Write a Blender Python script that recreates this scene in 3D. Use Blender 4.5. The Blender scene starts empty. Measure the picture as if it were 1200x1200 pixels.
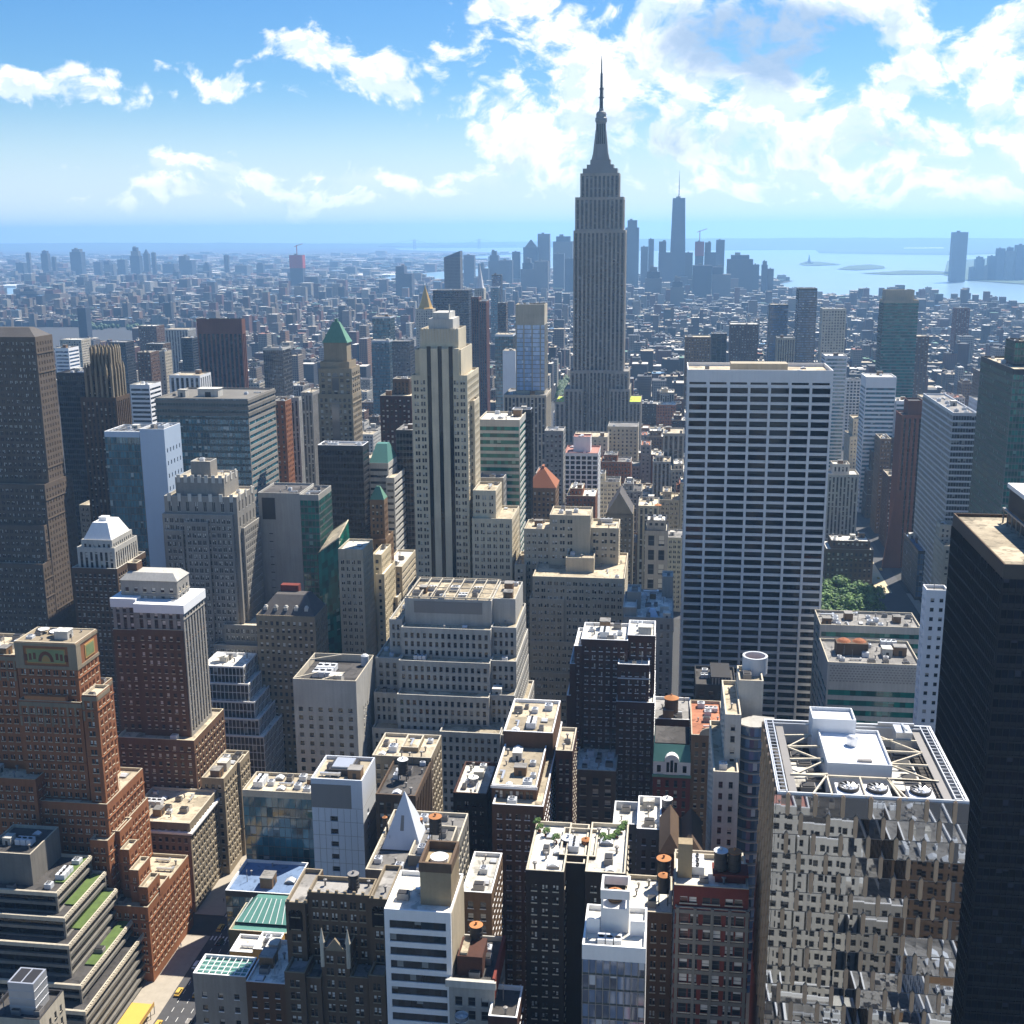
import bpy, math, random
from math import sin, cos, radians, pi, floor, sqrt
from mathutils import Vector, Matrix
random.seed(7)
S = bpy.context.scene
COL = S.collection

# ------------------------------------------------------------------ camera
FOC, EYE = 1400.0, 260.0
_yaw, _pit, _rol = radians(-7.53), radians(13.2), radians(0.43)
CF = Vector((sin(_yaw)*cos(_pit), cos(_yaw)*cos(_pit), -sin(_pit)))
_r = Vector((cos(_yaw), -sin(_yaw), 0)); _u = _r.cross(CF)
CR = _r*cos(_rol) - _u*sin(_rol); CU = _u*cos(_rol) + _r*sin(_rol)
cam = bpy.data.cameras.new('camera'); co = bpy.data.objects.new('camera', cam); COL.objects.link(co)
m = Matrix((CR, CU, -CF)).transposed().to_4x4(); m.translation = (0, 0, EYE)
co.matrix_world = m
cam.sensor_width = 36; cam.lens = FOC/1200*36; cam.clip_start = 1; cam.clip_end = 120000
S.camera = co

# ------------------------------------------------------------------ light
SUN_EL, SUN_AZ = radians(56), radians(36)      # azimuth measured from the avenue direction (+Y) towards the river (+X)
SKY_STRENGTH, SUN_STRENGTH = 0.056, 5.0
sd = Vector((sin(SUN_AZ)*cos(SUN_EL), cos(SUN_AZ)*cos(SUN_EL), sin(SUN_EL)))
sl = bpy.data.lights.new('sun', 'SUN'); sl.energy = SUN_STRENGTH; sl.angle = radians(0.5); sl.color = (1, .93, .82)
so = bpy.data.objects.new('sun', sl); COL.objects.link(so)
so.rotation_euler = (-sd).to_track_quat('-Z', 'Y').to_euler(); so.location = (0, -300, 3000)
S.view_settings.view_transform = 'Standard'; S.view_settings.look = 'None'
S.view_settings.exposure = 0.92; S.view_settings.gamma = 1
S.render.engine = 'CYCLES'
c = S.cycles
c.use_denoising = True; c.max_bounces = 6; c.diffuse_bounces = 2; c.glossy_bounces = 3; c.transmission_bounces = 2
c.volume_bounces = 2; c.caustics_reflective = False; c.caustics_refractive = False
c.sample_clamp_indirect = 6

def ray(u, v): return CF + CR*((u-600)/FOC) - CU*((v-600)/FOC)
def at(u, v, Y):
    d = ray(u, v); t = Y/d.y; return Vector((d.x*t, Y, EYE+d.z*t))
def at_x(u, v, X):
    d = ray(u, v); t = X/d.x; return Vector((X, d.y*t, EYE+d.z*t))
def at_z(u, v, Z):
    d = ray(u, v); t = (Z-EYE)/d.z; return Vector((d.x*t, d.y*t, Z))
def proj(x, y, z):
    q = Vector((x, y, z-EYE)); w = q.dot(CF)
    return 600+FOC*q.dot(CR)/w, 600-FOC*q.dot(CU)/w

# ------------------------------------------------------------------ node helper
class NT:
    def __init__(s, tree): s.t = tree; tree.nodes.clear()
    def n(s, typ, ins=None, **kw):
        nd = s.t.nodes.new(typ)
        for k, v in kw.items(): setattr(nd, k, v)
        for k, v in (ins or {}).items():
            sk = nd.inputs[k]
            if hasattr(v, 'links') or isinstance(v, bpy.types.NodeSocket): s.t.links.new(v, sk)
            else: sk.default_value = v
        return nd
    def m(s, op, a, b=0.0, cl=False):
        nd = s.t.nodes.new('ShaderNodeMath'); nd.operation = op; nd.use_clamp = cl
        for i, v in enumerate((a, b)):
            if isinstance(v, bpy.types.NodeSocket): s.t.links.new(v, nd.inputs[i])
            else: nd.inputs[i].default_value = v
        return nd.outputs[0]
    def mix(s, f, a, b, blend='MIX'):
        nd = s.t.nodes.new('ShaderNodeMix'); nd.data_type = 'RGBA'; nd.blend_type = blend
        for sk, v in ((nd.inputs[0], f), (nd.inputs[6], a), (nd.inputs[7], b)):
            if isinstance(v, bpy.types.NodeSocket): s.t.links.new(v, sk)
            else: sk.default_value = v if not isinstance(v, tuple) or len(v) == 4 else (*v, 1)
        return nd.outputs[2]
    def ramp(s, f, stops):
        nd = s.t.nodes.new('ShaderNodeValToRGB'); s.t.links.new(f, nd.inputs[0])
        e = nd.color_ramp.elements
        while len(e) < len(stops): e.new(.5)
        for el, (p, col) in zip(e, stops): el.position = p; el.color = (*col, 1) if len(col) == 3 else col
        return nd.outputs[0]
    def smooth(s, v, a, b):
        nd = s.t.nodes.new('ShaderNodeMapRange'); nd.interpolation_type = 'SMOOTHSTEP'
        s.t.links.new(v, nd.inputs[0]); nd.inputs[1].default_value = a; nd.inputs[2].default_value = b
        return nd.outputs[0]

# ------------------------------------------------------------------ world: sky with clouds, laid out by compass direction
W = bpy.data.worlds.new('World'); S.world = W; W.use_nodes = True
N = NT(W.node_tree)
sky = N.n('ShaderNodeTexSky', sky_type='NISHITA', sun_disc=False, sun_elevation=SUN_EL, sun_rotation=SUN_AZ,
          altitude=50, air_density=1.0, dust_density=0.3, ozone_density=2.0)
tc = N.n('ShaderNodeTexCoord')
sx = N.n('ShaderNodeSeparateXYZ', {0: tc.outputs['Generated']})
yy = N.m('MAXIMUM', sx.outputs[1], .02)
gx, gz = N.m('DIVIDE', sx.outputs[0], yy), N.m('DIVIDE', sx.outputs[2], yy)
gv = N.n('ShaderNodeCombineXYZ', {0: gx, 1: N.m('MULTIPLY', gz, 1.35), 2: 0.0}).outputs[0]
warp = N.n('ShaderNodeTexNoise', {'Vector': gv, 'Scale': 9.0, 'Detail': 3.0})
gw = N.n('ShaderNodeVectorMath', {0: gv, 1: N.n('ShaderNodeVectorMath', {0: warp.outputs['Color'], 1: (-.5, -.5, -.5)}, operation='ADD').outputs[0]}, operation='ADD')
sc_ = N.n('ShaderNodeVectorMath', {0: N.n('ShaderNodeVectorMath', {0: warp.outputs['Color'], 1: (-.5, -.5, -.5)}, operation='ADD').outputs[0], 'Scale': .07}, operation='SCALE')
gw = N.n('ShaderNodeVectorMath', {0: gv, 1: sc_.outputs[0]}, operation='ADD').outputs[0]
fbm = N.n('ShaderNodeTexNoise', {'Vector': gw, 'Scale': 20.0, 'Detail': 9.0, 'Roughness': .58}).outputs[0]
fine = N.n('ShaderNodeTexNoise', {'Vector': gw, 'Scale': 60.0, 'Detail': 5.0, 'Roughness': .6}).outputs[0]
wsep = N.n('ShaderNodeSeparateXYZ', {0: gw})
# each bank: centre, half widths, tilt, strength (all as compass directions)
BANKS = [(15, 95, 42, 22, 0, .9), (118, 103, 84, 24, 6, 1.15), (238, 84, 36, 15, 20, .78), (283, 90, 22, 22, 40, .76), (188, 77, 14, 18, 50, .5),
 (380, 66, 52, 30, 32, .9), (432, 106, 54, 27, 20, .9), (350, 112, 28, 14, 20, .5), (458, 80, 14, 18, 0, .45), (515, 122, 40, 16, 25, .55),
 (517, 48, 15, 24, 0, .75), (580, 30, 42, 50, 20, .95), (590, 128, 46, 22, -10, .6), (575, 160, 20, 16, 0, .4),
 (655, 60, 80, 70, 0, .8), (740, 70, 130, 75, 15, .9), (800, 30, 150, 70, 0, 1.0), (890, 60, 140, 70, 8, 1.25), (970, 50, 75, 60, 20, 1.0), (900, 12, 120, 40, 0, 1.2),
 (700, 130, 140, 45, 0, .78), (790, 110, 130, 42, 12, .85), (680, 170, 60, 30, 0, .6), (830, 180, 70, 30, 10, .8), (930, 140, 90, 30, 8, .7),
 (960, 165, 120, 44, -6, .85), (1080, 150, 120, 44, -12, .95), (1170, 110, 110, 70, -20, 1.0), (1130, 190, 150, 40, 0, .85), (960, 215, 130, 26, 0, .7),
 (1076, 55, 28, 13, 5, .85), (1060, 119, 26, 10, 5, .75), (1195, 18, 28, 26, 0, .8),
 (190, 208, 62, 24, -6, 1.15), (270, 214, 90, 24, 4, 1.1), (215, 200, 44, 20, 0, .9), (340, 212, 54, 20, 0, .95), (410, 214, 64, 20, 3, 1.05), (140, 226, 60, 14, 0, .85), (530, 218, 60, 14, 0, .85), (584, 209, 30, 13, 10, .75), (760, 215, 60, 16, 0, .5), (860, 222, 60, 14, 0, .55)]
acc = None
for (u, v, ru, rv, tilt, amp) in BANKS:
    a = at(u, v, 1.0); gx0, gz0 = a.x, (a.z-EYE)
    s_ = 1/1310
    ca, sa = cos(radians(tilt)), sin(radians(tilt))
    dx = N.m('SUBTRACT', wsep.outputs[0], gx0); dz = N.m('SUBTRACT', wsep.outputs[1], gz0*1.35)
    p = N.m('MULTIPLY', N.m('SUBTRACT', N.m('MULTIPLY', dx, ca), N.m('MULTIPLY', dz, sa/1.2)), 1/(ru*s_))
    q = N.m('MULTIPLY', N.m('ADD', N.m('MULTIPLY', dx, sa), N.m('MULTIPLY', dz, ca)), 1/(rv*s_*1.35))
    r2 = N.m('ADD', N.m('MULTIPLY', p, p), N.m('MULTIPLY', q, q))
    g = N.m('MULTIPLY', N.m('POWER', 2.718, N.m('MULTIPLY', r2, -1.0)), amp)
    acc = g if acc is None else N.m('ADD', acc, N.m('MULTIPLY', g, N.m('SUBTRACT', 1.0, N.m('MULTIPLY', acc, .45))))
front = N.m('GREATER_THAN', sx.outputs[1], .03)
# unseen clouds behind the camera, added for fill light and reflections
dom = N.n('ShaderNodeTexNoise', {'Vector': tc.outputs['Generated'], 'Scale': 3.2, 'Detail': 6.0}).outputs[0]
rear = N.m('SUBTRACT', 1.0, front)
acc = N.m('ADD', N.m('MULTIPLY', acc, front), N.m('MULTIPLY', rear, N.m('MULTIPLY', N.m('SUBTRACT', dom, .50), 6.0, True)))
up_v = N.n('ShaderNodeVectorMath', {0: gw, 1: (.004, .016, 0)}, operation='ADD').outputs[0]
fbm_up = N.n('ShaderNodeTexNoise', {'Vector': up_v, 'Scale': 20.0, 'Detail': 9.0, 'Roughness': .58}).outputs[0]
broad = N.n('ShaderNodeTexNoise', {'Vector': gw, 'Scale': 8.5, 'Detail': 3.0}).outputs[0]
den = N.m('ADD', N.m('SUBTRACT', N.m('MINIMUM', acc, .92), .60), N.m('ADD', N.m('MULTIPLY', N.m('SUBTRACT', fbm, .5), 2.7), N.m('ADD', N.m('MULTIPLY', N.m('SUBTRACT', broad, .5), 1.7), N.m('MULTIPLY', N.m('SUBTRACT', fine, .5), .9))))
mask = N.smooth(den, -.06, .40)
under = N.smooth(N.m('ADD', N.m('SUBTRACT', fbm_up, fbm), N.m('MULTIPLY', den, .06)), -.02, .075)
core = None
for (u, v, ru, rv, amp) in ((885, 42, 95, 38, 1.0), (965, 52, 40, 22, .55), (1030, 170, 60, 16, .35), (760, 150, 70, 20, .3), (830, 175, 70, 18, .3), (270, 228, 130, 8, .3)):
    a = at(u, v, 1.0); s_ = 1/1310
    p = N.m('MULTIPLY', N.m('SUBTRACT', wsep.outputs[0], a.x), 1/(ru*s_)); q = N.m('MULTIPLY', N.m('SUBTRACT', wsep.outputs[1], (a.z-EYE)*1.35), 1/(rv*s_*1.35))
    g = N.m('MULTIPLY', N.m('POWER', 2.718, N.m('MULTIPLY', N.m('ADD', N.m('MULTIPLY', p, p), N.m('MULTIPLY', q, q)), -1.0)), amp)
    core = g if core is None else N.m('ADD', core, g)
core = N.m('MULTIPLY', N.smooth(N.m('ADD', core, N.m('MULTIPLY', N.m('SUBTRACT', fbm, .5), 1.6)), .05, .7), front)
cl_col = N.mix(N.m('MULTIPLY', under, .75), (1.0, 1.0, 1.0), (.52, .65, .80))
cl_col = N.mix(N.m('MULTIPLY', core, .9), cl_col, (.27, .40, .58))
haze_hi = N.smooth(sx.outputs[2], .15, .0)
mask = N.m('MULTIPLY', mask, N.m('SUBTRACT', 1.0, N.m('MULTIPLY', haze_hi, .12)))
hs = N.n('ShaderNodeHueSaturation', {'Saturation': 1.35, 'Color': sky.outputs[0]}).outputs[0]
skc = N.mix(1.0, hs, (.80, 1.02, 1.22), 'MULTIPLY')
bg1 = N.n('ShaderNodeBackground', {'Color': skc, 'Strength': SKY_STRENGTH})
bg2 = N.n('ShaderNodeBackground', {'Color': cl_col, 'Strength': N.m('SUBTRACT', .74, N.m('MULTIPLY', rear, .40))})  # the added rear clouds are dimmed to lower their fill light
bg3 = N.n('ShaderNodeBackground', {'Color': (.86, .955, 1.0, 1), 'Strength': .60})
low = N.n('ShaderNodeMixShader', {0: N.m('MULTIPLY', N.smooth(sx.outputs[2], .12, -.015), .92), 1: bg1.outputs[0], 2: bg3.outputs[0]})
mx = N.n('ShaderNodeMixShader', {0: mask, 1: low.outputs[0], 2: bg2.outputs[0]})
N.n('ShaderNodeOutputWorld', {0: mx.outputs[0]})

# ------------------------------------------------------------------ materials
MATS = {}
def newmat(name):
    mt = bpy.data.materials.new(name); mt.use_nodes = True; MATS[name] = mt
    return mt, NT(mt.node_tree)
def wall_mat(name, rgb, var=.42, rough=.85, brick=False, spec=.3):
    """masonry or concrete: broad soiling, rain streaks and a fine grain"""
    if name.startswith(('beige', 'grey', 'conc', 'esb', 'tan')): rgb = (rgb[0]*.98, rgb[1]*.97, rgb[2]*.93)
    elif not name.startswith(('white', 'metal_pale', 'tile', 'lime', 'panel')): rgb = (rgb[0]*.78, rgb[1]*.71, rgb[2]*.64)
    mt, n = newmat(name)
    pos = n.n('ShaderNodeNewGeometry').outputs['Position']
    big = n.n('ShaderNodeTexNoise', {'Vector': pos, 'Scale': .07, 'Detail': 5.0, 'Roughness': .6}).outputs[0]
    st = n.n('ShaderNodeMapping', {0: pos, 'Scale': (1.1, 1.1, .07)}).outputs[0]
    streak = n.n('ShaderNodeTexNoise', {'Vector': st, 'Scale': 1.0, 'Detail': 4.0}).outputs[0]
    fine_ = n.n('ShaderNodeTexNoise', {'Vector': pos, 'Scale': 2.2 if brick else 1.3, 'Detail': 3.0}).outputs[0]
    k = n.m('ADD', n.m('MULTIPLY', n.m('SUBTRACT', big, .5), 1.6), n.m('ADD', n.m('MULTIPLY', n.m('SUBTRACT', streak, .5), 1.1), n.m('MULTIPLY', n.m('SUBTRACT', fine_, .5), .9 if brick else .5)))
    k = n.m('ADD', n.m('MULTIPLY', k, var), 1.0)
    oi = n.n('ShaderNodeObjectInfo').outputs['Random']
    k = n.m('MULTIPLY', k, n.m('ADD', n.m('MULTIPLY', oi, .24), .88))
    colr = n.n('ShaderNodeVectorMath', {0: rgb, 'Scale': k}, operation='SCALE').outputs[0]
    b = n.n('ShaderNodeBsdfPrincipled', {'Base Color': colr, 'Roughness': rough, 'Specular IOR Level': spec})
    n.n('ShaderNodeOutputMaterial', {0: b.outputs[0]})
    return mt
def plain_mat(name, rgb, rough=.6, metal=0.0, var=.0):
    mt, n = newmat(name)
    col_ = (*rgb, 1)
    if var:
        pos = n.n('ShaderNodeNewGeometry').outputs['Position']
        nz = n.n('ShaderNodeTexNoise', {'Vector': pos, 'Scale': .35, 'Detail': 6.0, 'Roughness': .65}).outputs[0]
        k = n.m('ADD', n.m('MULTIPLY', n.m('SUBTRACT', nz, .5), var*2), 1.0)
        col_ = n.n('ShaderNodeVectorMath', {0: rgb, 'Scale': k}, operation='SCALE').outputs[0]
    b = n.n('ShaderNodeBsdfPrincipled', {'Base Color': col_, 'Roughness': rough, 'Metallic': metal})
    n.n('ShaderNodeOutputMaterial', {0: b.outputs[0]})
    return mt
def pane_mat(name, rgb, blind=.45, bcol=(.46, .44, .39), frame=(.10, .10, .10), jit=.035, rough=.06, sash=True, spec=.5, metal=0.0, vary=1.2):
    """a window pane: dark glass, some with blinds drawn to different heights, a meeting rail and a frame"""
    mt, n = newmat(name)
    g = n.n('ShaderNodeNewGeometry'); oi = n.n('ShaderNodeObjectInfo')
    r = n.m('ADD', n.m('MULTIPLY', g.outputs['Random Per Island'], 971.3), n.m('MULTIPLY', oi.outputs['Random'], 1733.7))
    wn = n.n('ShaderNodeTexWhiteNoise', {'W': r}, noise_dimensions='1D')
    cs = n.n('ShaderNodeSeparateColor', {0: wn.outputs['Color']})
    uv = n.n('ShaderNodeSeparateXYZ', {0: n.n('ShaderNodeUVMap').outputs[0]})
    drawn = n.m('MULTIPLY', n.m('LESS_THAN', wn.outputs['Value'], blind),
                n.m('GREATER_THAN', uv.outputs[1], n.m('SUBTRACT', 1.0, n.m('ADD', n.m('MULTIPLY', cs.outputs[1], .85), .1))))
    dk = n.n('ShaderNodeVectorMath', {0: rgb, 'Scale': n.m('ADD', n.m('MULTIPLY', cs.outputs[0], vary), 1-vary/2)}, operation='SCALE').outputs[0]
    colr = n.mix(drawn, dk, bcol)
    rg = n.m('ADD', n.m('MULTIPLY', drawn, .25), rough)
    if sash:
        e = n.m('GREATER_THAN', n.m('ABSOLUTE', n.m('SUBTRACT', uv.outputs[0], .5)), .44)
        f2 = n.m('LESS_THAN', n.m('ABSOLUTE', n.m('SUBTRACT', uv.outputs[1], .5)), .035)
        fr = n.m('MAXIMUM', e, f2)
        colr = n.mix(fr, colr, frame)
    jt = n.n('ShaderNodeVectorMath', {0: n.n('ShaderNodeVectorMath', {0: wn.outputs['Color'], 1: (-.5, -.5, -.5)}, operation='ADD').outputs[0], 'Scale': jit}, operation='SCALE').outputs[0]
    nm = n.n('ShaderNodeVectorMath', {0: n.n('ShaderNodeVectorMath', {0: g.outputs['Normal'], 1: jt}, operation='ADD').outputs[0]}, operation='NORMALIZE').outputs[0]
    b = n.n('ShaderNodeBsdfPrincipled', {'Base Color': colr, 'Roughness': rg, 'Normal': nm, 'Specular IOR Level': spec, 'Metallic': metal})
    n.n('ShaderNodeOutputMaterial', {0: b.outputs[0]})
    return mt
def roof_mat(name, rgb, var=.35):
    """flat roof: ponding stains, patches of newer felt and seams"""
    mt, n = newmat(name)
    pos = n.n('ShaderNodeNewGeometry').outputs['Position']
    a = n.n('ShaderNodeTexNoise', {'Vector': pos, 'Scale': .16, 'Detail': 7.0, 'Roughness': .65, 'Distortion': .6}).outputs[0]
    vo = n.n('ShaderNodeTexVoronoi', {'Vector': pos, 'Scale': .11}, feature='F1', distance='CHEBYCHEV').outputs['Color']
    vs = n.n('ShaderNodeSeparateColor', {0: vo}).outputs[0]
    k = n.m('ADD', 1.0, n.m('ADD', n.m('MULTIPLY', n.m('SUBTRACT', a, .5), var*2.6), n.m('MULTIPLY', n.m('SUBTRACT', vs, .5), var*1.5)))
    oi = n.n('ShaderNodeObjectInfo').outputs['Random']
    pond = n.n('ShaderNodeTexNoise', {'Vector': pos, 'Scale': .33, 'Detail': 4.0, 'Distortion': 1.2}).outputs[0]
    grit = n.n('ShaderNodeTexNoise', {'Vector': pos, 'Scale': 1.8, 'Detail': 3.0}).outputs[0]
    k = n.m('MULTIPLY', k, n.m('SUBTRACT', 1.0, n.m('MULTIPLY', n.smooth(pond, .54, .66), .42)))
    k = n.m('MULTIPLY', k, n.m('ADD', .8, n.m('MULTIPLY', grit, .4)))
    k = n.m('MULTIPLY', k, n.m('ADD', n.m('MULTIPLY', oi, .4), .8))
    colr = n.n('ShaderNodeVectorMath', {0: rgb, 'Scale': n.m('MAXIMUM', k, .15)}, operation='SCALE').outputs[0]
    b = n.n('ShaderNodeBsdfPrincipled', {'Base Color': colr, 'Roughness': .9, 'Specular IOR Level': .25})
    n.n('ShaderNodeOutputMaterial', {0: b.outputs[0]})
    return mt
def city_mat(name, walls, roofs=None):
    """far masonry: a colour per building and rows of small windows in the wall"""
    mt, n = newmat(name)
    g = n.n('ShaderNodeNewGeometry'); oi = n.n('ShaderNodeObjectInfo')
    r = n.m('FRACT', n.m('ADD', n.m('MULTIPLY', g.outputs['Random Per Island'], 37.7), oi.outputs['Random']))
    colr = n.ramp(r, walls)
    n.t.nodes[-1].color_ramp.interpolation = 'CONSTANT'
    p = n.n('ShaderNodeSeparateXYZ', {0: g.outputs['Position']})
    h = n.m('ADD', p.outputs[0], p.outputs[1])
    wx = n.m('GREATER_THAN', n.m('FRACT', n.m('DIVIDE', h, 3.1)), .5)
    wz = n.m('GREATER_THAN', n.m('FRACT', n.m('DIVIDE', p.outputs[2], 3.5)), .45)
    up = n.m('LESS_THAN', n.n('ShaderNodeSeparateXYZ', {0: g.outputs['Normal']}).outputs[2], .5)
    win = n.m('MULTIPLY', n.m('MULTIPLY', wx, wz), up)
    colr = n.mix(win, colr, (.03, .035, .045))
    b = n.n('ShaderNodeBsdfPrincipled', {'Base Color': colr, 'Roughness': .75, 'Specular IOR Level': .3})
    n.n('ShaderNodeOutputMaterial', {0: b.outputs[0]})
    return mt

for nm, rgb, kw in [
 ('limestone', (.57, .49, .345), {}), ('limestone_pale', (.50, .445, .345), {}), ('taupe_stone', (.165, .138, .112), {}), ('beige', (.45, .392, .298), {}), ('beige_dark', (.27, .215, .14), {}),
 ('grey_stone', (.27, .255, .235), {}), ('grey_pale', (.45, .435, .405), {}), ('concrete', (.36, .35, .33), {}), ('concrete_dark', (.17, .16, .145), {}),
 ('white_stone', (.74, .725, .70), dict(var=.15)), ('white_paint', (.78, .78, .77), dict(var=.08)),
 ('brick_orange', (.30, .132, .062), dict(brick=True)), ('brick_brown', (.155, .092, .056), dict(brick=True)), ('brick_tan', (.24, .165, .10), dict(brick=True)),
 ('brick_dark', (.095, .045, .034), dict(brick=True)), ('brick_red', (.19, .045, .035), dict(brick=True)), ('brick_black', (.034, .026, .023), dict(brick=True)),
 ('brown_stone', (.13, .094, .066), {}), ('tan_stone', (.25, .205, .145), {}), ('granite_red', (.20, .085, .055), {}),
 ('terracotta', (.42, .17, .085), dict(var=.2)), ('metal_grey', (.30, .31, .32), dict(var=.12, rough=.5)), ('metal_dark', (.045, .047, .052), dict(var=.2, rough=.5)),
 ('metal_pale', (.58, .60, .62), dict(var=.1, rough=.45)), ('copper_green', (.16, .37, .29), dict(var=.3)), ('copper_teal', (.09, .26, .25), dict(var=.2)),
 ('tile_white', (.60, .63, .67), dict(var=.1, rough=.35)), ('panel_blue', (.42, .50, .60), dict(var=.08, rough=.4)), ('slate', (.13, .13, .135), {}), ('wood', (.20, .125, .07), {}),
 ('wood_orange', (.50, .235, .10), dict(var=.25)), ('ochre', (.55, .36, .13), dict(var=.15)), ('spandrel', (.085, .08, .075), dict(var=.2, rough=.5)), ('spandrel_teal', (.07, .11, .12), dict(var=.1, rough=.3)),
 ('esb_stone', (.36, .315, .27), {}), ('esb_metal', (.060, .058, .060), dict(rough=.4)), ('gold', (.75, .50, .14), dict(var=.1, rough=.4)), ('pink', (.52, .29, .26), dict(var=.12)), ('red_paint', (.45, .06, .05), dict(var=.12)),
 ('kelly', (.10, .45, .22), dict(var=.12)), ('blue_paint', (.10, .22, .50), dict(var=.12)), ('olive', (.13, .125, .075), {})]:
    wall_mat(nm, rgb, **kw)
roof_mat('roof_white', (.60, .575, .51), .3); roof_mat('roof_tan', (.44, .375, .27), .42); roof_mat('roof_grey', (.23, .22, .205))
roof_mat('roof_dark', (.075, .07, .066)); roof_mat('roof_blue', (.13, .19, .30), .15); roof_mat('roof_red', (.36, .15, .085)); roof_mat('roof_green', (.10, .20, .04), .3)
pane_mat('pane', (.018, .02, .024)); pane_mat('pane_lit', (.025, .028, .03), blind=.6, bcol=(.62, .60, .55)); pane_mat('pane_dark', (.012, .013, .016), blind=.1, bcol=(.2, .2, .19))
pane_mat('pane_black', (.006, .007, .010), blind=.0, sash=False, jit=.02, spec=.28)
pane_mat('glass_teal', (.03, .11, .14), blind=.08, bcol=(.30, .36, .36), sash=False, jit=.05, spec=.9)
pane_mat('glass_green', (.004, .11, .085), blind=.06, bcol=(.13, .25, .21), sash=False, jit=.03, spec=.45)
pane_mat('glass_blue', (.06, .11, .19), blind=.06, bcol=(.4, .45, .5), sash=False, jit=.04, spec=1.0)
pane_mat('glass_pale', (.34, .46, .62), blind=.06, bcol=(.5, .6, .7), sash=False, jit=.015, spec=.8, vary=.3)
pane_mat('glass_smoke', (.025, .032, .038), blind=.12, bcol=(.22, .23, .22), sash=False, jit=.035, spec=.6)
pane_mat('glass_black', (.005, .006, .012), blind=.10, bcol=(.035, .04, .06), sash=False, jit=.05, spec=.05, rough=.15)
pane_mat('pane_grid', (.004, .005, .006), blind=.35, bcol=(.030, .034, .034), sash=False, jit=.02, spec=.28)
plain_mat('black_frame', (.007, .007, .010), .8)
plain_mat('mirror', (.36, .385, .42), .02, 1.0)
plain_mat('gold_fin', (.40, .275, .17), .5, 0.0, .15)
plain_mat('steel', (.62, .63, .64), .35, .6, .1); plain_mat('white_gloss', (.85, .85, .86), .4, 0, .08); plain_mat('black_gloss', (.012, .012, .015), .35)
plain_mat('rubber', (.02, .02, .02), .8); plain_mat('lamp_white', (.9, .9, .85), .3); plain_mat('lamp_red', (.5, .02, .02), .3)
plain_mat('yellow_paint', (.62, .40, .08), .5, 0, .1); plain_mat('asphalt', (.060, .060, .064), .85, 0, .3); plain_mat('pavement', (.36, .32, .26), .9, 0, .25)
plain_mat('marking', (.75, .75, .72), .7); plain_mat('gravel_path', (.55, .46, .30), .9, 0, .2); plain_mat('skin', (.45, .27, .19), .6)
plain_mat('leaf', (.07, .15, .02), .7, 0, .5); plain_mat('leaf_light', (.12, .22, .035), .7, 0, .5); plain_mat('leaf_dark', (.035, .08, .018), .7, 0, .5); plain_mat('bark', (.08, .06, .045), .9, 0, .3); plain_mat('lime_green', (.42, .50, .03), .8, 0, .15)
plain_mat('lawn', (.085, .135, .03), .9, 0, .55); plain_mat('skylight_glass', (.11, .25, .21), .15, 0, .2)
plain_mat('far_green', (.05, .085, .04), .9, 0, .5); plain_mat('sand', (.52, .47, .38), .9, 0, .3)

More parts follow.
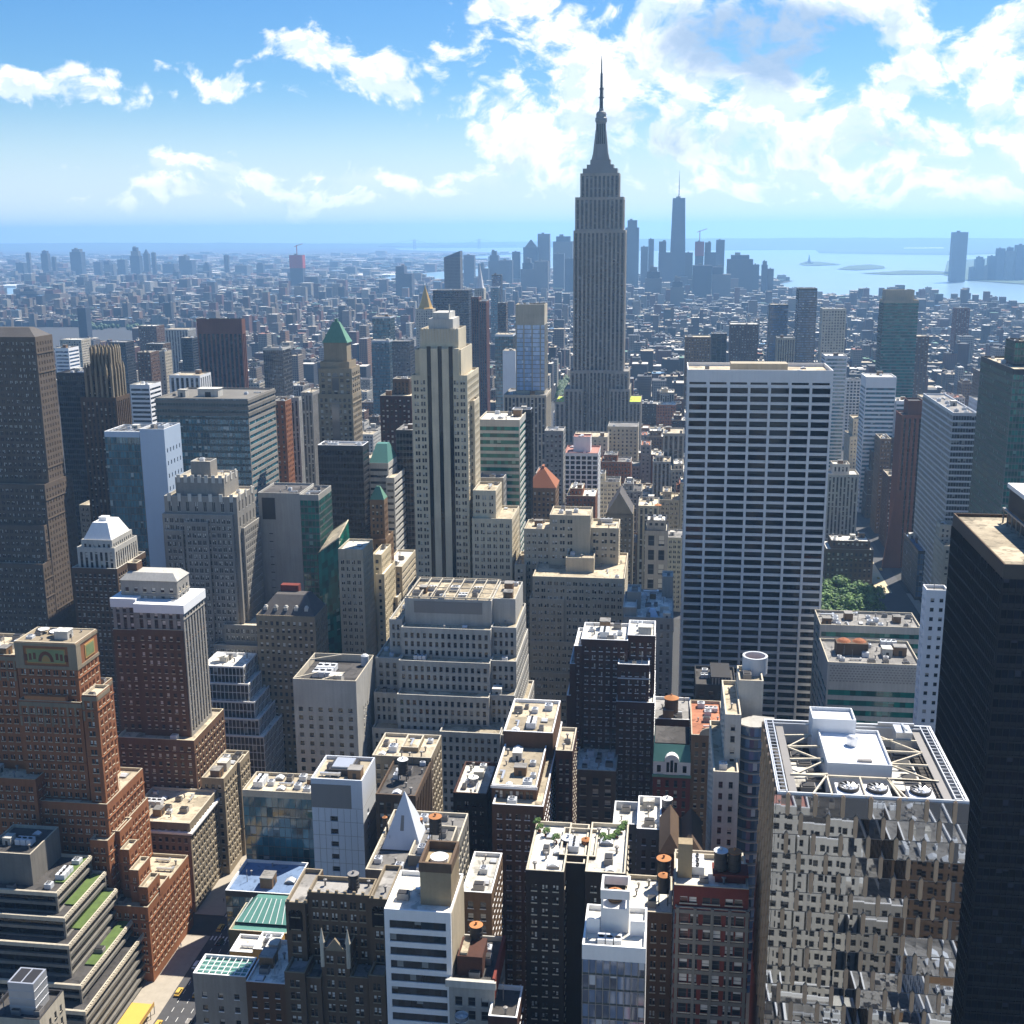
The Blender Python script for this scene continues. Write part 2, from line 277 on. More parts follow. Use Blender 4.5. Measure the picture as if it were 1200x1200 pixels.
# ------------------------------------------------------------------ mesh helper
class MB:
    def __init__(s): s.v = []; s.f = []; s.m = []; s.uv = []
    def quad(s, a, b, c_, d, m=0):
        i = len(s.v); s.v += [tuple(a), tuple(b), tuple(c_), tuple(d)]; s.f.append((i, i+1, i+2, i+3)); s.m.append(m); s.uv += [0, 0, 1, 0, 1, 1, 0, 1]
    def poly(s, pts, m=0):
        i = len(s.v); s.v += [tuple(p) for p in pts]; s.f.append(tuple(range(i, i+len(pts)))); s.m.append(m)
        for k in range(len(pts)): s.uv += [(0, 1, 1, 0)[k % 4], (0, 0, 1, 1)[k % 4]]
    def face(s, idx, m=0):
        s.f.append(tuple(idx)); s.m.append(m)
        for k in range(len(idx)): s.uv += [(0, 1, 1, 0)[k % 4], (0, 0, 1, 1)[k % 4]]
    def box(s, x0, x1, y0, y1, z0, z1, m=0, bottom=False, mt=None):
        i = len(s.v)
        s.v += [(x0, y0, z0), (x1, y0, z0), (x1, y1, z0), (x0, y1, z0), (x0, y0, z1), (x1, y0, z1), (x1, y1, z1), (x0, y1, z1)]
        for q in ((0, 1, 5, 4), (1, 2, 6, 5), (2, 3, 7, 6), (3, 0, 4, 7)): s.face([i+k for k in q], m)
        s.face([i+4, i+5, i+6, i+7], m if mt is None else mt)
        if bottom: s.face([i+3, i+2, i+1, i], m)
    def frustum(s, a, b, m=0, cap=True):
        """a, b: (x0,x1,y0,y1,z) lower and upper rectangles"""
        i = len(s.v)
        for (x0, x1, y0, y1, z) in (a, b): s.v += [(x0, y0, z), (x1, y0, z), (x1, y1, z), (x0, y1, z)]
        for q in ((0, 1, 5, 4), (1, 2, 6, 5), (2, 3, 7, 6), (3, 0, 4, 7)): s.face([i+k for k in q], m)
        if cap: s.face([i+4, i+5, i+6, i+7], m)
    def bar(s, a, b, w, m=0):
        a, b = Vector(a), Vector(b); d = (b-a).normalized()
        sd_ = d.cross(Vector((0, 0, 1)))
        if sd_.length < .01: sd_ = Vector((1, 0, 0))
        sd_.normalize(); up = sd_.cross(d); sd_ *= w/2; up *= w/2
        i = len(s.v)
        for p in (a, b): s.v += [tuple(p-sd_-up), tuple(p+sd_-up), tuple(p+sd_+up), tuple(p-sd_+up)]
        for q in ((0, 1, 5, 4), (1, 2, 6, 5), (2, 3, 7, 6), (3, 0, 4, 7), (3, 2, 1, 0), (4, 5, 6, 7)): s.face([i+k for k in q], m)
    def lathe(s, cx, cy, prof, n=16, m=0, ms=None):
        i = len(s.v)
        for (r, z) in prof:
            for k in range(n):
                a = 2*pi*k/n; s.v.append((cx+r*cos(a), cy+r*sin(a), z))
        for j in range(len(prof)-1):
            for k in range(n):
                k2 = (k+1) % n
                s.face([i+j*n+k, i+j*n+k2, i+(j+1)*n+k2, i+(j+1)*n+k], m if ms is None else ms[j])
    def build(s, name, mats, parent=None, origin=None, uv=False, label=None, kind=None, link=True):
        me = bpy.data.meshes.new(name)
        ox, oy, oz = origin if origin is not None else ((0, 0, 0))
        flat = []
        for (x, y, z) in s.v: flat += [x-ox, y-oy, z-oz]
        me.vertices.add(len(s.v)); me.vertices.foreach_set('co', flat)
        li = [i for f in s.f for i in f]
        me.loops.add(len(li)); me.loops.foreach_set('vertex_index', li)
        me.polygons.add(len(s.f)); st = []; k = 0
        for f in s.f: st.append(k); k += len(f)
        me.polygons.foreach_set('loop_start', st)
        if isinstance(mats, str): mats = [mats]
        for mm in mats: me.materials.append(MATS[mm])
        me.polygons.foreach_set('use_smooth', [False]*len(s.f))
        if len(mats) > 1: me.polygons.foreach_set('material_index', s.m)
        if uv: me.uv_layers.new(name='UVMap').data.foreach_set('uv', s.uv)
        me.update(calc_edges=True)
        return obj(name, me, parent, label, kind)
def obj(name, me, parent=None, label=None, kind=None, loc=None):
    o = bpy.data.objects.new(name, me); COL.objects.link(o)
    if parent is not None: o.parent = parent
    if loc is not None: o.location = loc
    if label: o['label'] = label
    if kind: o['kind'] = kind
    return o
ANCH = []
def thing(name, label, cat, loc, group=None):
    e = bpy.data.objects.new(name, None); COL.objects.link(e); e.location = loc; e.empty_display_size = 2
    e['label'] = label; e['category'] = cat
    if group: e['group'] = group
    return e
def tag(o, label, cat, group=None):
    o['label'] = label; o['category'] = cat
    if group: o['group'] = group
    return o
def structure(o): o['kind'] = 'structure'; return o

# ------------------------------------------------------------------ facades
UP = Vector((0, 0, 1))
def P(O, u, n, a, z, d=0.0): return (O[0]+u[0]*a-n[0]*d, O[1]+u[1]*a-n[1]*d, z)
def ledge(mb, O, u, n, Wd, z, out=.25, h=.4, m=0):
    a = [P(O, u, n, 0, z, .05), P(O, u, n, Wd, z, .05), P(O, u, n, Wd, z+h, .05), P(O, u, n, 0, z+h, .05)]
    b = [P(O, u, n, -.02, z, -out), P(O, u, n, Wd+.02, z, -out), P(O, u, n, Wd+.02, z+h, -out), P(O, u, n, -.02, z+h, -out)]
    mb.quad(b[0], b[1], b[2], b[3], m); mb.quad(b[3], b[2], a[2], a[3], m); mb.quad(a[0], a[1], b[1], b[0], m)
    mb.quad(a[1], a[2], b[2], b[1], m); mb.quad(b[0], b[3], a[3], a[0], m)
def reveal(mb, O, u, n, a0, a1, z0, z1, r, m=0):
    o = [P(O, u, n, a0, z0), P(O, u, n, a1, z0), P(O, u, n, a1, z1), P(O, u, n, a0, z1)]
    i = [P(O, u, n, a0, z0, r), P(O, u, n, a1, z0, r), P(O, u, n, a1, z1, r), P(O, u, n, a0, z1, r)]
    mb.quad(o[0], o[1], i[1], i[0], m); mb.quad(o[1], o[2], i[2], i[1], m); mb.quad(o[2], o[3], i[3], i[2], m); mb.quad(o[3], o[0], i[0], i[3], m)
def facade(mb, out, O, u, n, Wd, z0, z1, zv, st):
    """one outside wall face with its window openings cut in; out collects the window parts"""
    k = st.get('k', 'punch'); f = st.get('f', 3.6); mt_ = st.get('m', 2.2); r = st.get('r', .3); mg = st.get('mg', .7)
    zlo = max(z0, zv)
    if zlo > z0+.01: mb.quad(P(O, u, n, 0, z0), P(O, u, n, Wd, z0), P(O, u, n, Wd, min(zlo, z1)), P(O, u, n, 0, min(zlo, z1)))
    if zlo >= z1: return
    ny = int((z1-mt_-zlo)/f)
    if k == 'blank' or ny < 1 or Wd < 2.2:
        mb.quad(P(O, u, n, 0, zlo), P(O, u, n, Wd, zlo), P(O, u, n, Wd, z1), P(O, u, n, 0, z1)); return
    zb = z1-mt_-ny*f
    nx = max(1, round((Wd-2*mg)/st.get('p', 3.0))); pw = (Wd-2*mg)/nx
    led = st.get('led')
    if led:
        for q in led:
            zq = z1-mt_-q*f-.1
            if zq > zlo+1: ledge(mb, O, u, n, Wd, zq, st.get('lo', .3), st.get('lh', .45), st.get('lm', 0))
    if k == 'punch':
        ww, hh = pw*st.get('w', .5), f*st.get('h', .55); sill = (f-hh)*.6
        cols = []
        skip = st.get('skip', ())
        for i in range(nx):
            if i in skip or (i-nx) in skip: continue
            a = mg+i*pw+(pw-ww)/2
            if st.get('pair'):
                g = .28; w2 = (ww-g)/2; cols += [(a, a+w2), (a+w2+g, a+ww)]
            else: cols.append((a, a+ww))
        prev = 0
        for (a0, a1) in cols:
            mb.quad(P(O, u, n, prev, zlo), P(O, u, n, a0, zlo), P(O, u, n, a0, z1), P(O, u, n, prev, z1))
            zp = zlo
            for j in range(ny):
                s0 = zb+j*f+sill; s1 = s0+hh
                mb.quad(P(O, u, n, a0, zp), P(O, u, n, a1, zp), P(O, u, n, a1, s0), P(O, u, n, a0, s0))
                reveal(mb, O, u, n, a0, a1, s0, s1, r)
                if st.get('sill'):
                    q0, q1, q2, q3 = P(O, u, n, a0-.12, s0-.26, -.14), P(O, u, n, a1+.12, s0-.26, -.14), P(O, u, n, a1+.12, s0, -.14), P(O, u, n, a0-.12, s0, -.14)
                    mb.quad(q0, q1, q2, q3, 3); mb.quad(q3, q2, P(O, u, n, a1+.12, s0, .05), P(O, u, n, a0-.12, s0, .05), 3)
                out.append(('w', P(O, u, n, (a0+a1)/2, (s0+s1)/2, r), a1-a0, hh, u))
                zp = s1
            mb.quad(P(O, u, n, a0, zp), P(O, u, n, a1, zp), P(O, u, n, a1, z1), P(O, u, n, a0, z1))
            prev = a1
        mb.quad(P(O, u, n, prev, zlo), P(O, u, n, Wd, zlo), P(O, u, n, Wd, z1), P(O, u, n, prev, z1))
    elif k == 'pier':
        ww = pw*st.get('w', .55); hh = f*st.get('h', .6); prev = 0
        for i in range(nx):
            a0 = mg+i*pw+(pw-ww)/2; a1 = a0+ww
            mb.quad(P(O, u, n, prev, zlo), P(O, u, n, a0, zlo), P(O, u, n, a0, z1), P(O, u, n, prev, z1))
            if zb > zlo+.01: mb.quad(P(O, u, n, a0, zlo), P(O, u, n, a1, zlo), P(O, u, n, a1, zb), P(O, u, n, a0, zb))
            mb.quad(P(O, u, n, a0, z1-mt_), P(O, u, n, a1, z1-mt_), P(O, u, n, a1, z1), P(O, u, n, a0, z1))
            reveal(mb, O, u, n, a0, a1, zb, z1-mt_, r)
            out.append(('s', P(O, u, n, (a0+a1)/2, zb, r), ww, (ny, f, hh), u)); prev = a1
        mb.quad(P(O, u, n, prev, zlo), P(O, u, n, Wd, zlo), P(O, u, n, Wd, z1), P(O, u, n, prev, z1))
    elif k == 'band':
        hh = f*st.get('h', .5); zp = zlo
        for j in range(ny):
            s0 = zb+j*f+(f-hh)/2; s1 = s0+hh
            mb.quad(P(O, u, n, 0, zp), P(O, u, n, Wd, zp), P(O, u, n, Wd, s0), P(O, u, n, 0, s0))
            mb.quad(P(O, u, n, 0, s0), P(O, u, n, mg, s0), P(O, u, n, mg, s1), P(O, u, n, 0, s1))
            mb.quad(P(O, u, n, Wd-mg, s0), P(O, u, n, Wd, s0), P(O, u, n, Wd, s1), P(O, u, n, Wd-mg, s1))
            reveal(mb, O, u, n, mg, Wd-mg, s0, s1, r)
            out.append(('b', P(O, u, n, mg, s0, r), Wd-2*mg, (nx, hh), u)); zp = s1
        mb.quad(P(O, u, n, 0, zp), P(O, u, n, Wd, zp), P(O, u, n, Wd, z1), P(O, u, n, 0, z1))
    elif k == 'curtain':
        mb.quad(P(O, u, n, 0, z1-mt_), P(O, u, n, Wd, z1-mt_), P(O, u, n, Wd, z1), P(O, u, n, 0, z1))
        if zb > zlo+.01: mb.quad(P(O, u, n, 0, zlo), P(O, u, n, Wd, zlo), P(O, u, n, Wd, zb), P(O, u, n, 0, zb))
        out.append(('c', (O, u, n, Wd, zb, ny, f), st, None, u))
EPS = .06
def emit_windows(out, e, org, glass, ni, accent='spandrel', frame='metal_grey'):
    """hang the collected windows on thing e: up to ni single windows as parts, the rest as one stuff part"""
    ws = [o for o in out if o[0] == 'w']
    def inview(o):
        q = proj(*o[1]); return -10 < q[0] < 1210 and q[1] < 1210
    if ni:
        ws.sort(key=lambda o: (not inview(o), 0 if o[4][0] > .5 else 1 if len(ws) < 160 else .5, -o[1][2]))
    cache = {}
    for o in ws[:ni]:
        u = o[4]; kx = (round(o[2], 3), round(o[3], 3), u)
        me = cache.get(kx)
        if me is None:
            q = MB(); a, b = Vector(u)*o[2]/2, UP*o[3]/2
            q.quad(-a-b, a-b, a+b, -a+b); t = q.build('window', glass, uv=True); me = t.data; bpy.data.objects.remove(t)
            cache[kx] = me
        obj('window', me, e, loc=Vector(o[1])-org)
    rest = ws[ni:]
    if rest:
        q = MB()
        for o in rest:
            c_ = Vector(o[1]); a, b = Vector(o[4])*o[2]/2, UP*o[3]/2
            q.quad(c_-a-b, c_+a-b, c_+a+b, c_-a+b)
        q.build('window', glass, e, org, True, kind='stuff')
    cache = {}; cnt = 0
    for o in out:
        if o[0] == 's':
            u = Vector(o[4]); ny, f, hh = o[3]; kx = (round(o[2], 3), o[3], o[4]); me = cache.get(kx)
            if me is None:
                q = MB(); a = u*o[2]/2
                for j in range(ny):
                    z0 = j*f+(f-hh)/2
                    q.quad(-a+UP*z0, a+UP*z0, a+UP*(z0+hh), -a+UP*(z0+hh), 0)
                    zt = (j+1)*f+(f-hh)/2 if j < ny-1 else ny*f
                    q.quad(-a+UP*(z0+hh), a+UP*(z0+hh), a+UP*zt, -a+UP*zt, 1)
                q.quad(-a, a, a+UP*((f-hh)/2), -a+UP*((f-hh)/2), 1)
                t = q.build('window_strip', [glass, accent], uv=True); me = t.data; bpy.data.objects.remove(t); cache[kx] = me
            obj('window_strip', me, e, loc=Vector(o[1])-org)
        elif o[0] == 'b':
            u = Vector(o[4]); nx, hh = o[3]; kx = (round(o[2], 3), nx, round(hh, 3), o[4]); me = cache.get(kx)
            if me is None:
                q = MB(); w = o[2]/nx
                for i in range(nx):
                    a0, a1 = u*(i*w), u*((i+1)*w)
                    q.quad(a0, a1, a1+UP*hh, a0+UP*hh)
                t = q.build('window_band', glass, uv=True); me = t.data; bpy.data.objects.remove(t); cache[kx] = me
            cnt += 1
            if cnt <= 100: obj('window_band', me, e, loc=Vector(o[1])-org)
        elif o[0] == 'c':
            O, u, n, Wd, zb, ny, f = o[1]; st = o[2]; nx = max(1, round(Wd/st.get('p', 1.8))); w = Wd/nx; spn = st.get('s', .25)*f
            g, fr = MB(), MB()
            for j in range(ny):
                for i in range(nx):
                    z = zb+j*f
                    g.quad(P(O, u, n, i*w, z+spn, .02), P(O, u, n, (i+1)*w, z+spn, .02), P(O, u, n, (i+1)*w, z+f, .02), P(O, u, n, i*w, z+f, .02), 0)
                if spn > 0: g.quad(P(O, u, n, 0, zb+j*f, .02), P(O, u, n, Wd, zb+j*f, .02), P(O, u, n, Wd, zb+j*f+spn, .02), P(O, u, n, 0, zb+j*f+spn, .02), 1)
                ledge(fr, O, u, n, Wd, zb+j*f-.06, st.get('hd', .10), st.get('hw', .14))
            mw = st.get('mw', .10)
            if mw:
                step = st.get('ms', 1)
                for i in range(0, nx+1, step):
                    a = min(max(i*w, mw/2+.03), Wd-mw/2-.03)
                    d = st.get('md', .16); zt = zb+ny*f
                    q = [P(O, u, n, a-mw/2, zb, -d), P(O, u, n, a+mw/2, zb, -d), P(O, u, n, a+mw/2, zt, -d), P(O, u, n, a-mw/2, zt, -d)]
                    b = [P(O, u, n, a-mw/2, zb, .03), P(O, u, n, a+mw/2, zb, .03), P(O, u, n, a+mw/2, zt, .03), P(O, u, n, a-mw/2, zt, .03)]
                    fr.quad(*q); fr.quad(b[0], q[0], q[3], b[3]); fr.quad(q[1], b[1], b[2], q[2])
            g.build('glazing', [glass, st.get('sm', accent)], e, org, True)
            fr.build('mullion', st.get('fm', frame), e, org)

# ------------------------------------------------------------------ roof furniture: shared meshes, each piece a part of its building
PROTO = {}
def proto(name, mb, mats):
    t = mb.build(name, mats); PROTO[name] = t.data; bpy.data.objects.remove(t)
q = MB(); q.box(-.5, .5, -.5, .5, 0, .8, 0); q.lathe(0, 0, [(.36, .8), (.38, .95), (.30, .95), (.30, .86)], 12, 1); q.lathe(0, 0, [(.30, .86), (.01, .86)], 12, 2); q.bar((-.33, 0, .93), (.33, 0, .93), .05, 1); q.bar((0, -.33, .92), (0, .33, .92), .05, 1)
proto('air_conditioner', q, ['metal_pale', 'steel', 'metal_dark'])
q = MB(); q.box(-.5, .5, -.5, .5, 0, 1, 0); q.box(-.53, .53, -.53, .53, .96, 1.04, 1, True); q.box(-.14, .14, -.515, -.4, 0, .62, 2)
proto('bulkhead', q, ['brick_tan', 'roof_grey', 'metal_dark'])
q = MB(); q.box(-.5, .5, -.5, .5, 0, 1, 0); q.box(-.53, .53, -.53, .53, .96, 1.04, 1, True); q.box(-.14, .14, -.515, -.4, 0, .62, 2)
proto('stair_house', q, ['grey_pale', 'roof_white', 'metal_dark'])
q = MB(); q.box(-.5, .5, -.12, .12, .25, .6, 0, True)
for xx in (-.4, 0, .4): q.box(xx-.03, xx+.03, -.1, .1, 0, .26, 0)
q.box(.38, .5, -.12, .5, .2, .62, 0, True); proto('duct', q, ['steel'])
q = MB(); q.lathe(0, 0, [(.2, 0), (.2, .8), (.42, .85), (.42, 1.0), (.05, 1.1)], 10, 0); proto('vent_pipe', q, ['metal_grey'])
q = MB(); q.box(-.5, .5, -.5, .5, 0, .3, 0); q.frustum((-.46, .46, -.46, .46, .3), (-.1, .1, -.46, .46, .62), 1); proto('skylight', q, ['metal_grey', 'metal_pale'])
q = MB()
for i in range(3): q.box(-.5+i*.34, -.5+i*.34+.3, -.5, .5, .06, .7, 0, True); q.lathe(-.35+i*.34, 0, [(.12, .7), (.13, .8), (.09, .8), (.09, .74), (.01, .74)], 10, 1)
q.box(-.55, .55, -.45, -.38, 0, .06, 1, True); q.box(-.55, .55, .38, .45, 0, .06, 1, True); proto('cooling_unit', q, ['metal_pale', 'metal_dark'])
q = MB(); q.box(-.5, .5, -.5, .5, 0, .9, 0); q.box(-.42, .42, -.42, .42, .9, 1.0, 1); proto('machine_box', q, ['metal_grey', 'metal_dark'])
q = MB(); q.lathe(0, 0, [(.06, 0), (.05, .6), (.02, .62), (.02, 1.0)], 6, 0); q.bar((-.25, 0, .8), (.25, 0, .8), .03); q.bar((-.18, 0, .9), (.18, 0, .9), .03); proto('antenna', q, ['metal_grey'])
def put(e, org, kind, x, y, z, sx_, sy_, sz_, rz=0):
    o = obj(kind, PROTO[kind], e, loc=Vector((x, y, z))-org); o.scale = (sx_, sy_, sz_); o.rotation_euler.z = rz; return o
def clutter(e, org, rect, z, holes, cnt, rnd):
    x0, x1, y0, y1 = rect; done = []
    for _ in range(cnt*5):
        if len(done) >= cnt: break
        kd = rnd.choice(['air_conditioner']*3+['bulkhead', 'stair_house', 'duct', 'duct', 'vent_pipe', 'vent_pipe', 'skylight', 'cooling_unit', 'machine_box', 'machine_box', 'antenna'])
        s = dict(air_conditioner=(2.2, 2.2, 2.0), bulkhead=(4.2, 3.6, 3.2), stair_house=(3.4, 4, 3), duct=(6, 3, 2), vent_pipe=(1.2, 1.2, 1.7), skylight=(3, 2.4, 2), cooling_unit=(6, 3, 3), machine_box=(2.6, 1.8, 1.8), antenna=(2, 2, 4.5))[kd]
        kq = rnd.uniform(.75, 1.25); s = tuple(v*kq for v in s)
        rz = rnd.choice((0, pi/2)); hx, hy = (s[0]/2+.5, s[1]/2+.5) if rz == 0 else (s[1]/2+.5, s[0]/2+.5)
        if x1-x0 < 2*hx+.8 or y1-y0 < 2*hy+.8: continue
        x, y = rnd.uniform(x0+hx, x1-hx), rnd.uniform(y0+hy, y1-hy)
        if any(abs(x-(h[0]+h[1])/2) < hx+(h[1]-h[0])/2 and abs(y-(h[2]+h[3])/2) < hy+(h[3]-h[2])/2 for h in holes+done): continue
        done.append((x-hx, x+hx, y-hy, y+hy)); put(e, org, kd, x, y, z, *s, rz)

FOOT = []
HERO = {}
def tier_rect(t):
    xl, xr, v, Y, D = t[:5]
    a, b = at(xl, v, Y), at(xr, v, Y); Z = (a.z+b.z)/2; X0, X1 = a.x, b.x
    if isinstance(D, tuple): Y1 = at_z(D[0], D[1], Z).y if Y < 480 else at_x(D[0], D[1], X1 if X1 < 0 or X0 < 0 else X0).y
    else: Y1 = Y+D
    return [X0, X1, Y, max(Y1, Y+3), Z]
def build_tiers(name, label, cat, rects, wall, st, roof='roof_tan', glass='pane', accent='spandrel', group=None, ni=0, cl=10, coping=None, styles=None, ph=1.0, sides=None, frame='metal_grey', seed=0, front_s=False, wall2=None):
    """rects: [x0,x1,y0,y1,z] per tier, tallest first"""
    x0, x1, y0, y1 = min(r[0] for r in rects), max(r[1] for r in rects), min(r[2] for r in rects), max(r[3] for r in rects)
    org = Vector(((x0+x1)/2, (y0+y1)/2, 0)); e = thing(name, label, cat, org, group)
    rnd = random.Random(sum(map(ord, label))+seed)
    wm, rm = MB(), MB(); byglass = {}
    if cl > 0 and rects[0][2] < 520: cl = int(cl*1.8)+2
    order = sorted(range(len(rects)), key=lambda i: -rects[i][4])
    for i in order:
        X0, X1, Y0, Y1, Z = rects[i]; zb = 0
        for j in order:
            r2 = rects[j]
            if r2[4] < Z-.3 and r2[0] <= X0+.4 and r2[1] >= X1-.4 and r2[2] <= Y0+.4 and r2[3] >= Y1-.4: zb = max(zb, r2[4]-ph-.15)
        s = (styles or {}).get(i, st); gl = s.get('g', glass); nf0 = len(wm.f); pm = MB()
        out = byglass.setdefault(gl, [])
        for (O, u, n, Wd, on) in (((X0, Y0), (1, 0, 0), (0, -1, 0), X1-X0, True), ((X1, Y0), (0, 1, 0), (1, 0, 0), Y1-Y0, X1 < 12), ((X0, Y1), (0, -1, 0), (-1, 0, 0), Y1-Y0, X0 > -12), ((X1, Y1), (-1, 0, 0), (0, 1, 0), X1-X0, front_s)):
            ss = s
            if n[0] and s.get('side'): ss = {**s, **s['side']}
            if not on: ss = {'k': 'blank'}
            zv = max(0, at(600, 1235, Y1 if n[0] else O[1]).z-4) if not front_s else 0
            facade(wm, out, O, u, n, Wd, zb, Z, zv, ss)
        if s.get('wi'): wm.m[nf0:] = [s['wi'] if q_ == 0 else q_ for q_ in wm.m[nf0:]]
        if s.get('noroof'): continue
        rm.quad((X0+.1, Y0+.1, Z-ph), (X1-.1, Y0+.1, Z-ph), (X1-.1, Y1-.1, Z-ph), (X0+.1, Y1-.1, Z-ph))
        t_, i_ = .45, .03
        for bx_ in ((X0+i_, X1-i_, Y0+i_, Y0+t_), (X0+i_, X1-i_, Y1-t_, Y1-i_), (X0+i_, X0+t_, Y0+t_, Y1-t_), (X1-t_, X1-i_, Y0+t_, Y1-t_)): pm.box(*bx_, Z-ph-.1, Z+.14)
        pm.build('parapet', coping or wall, e, org)
        holes = [rects[j][:4] for j in order if rects[j][4] > Z+.3]
        if cl:
            ar = (X1-X0)*(Y1-Y0)
            clutter(e, org, (X0+.6, X1-.6, Y0+.6, Y1-.6), Z-ph, holes, min(cl, int(ar/15)) if i == order[0] or ar > 150 else min(2, int(ar/40)), rnd)
    wm.build('wall', [wall, accent, wall2 or wall, coping or wall], e, org)
    if rm.f: rm.build('roof', roof, e, org)
    for gl, out in byglass.items(): emit_windows(out, e, org, gl, ni, accent, frame)
    FOOT.append((x0, x1, y0, y1, max(r[4] for r in rects)))
    return e, org, rects
def H(name, label, cat, tiers, wall, st, key=None, **kw):
    rects = [tier_rect(t) for t in tiers]
    order = sorted(range(len(rects)), key=lambda i: -rects[i][4])
    if kw.pop('nest', True):
        for a in range(len(order)):          # lower tiers reach back behind the ones standing on them
            for b in range(a):
                ra, rb = rects[order[a]], rects[order[b]]
                if ra[2] <= rb[2]+.2 and ra[0] < rb[1] and ra[1] > rb[0]: ra[3] = max(ra[3], rb[3])
    if rects[0][2] < 640 and st.get('k') == 'punch': st = {**st, 'sill': True}
    styles = {i: {**st, **t[5]} for i, t in enumerate(tiers) if len(t) > 5}
    if 'ni' not in kw: kw['ni'] = 100 if min(r[2] for r in rects) < 640 else 0
    e, org, rects = build_tiers(name, label, cat, rects, wall, st, styles=styles, **kw)
    if key: HERO[key] = (e, org, rects)
    return e, org, rects
# ------------------------------------------------------------------ ground, water, far shores
def land(name, px, mat, z=0.0, kind='structure'):
    pts = [at_z(u, v, 0) for u, v in px]
    mb = MB(); mb.poly([(p.x, p.y, z) for p in pts]); o = mb.build(name, mat); o['kind'] = kind; return o
wm_, n = newmat('water')
pos = n.n('ShaderNodeNewGeometry').outputs['Position']
nz = n.n('ShaderNodeTexNoise', {'Vector': pos, 'Scale': .02, 'Detail': 5.0})
bp = n.n('ShaderNodeBump', {'Height': nz.outputs[0], 'Strength': .5, 'Distance': 3.0})
b = n.n('ShaderNodeBsdfPrincipled', {'Base Color': (.20, .31, .38, 1), 'Roughness': .28, 'Specular IOR Level': .6, 'Normal': bp.outputs[0]})
n.n('ShaderNodeOutputMaterial', {0: b.outputs[0]})
FAR = 34000
def sheet(name, pts, mat, z):
    mb = MB(); mb.poly([(x, y, z) for x, y in pts]); o = mb.build(name, mat); o['kind'] = 'structure'; return o
sheet('water', [(-FAR, 300), (FAR, 300), (FAR, FAR), (-FAR, FAR)], 'water', -2.0)
g = lambda u, v: tuple(at_z(u, v, 0))[:2]
# Manhattan and Brooklyn in one ground sheet; its shore is laid out in plan
shore = [(-FAR, -400), (2600, -400), (2300, 1200), (1900, 2600), g(1215, 363), g(1120, 356), g(1000, 351), g(930, 345), g(905, 334), (640, 6500), (300, 6800), (-60, 6900), g(640, 318),
         g(560, 330), g(515, 331), g(480, 322), g(560, 315), g(600, 306), g(520, 304), g(560, 300), g(620, 297), g(470, 293), g(455, 289.5), (-FAR, 17500)]
plain_mat('ground', (.045, .045, .045), .9, 0, .35)
sheet('ground', shore, 'ground', 0)
for nm, px in (('river', [(-4, 335), (18, 334), (20, 350), (-4, 352)]), ('river', [(432, 331), (450, 324), (520, 318), (521, 328), (470, 333)])):
    sheet(nm, [g(*p) for p in px], 'water', .6)
for px in ([(950, 289), (1040, 287), (1090, 291), (1205, 288), (1205, 297), (1110, 299), (1040, 298), (960, 296.5)], [(1106, 322), (1130, 328), (1205, 333.5), (1205, 300), (1150, 303), (1110, 306)]):
    sheet('terrain', [g(*p) for p in px], 'far_green', 1.5)
ISL = [[(936, 309.5), (945, 306.5), (962, 307), (978, 309), (986, 310), (960, 311.2), (942, 311)], [(981, 315.6), (995, 311.5), (1020, 310), (1036, 312), (1037, 314.5), (1005, 316.6)], [(1008, 320.4), (1040, 318.6), (1060, 317), (1090, 317.5), (1116, 319), (1112, 321.3), (1040, 321.6)]]
for px in ISL: sheet('island', [g(*p) for p in px], 'far_green', 1.5)
def ridge(px, Y, mat='far_green', dep=5000):
    mb = MB(); top = [at(u, v, Y) for u, v in px]; i0 = 0
    rows = []
    for k, (dy, hz) in enumerate(((-dep*.5, 0), (-dep*.2, .7), (0, 1), (dep*.4, .6), (dep*.7, 0))):
        rows.append([(p.x*(1+dy/Y), Y+dy, max(0, p.z*hz) - (2 if hz == 0 else 0)) for p in top])
    w = len(top); mb.v = [p for r_ in rows for p in r_]
    for r_ in range(len(rows)-1):
        for k in range(w-1): mb.face((r_*w+k, r_*w+k+1, (r_+1)*w+k+1, (r_+1)*w+k))
    o = mb.build('hills', mat); o['kind'] = 'structure'
rr = random.Random(3)
ridge([(u, 285.5-1.2*sin(u*.011)-(1.0 if u > 250 else 0)-1.2*max(0, min(1, (u-300)/400))+rr.uniform(-.2, .2)) for u in range(-60, 720, 12)], 23000)
ridge([(u, 280.5-1.6*sin((u-700)*.006)-1.0*max(0, (u-900)/300)+rr.uniform(-.25, .25)) for u in range(690, 1270, 12)], 19000)

# avenue beside the stepped brick tower, park paths, kerbs
sheet('road', [(-168, 250), (-154, 250), (-154, 640), (-168, 640)], 'asphalt', .012)
sheet('road', [(153, 560), (176, 560), (176, 2400), (153, 2400)], 'asphalt', .012)
for yy_ in (314, 394, 475, 555, 636, 797): sheet('road', [(-150, yy_-6), (150, yy_-6), (150, yy_+6), (-150, yy_+6)], 'asphalt', .008)
def kerb(x0, x1, y0, y1):
    mb = MB(); mb.box(x0, x1, y0, y1, 0, .15); o = mb.build('pavement', 'pavement'); o['kind'] = 'structure'
for a, b_ in ((250, 307), (321, 387), (401, 468)): kerb(-154, -147.5, a, b_); kerb(-180, -168, a, b_)
kerb(145, 153, 640, 868); kerb(176, 182, 640, 868)
for x in (-164.5, -161, -157.5):
    mb = MB()
    for k in range(60):
        y = 252+k*5
        mb.quad((x-.08, y, .016), (x+.08, y, .016), (x+.08, y+2.4, .016), (x-.08, y+2.4, .016))
    o = mb.build('road_marking', 'marking'); o['kind'] = 'structure'
mb = MB()
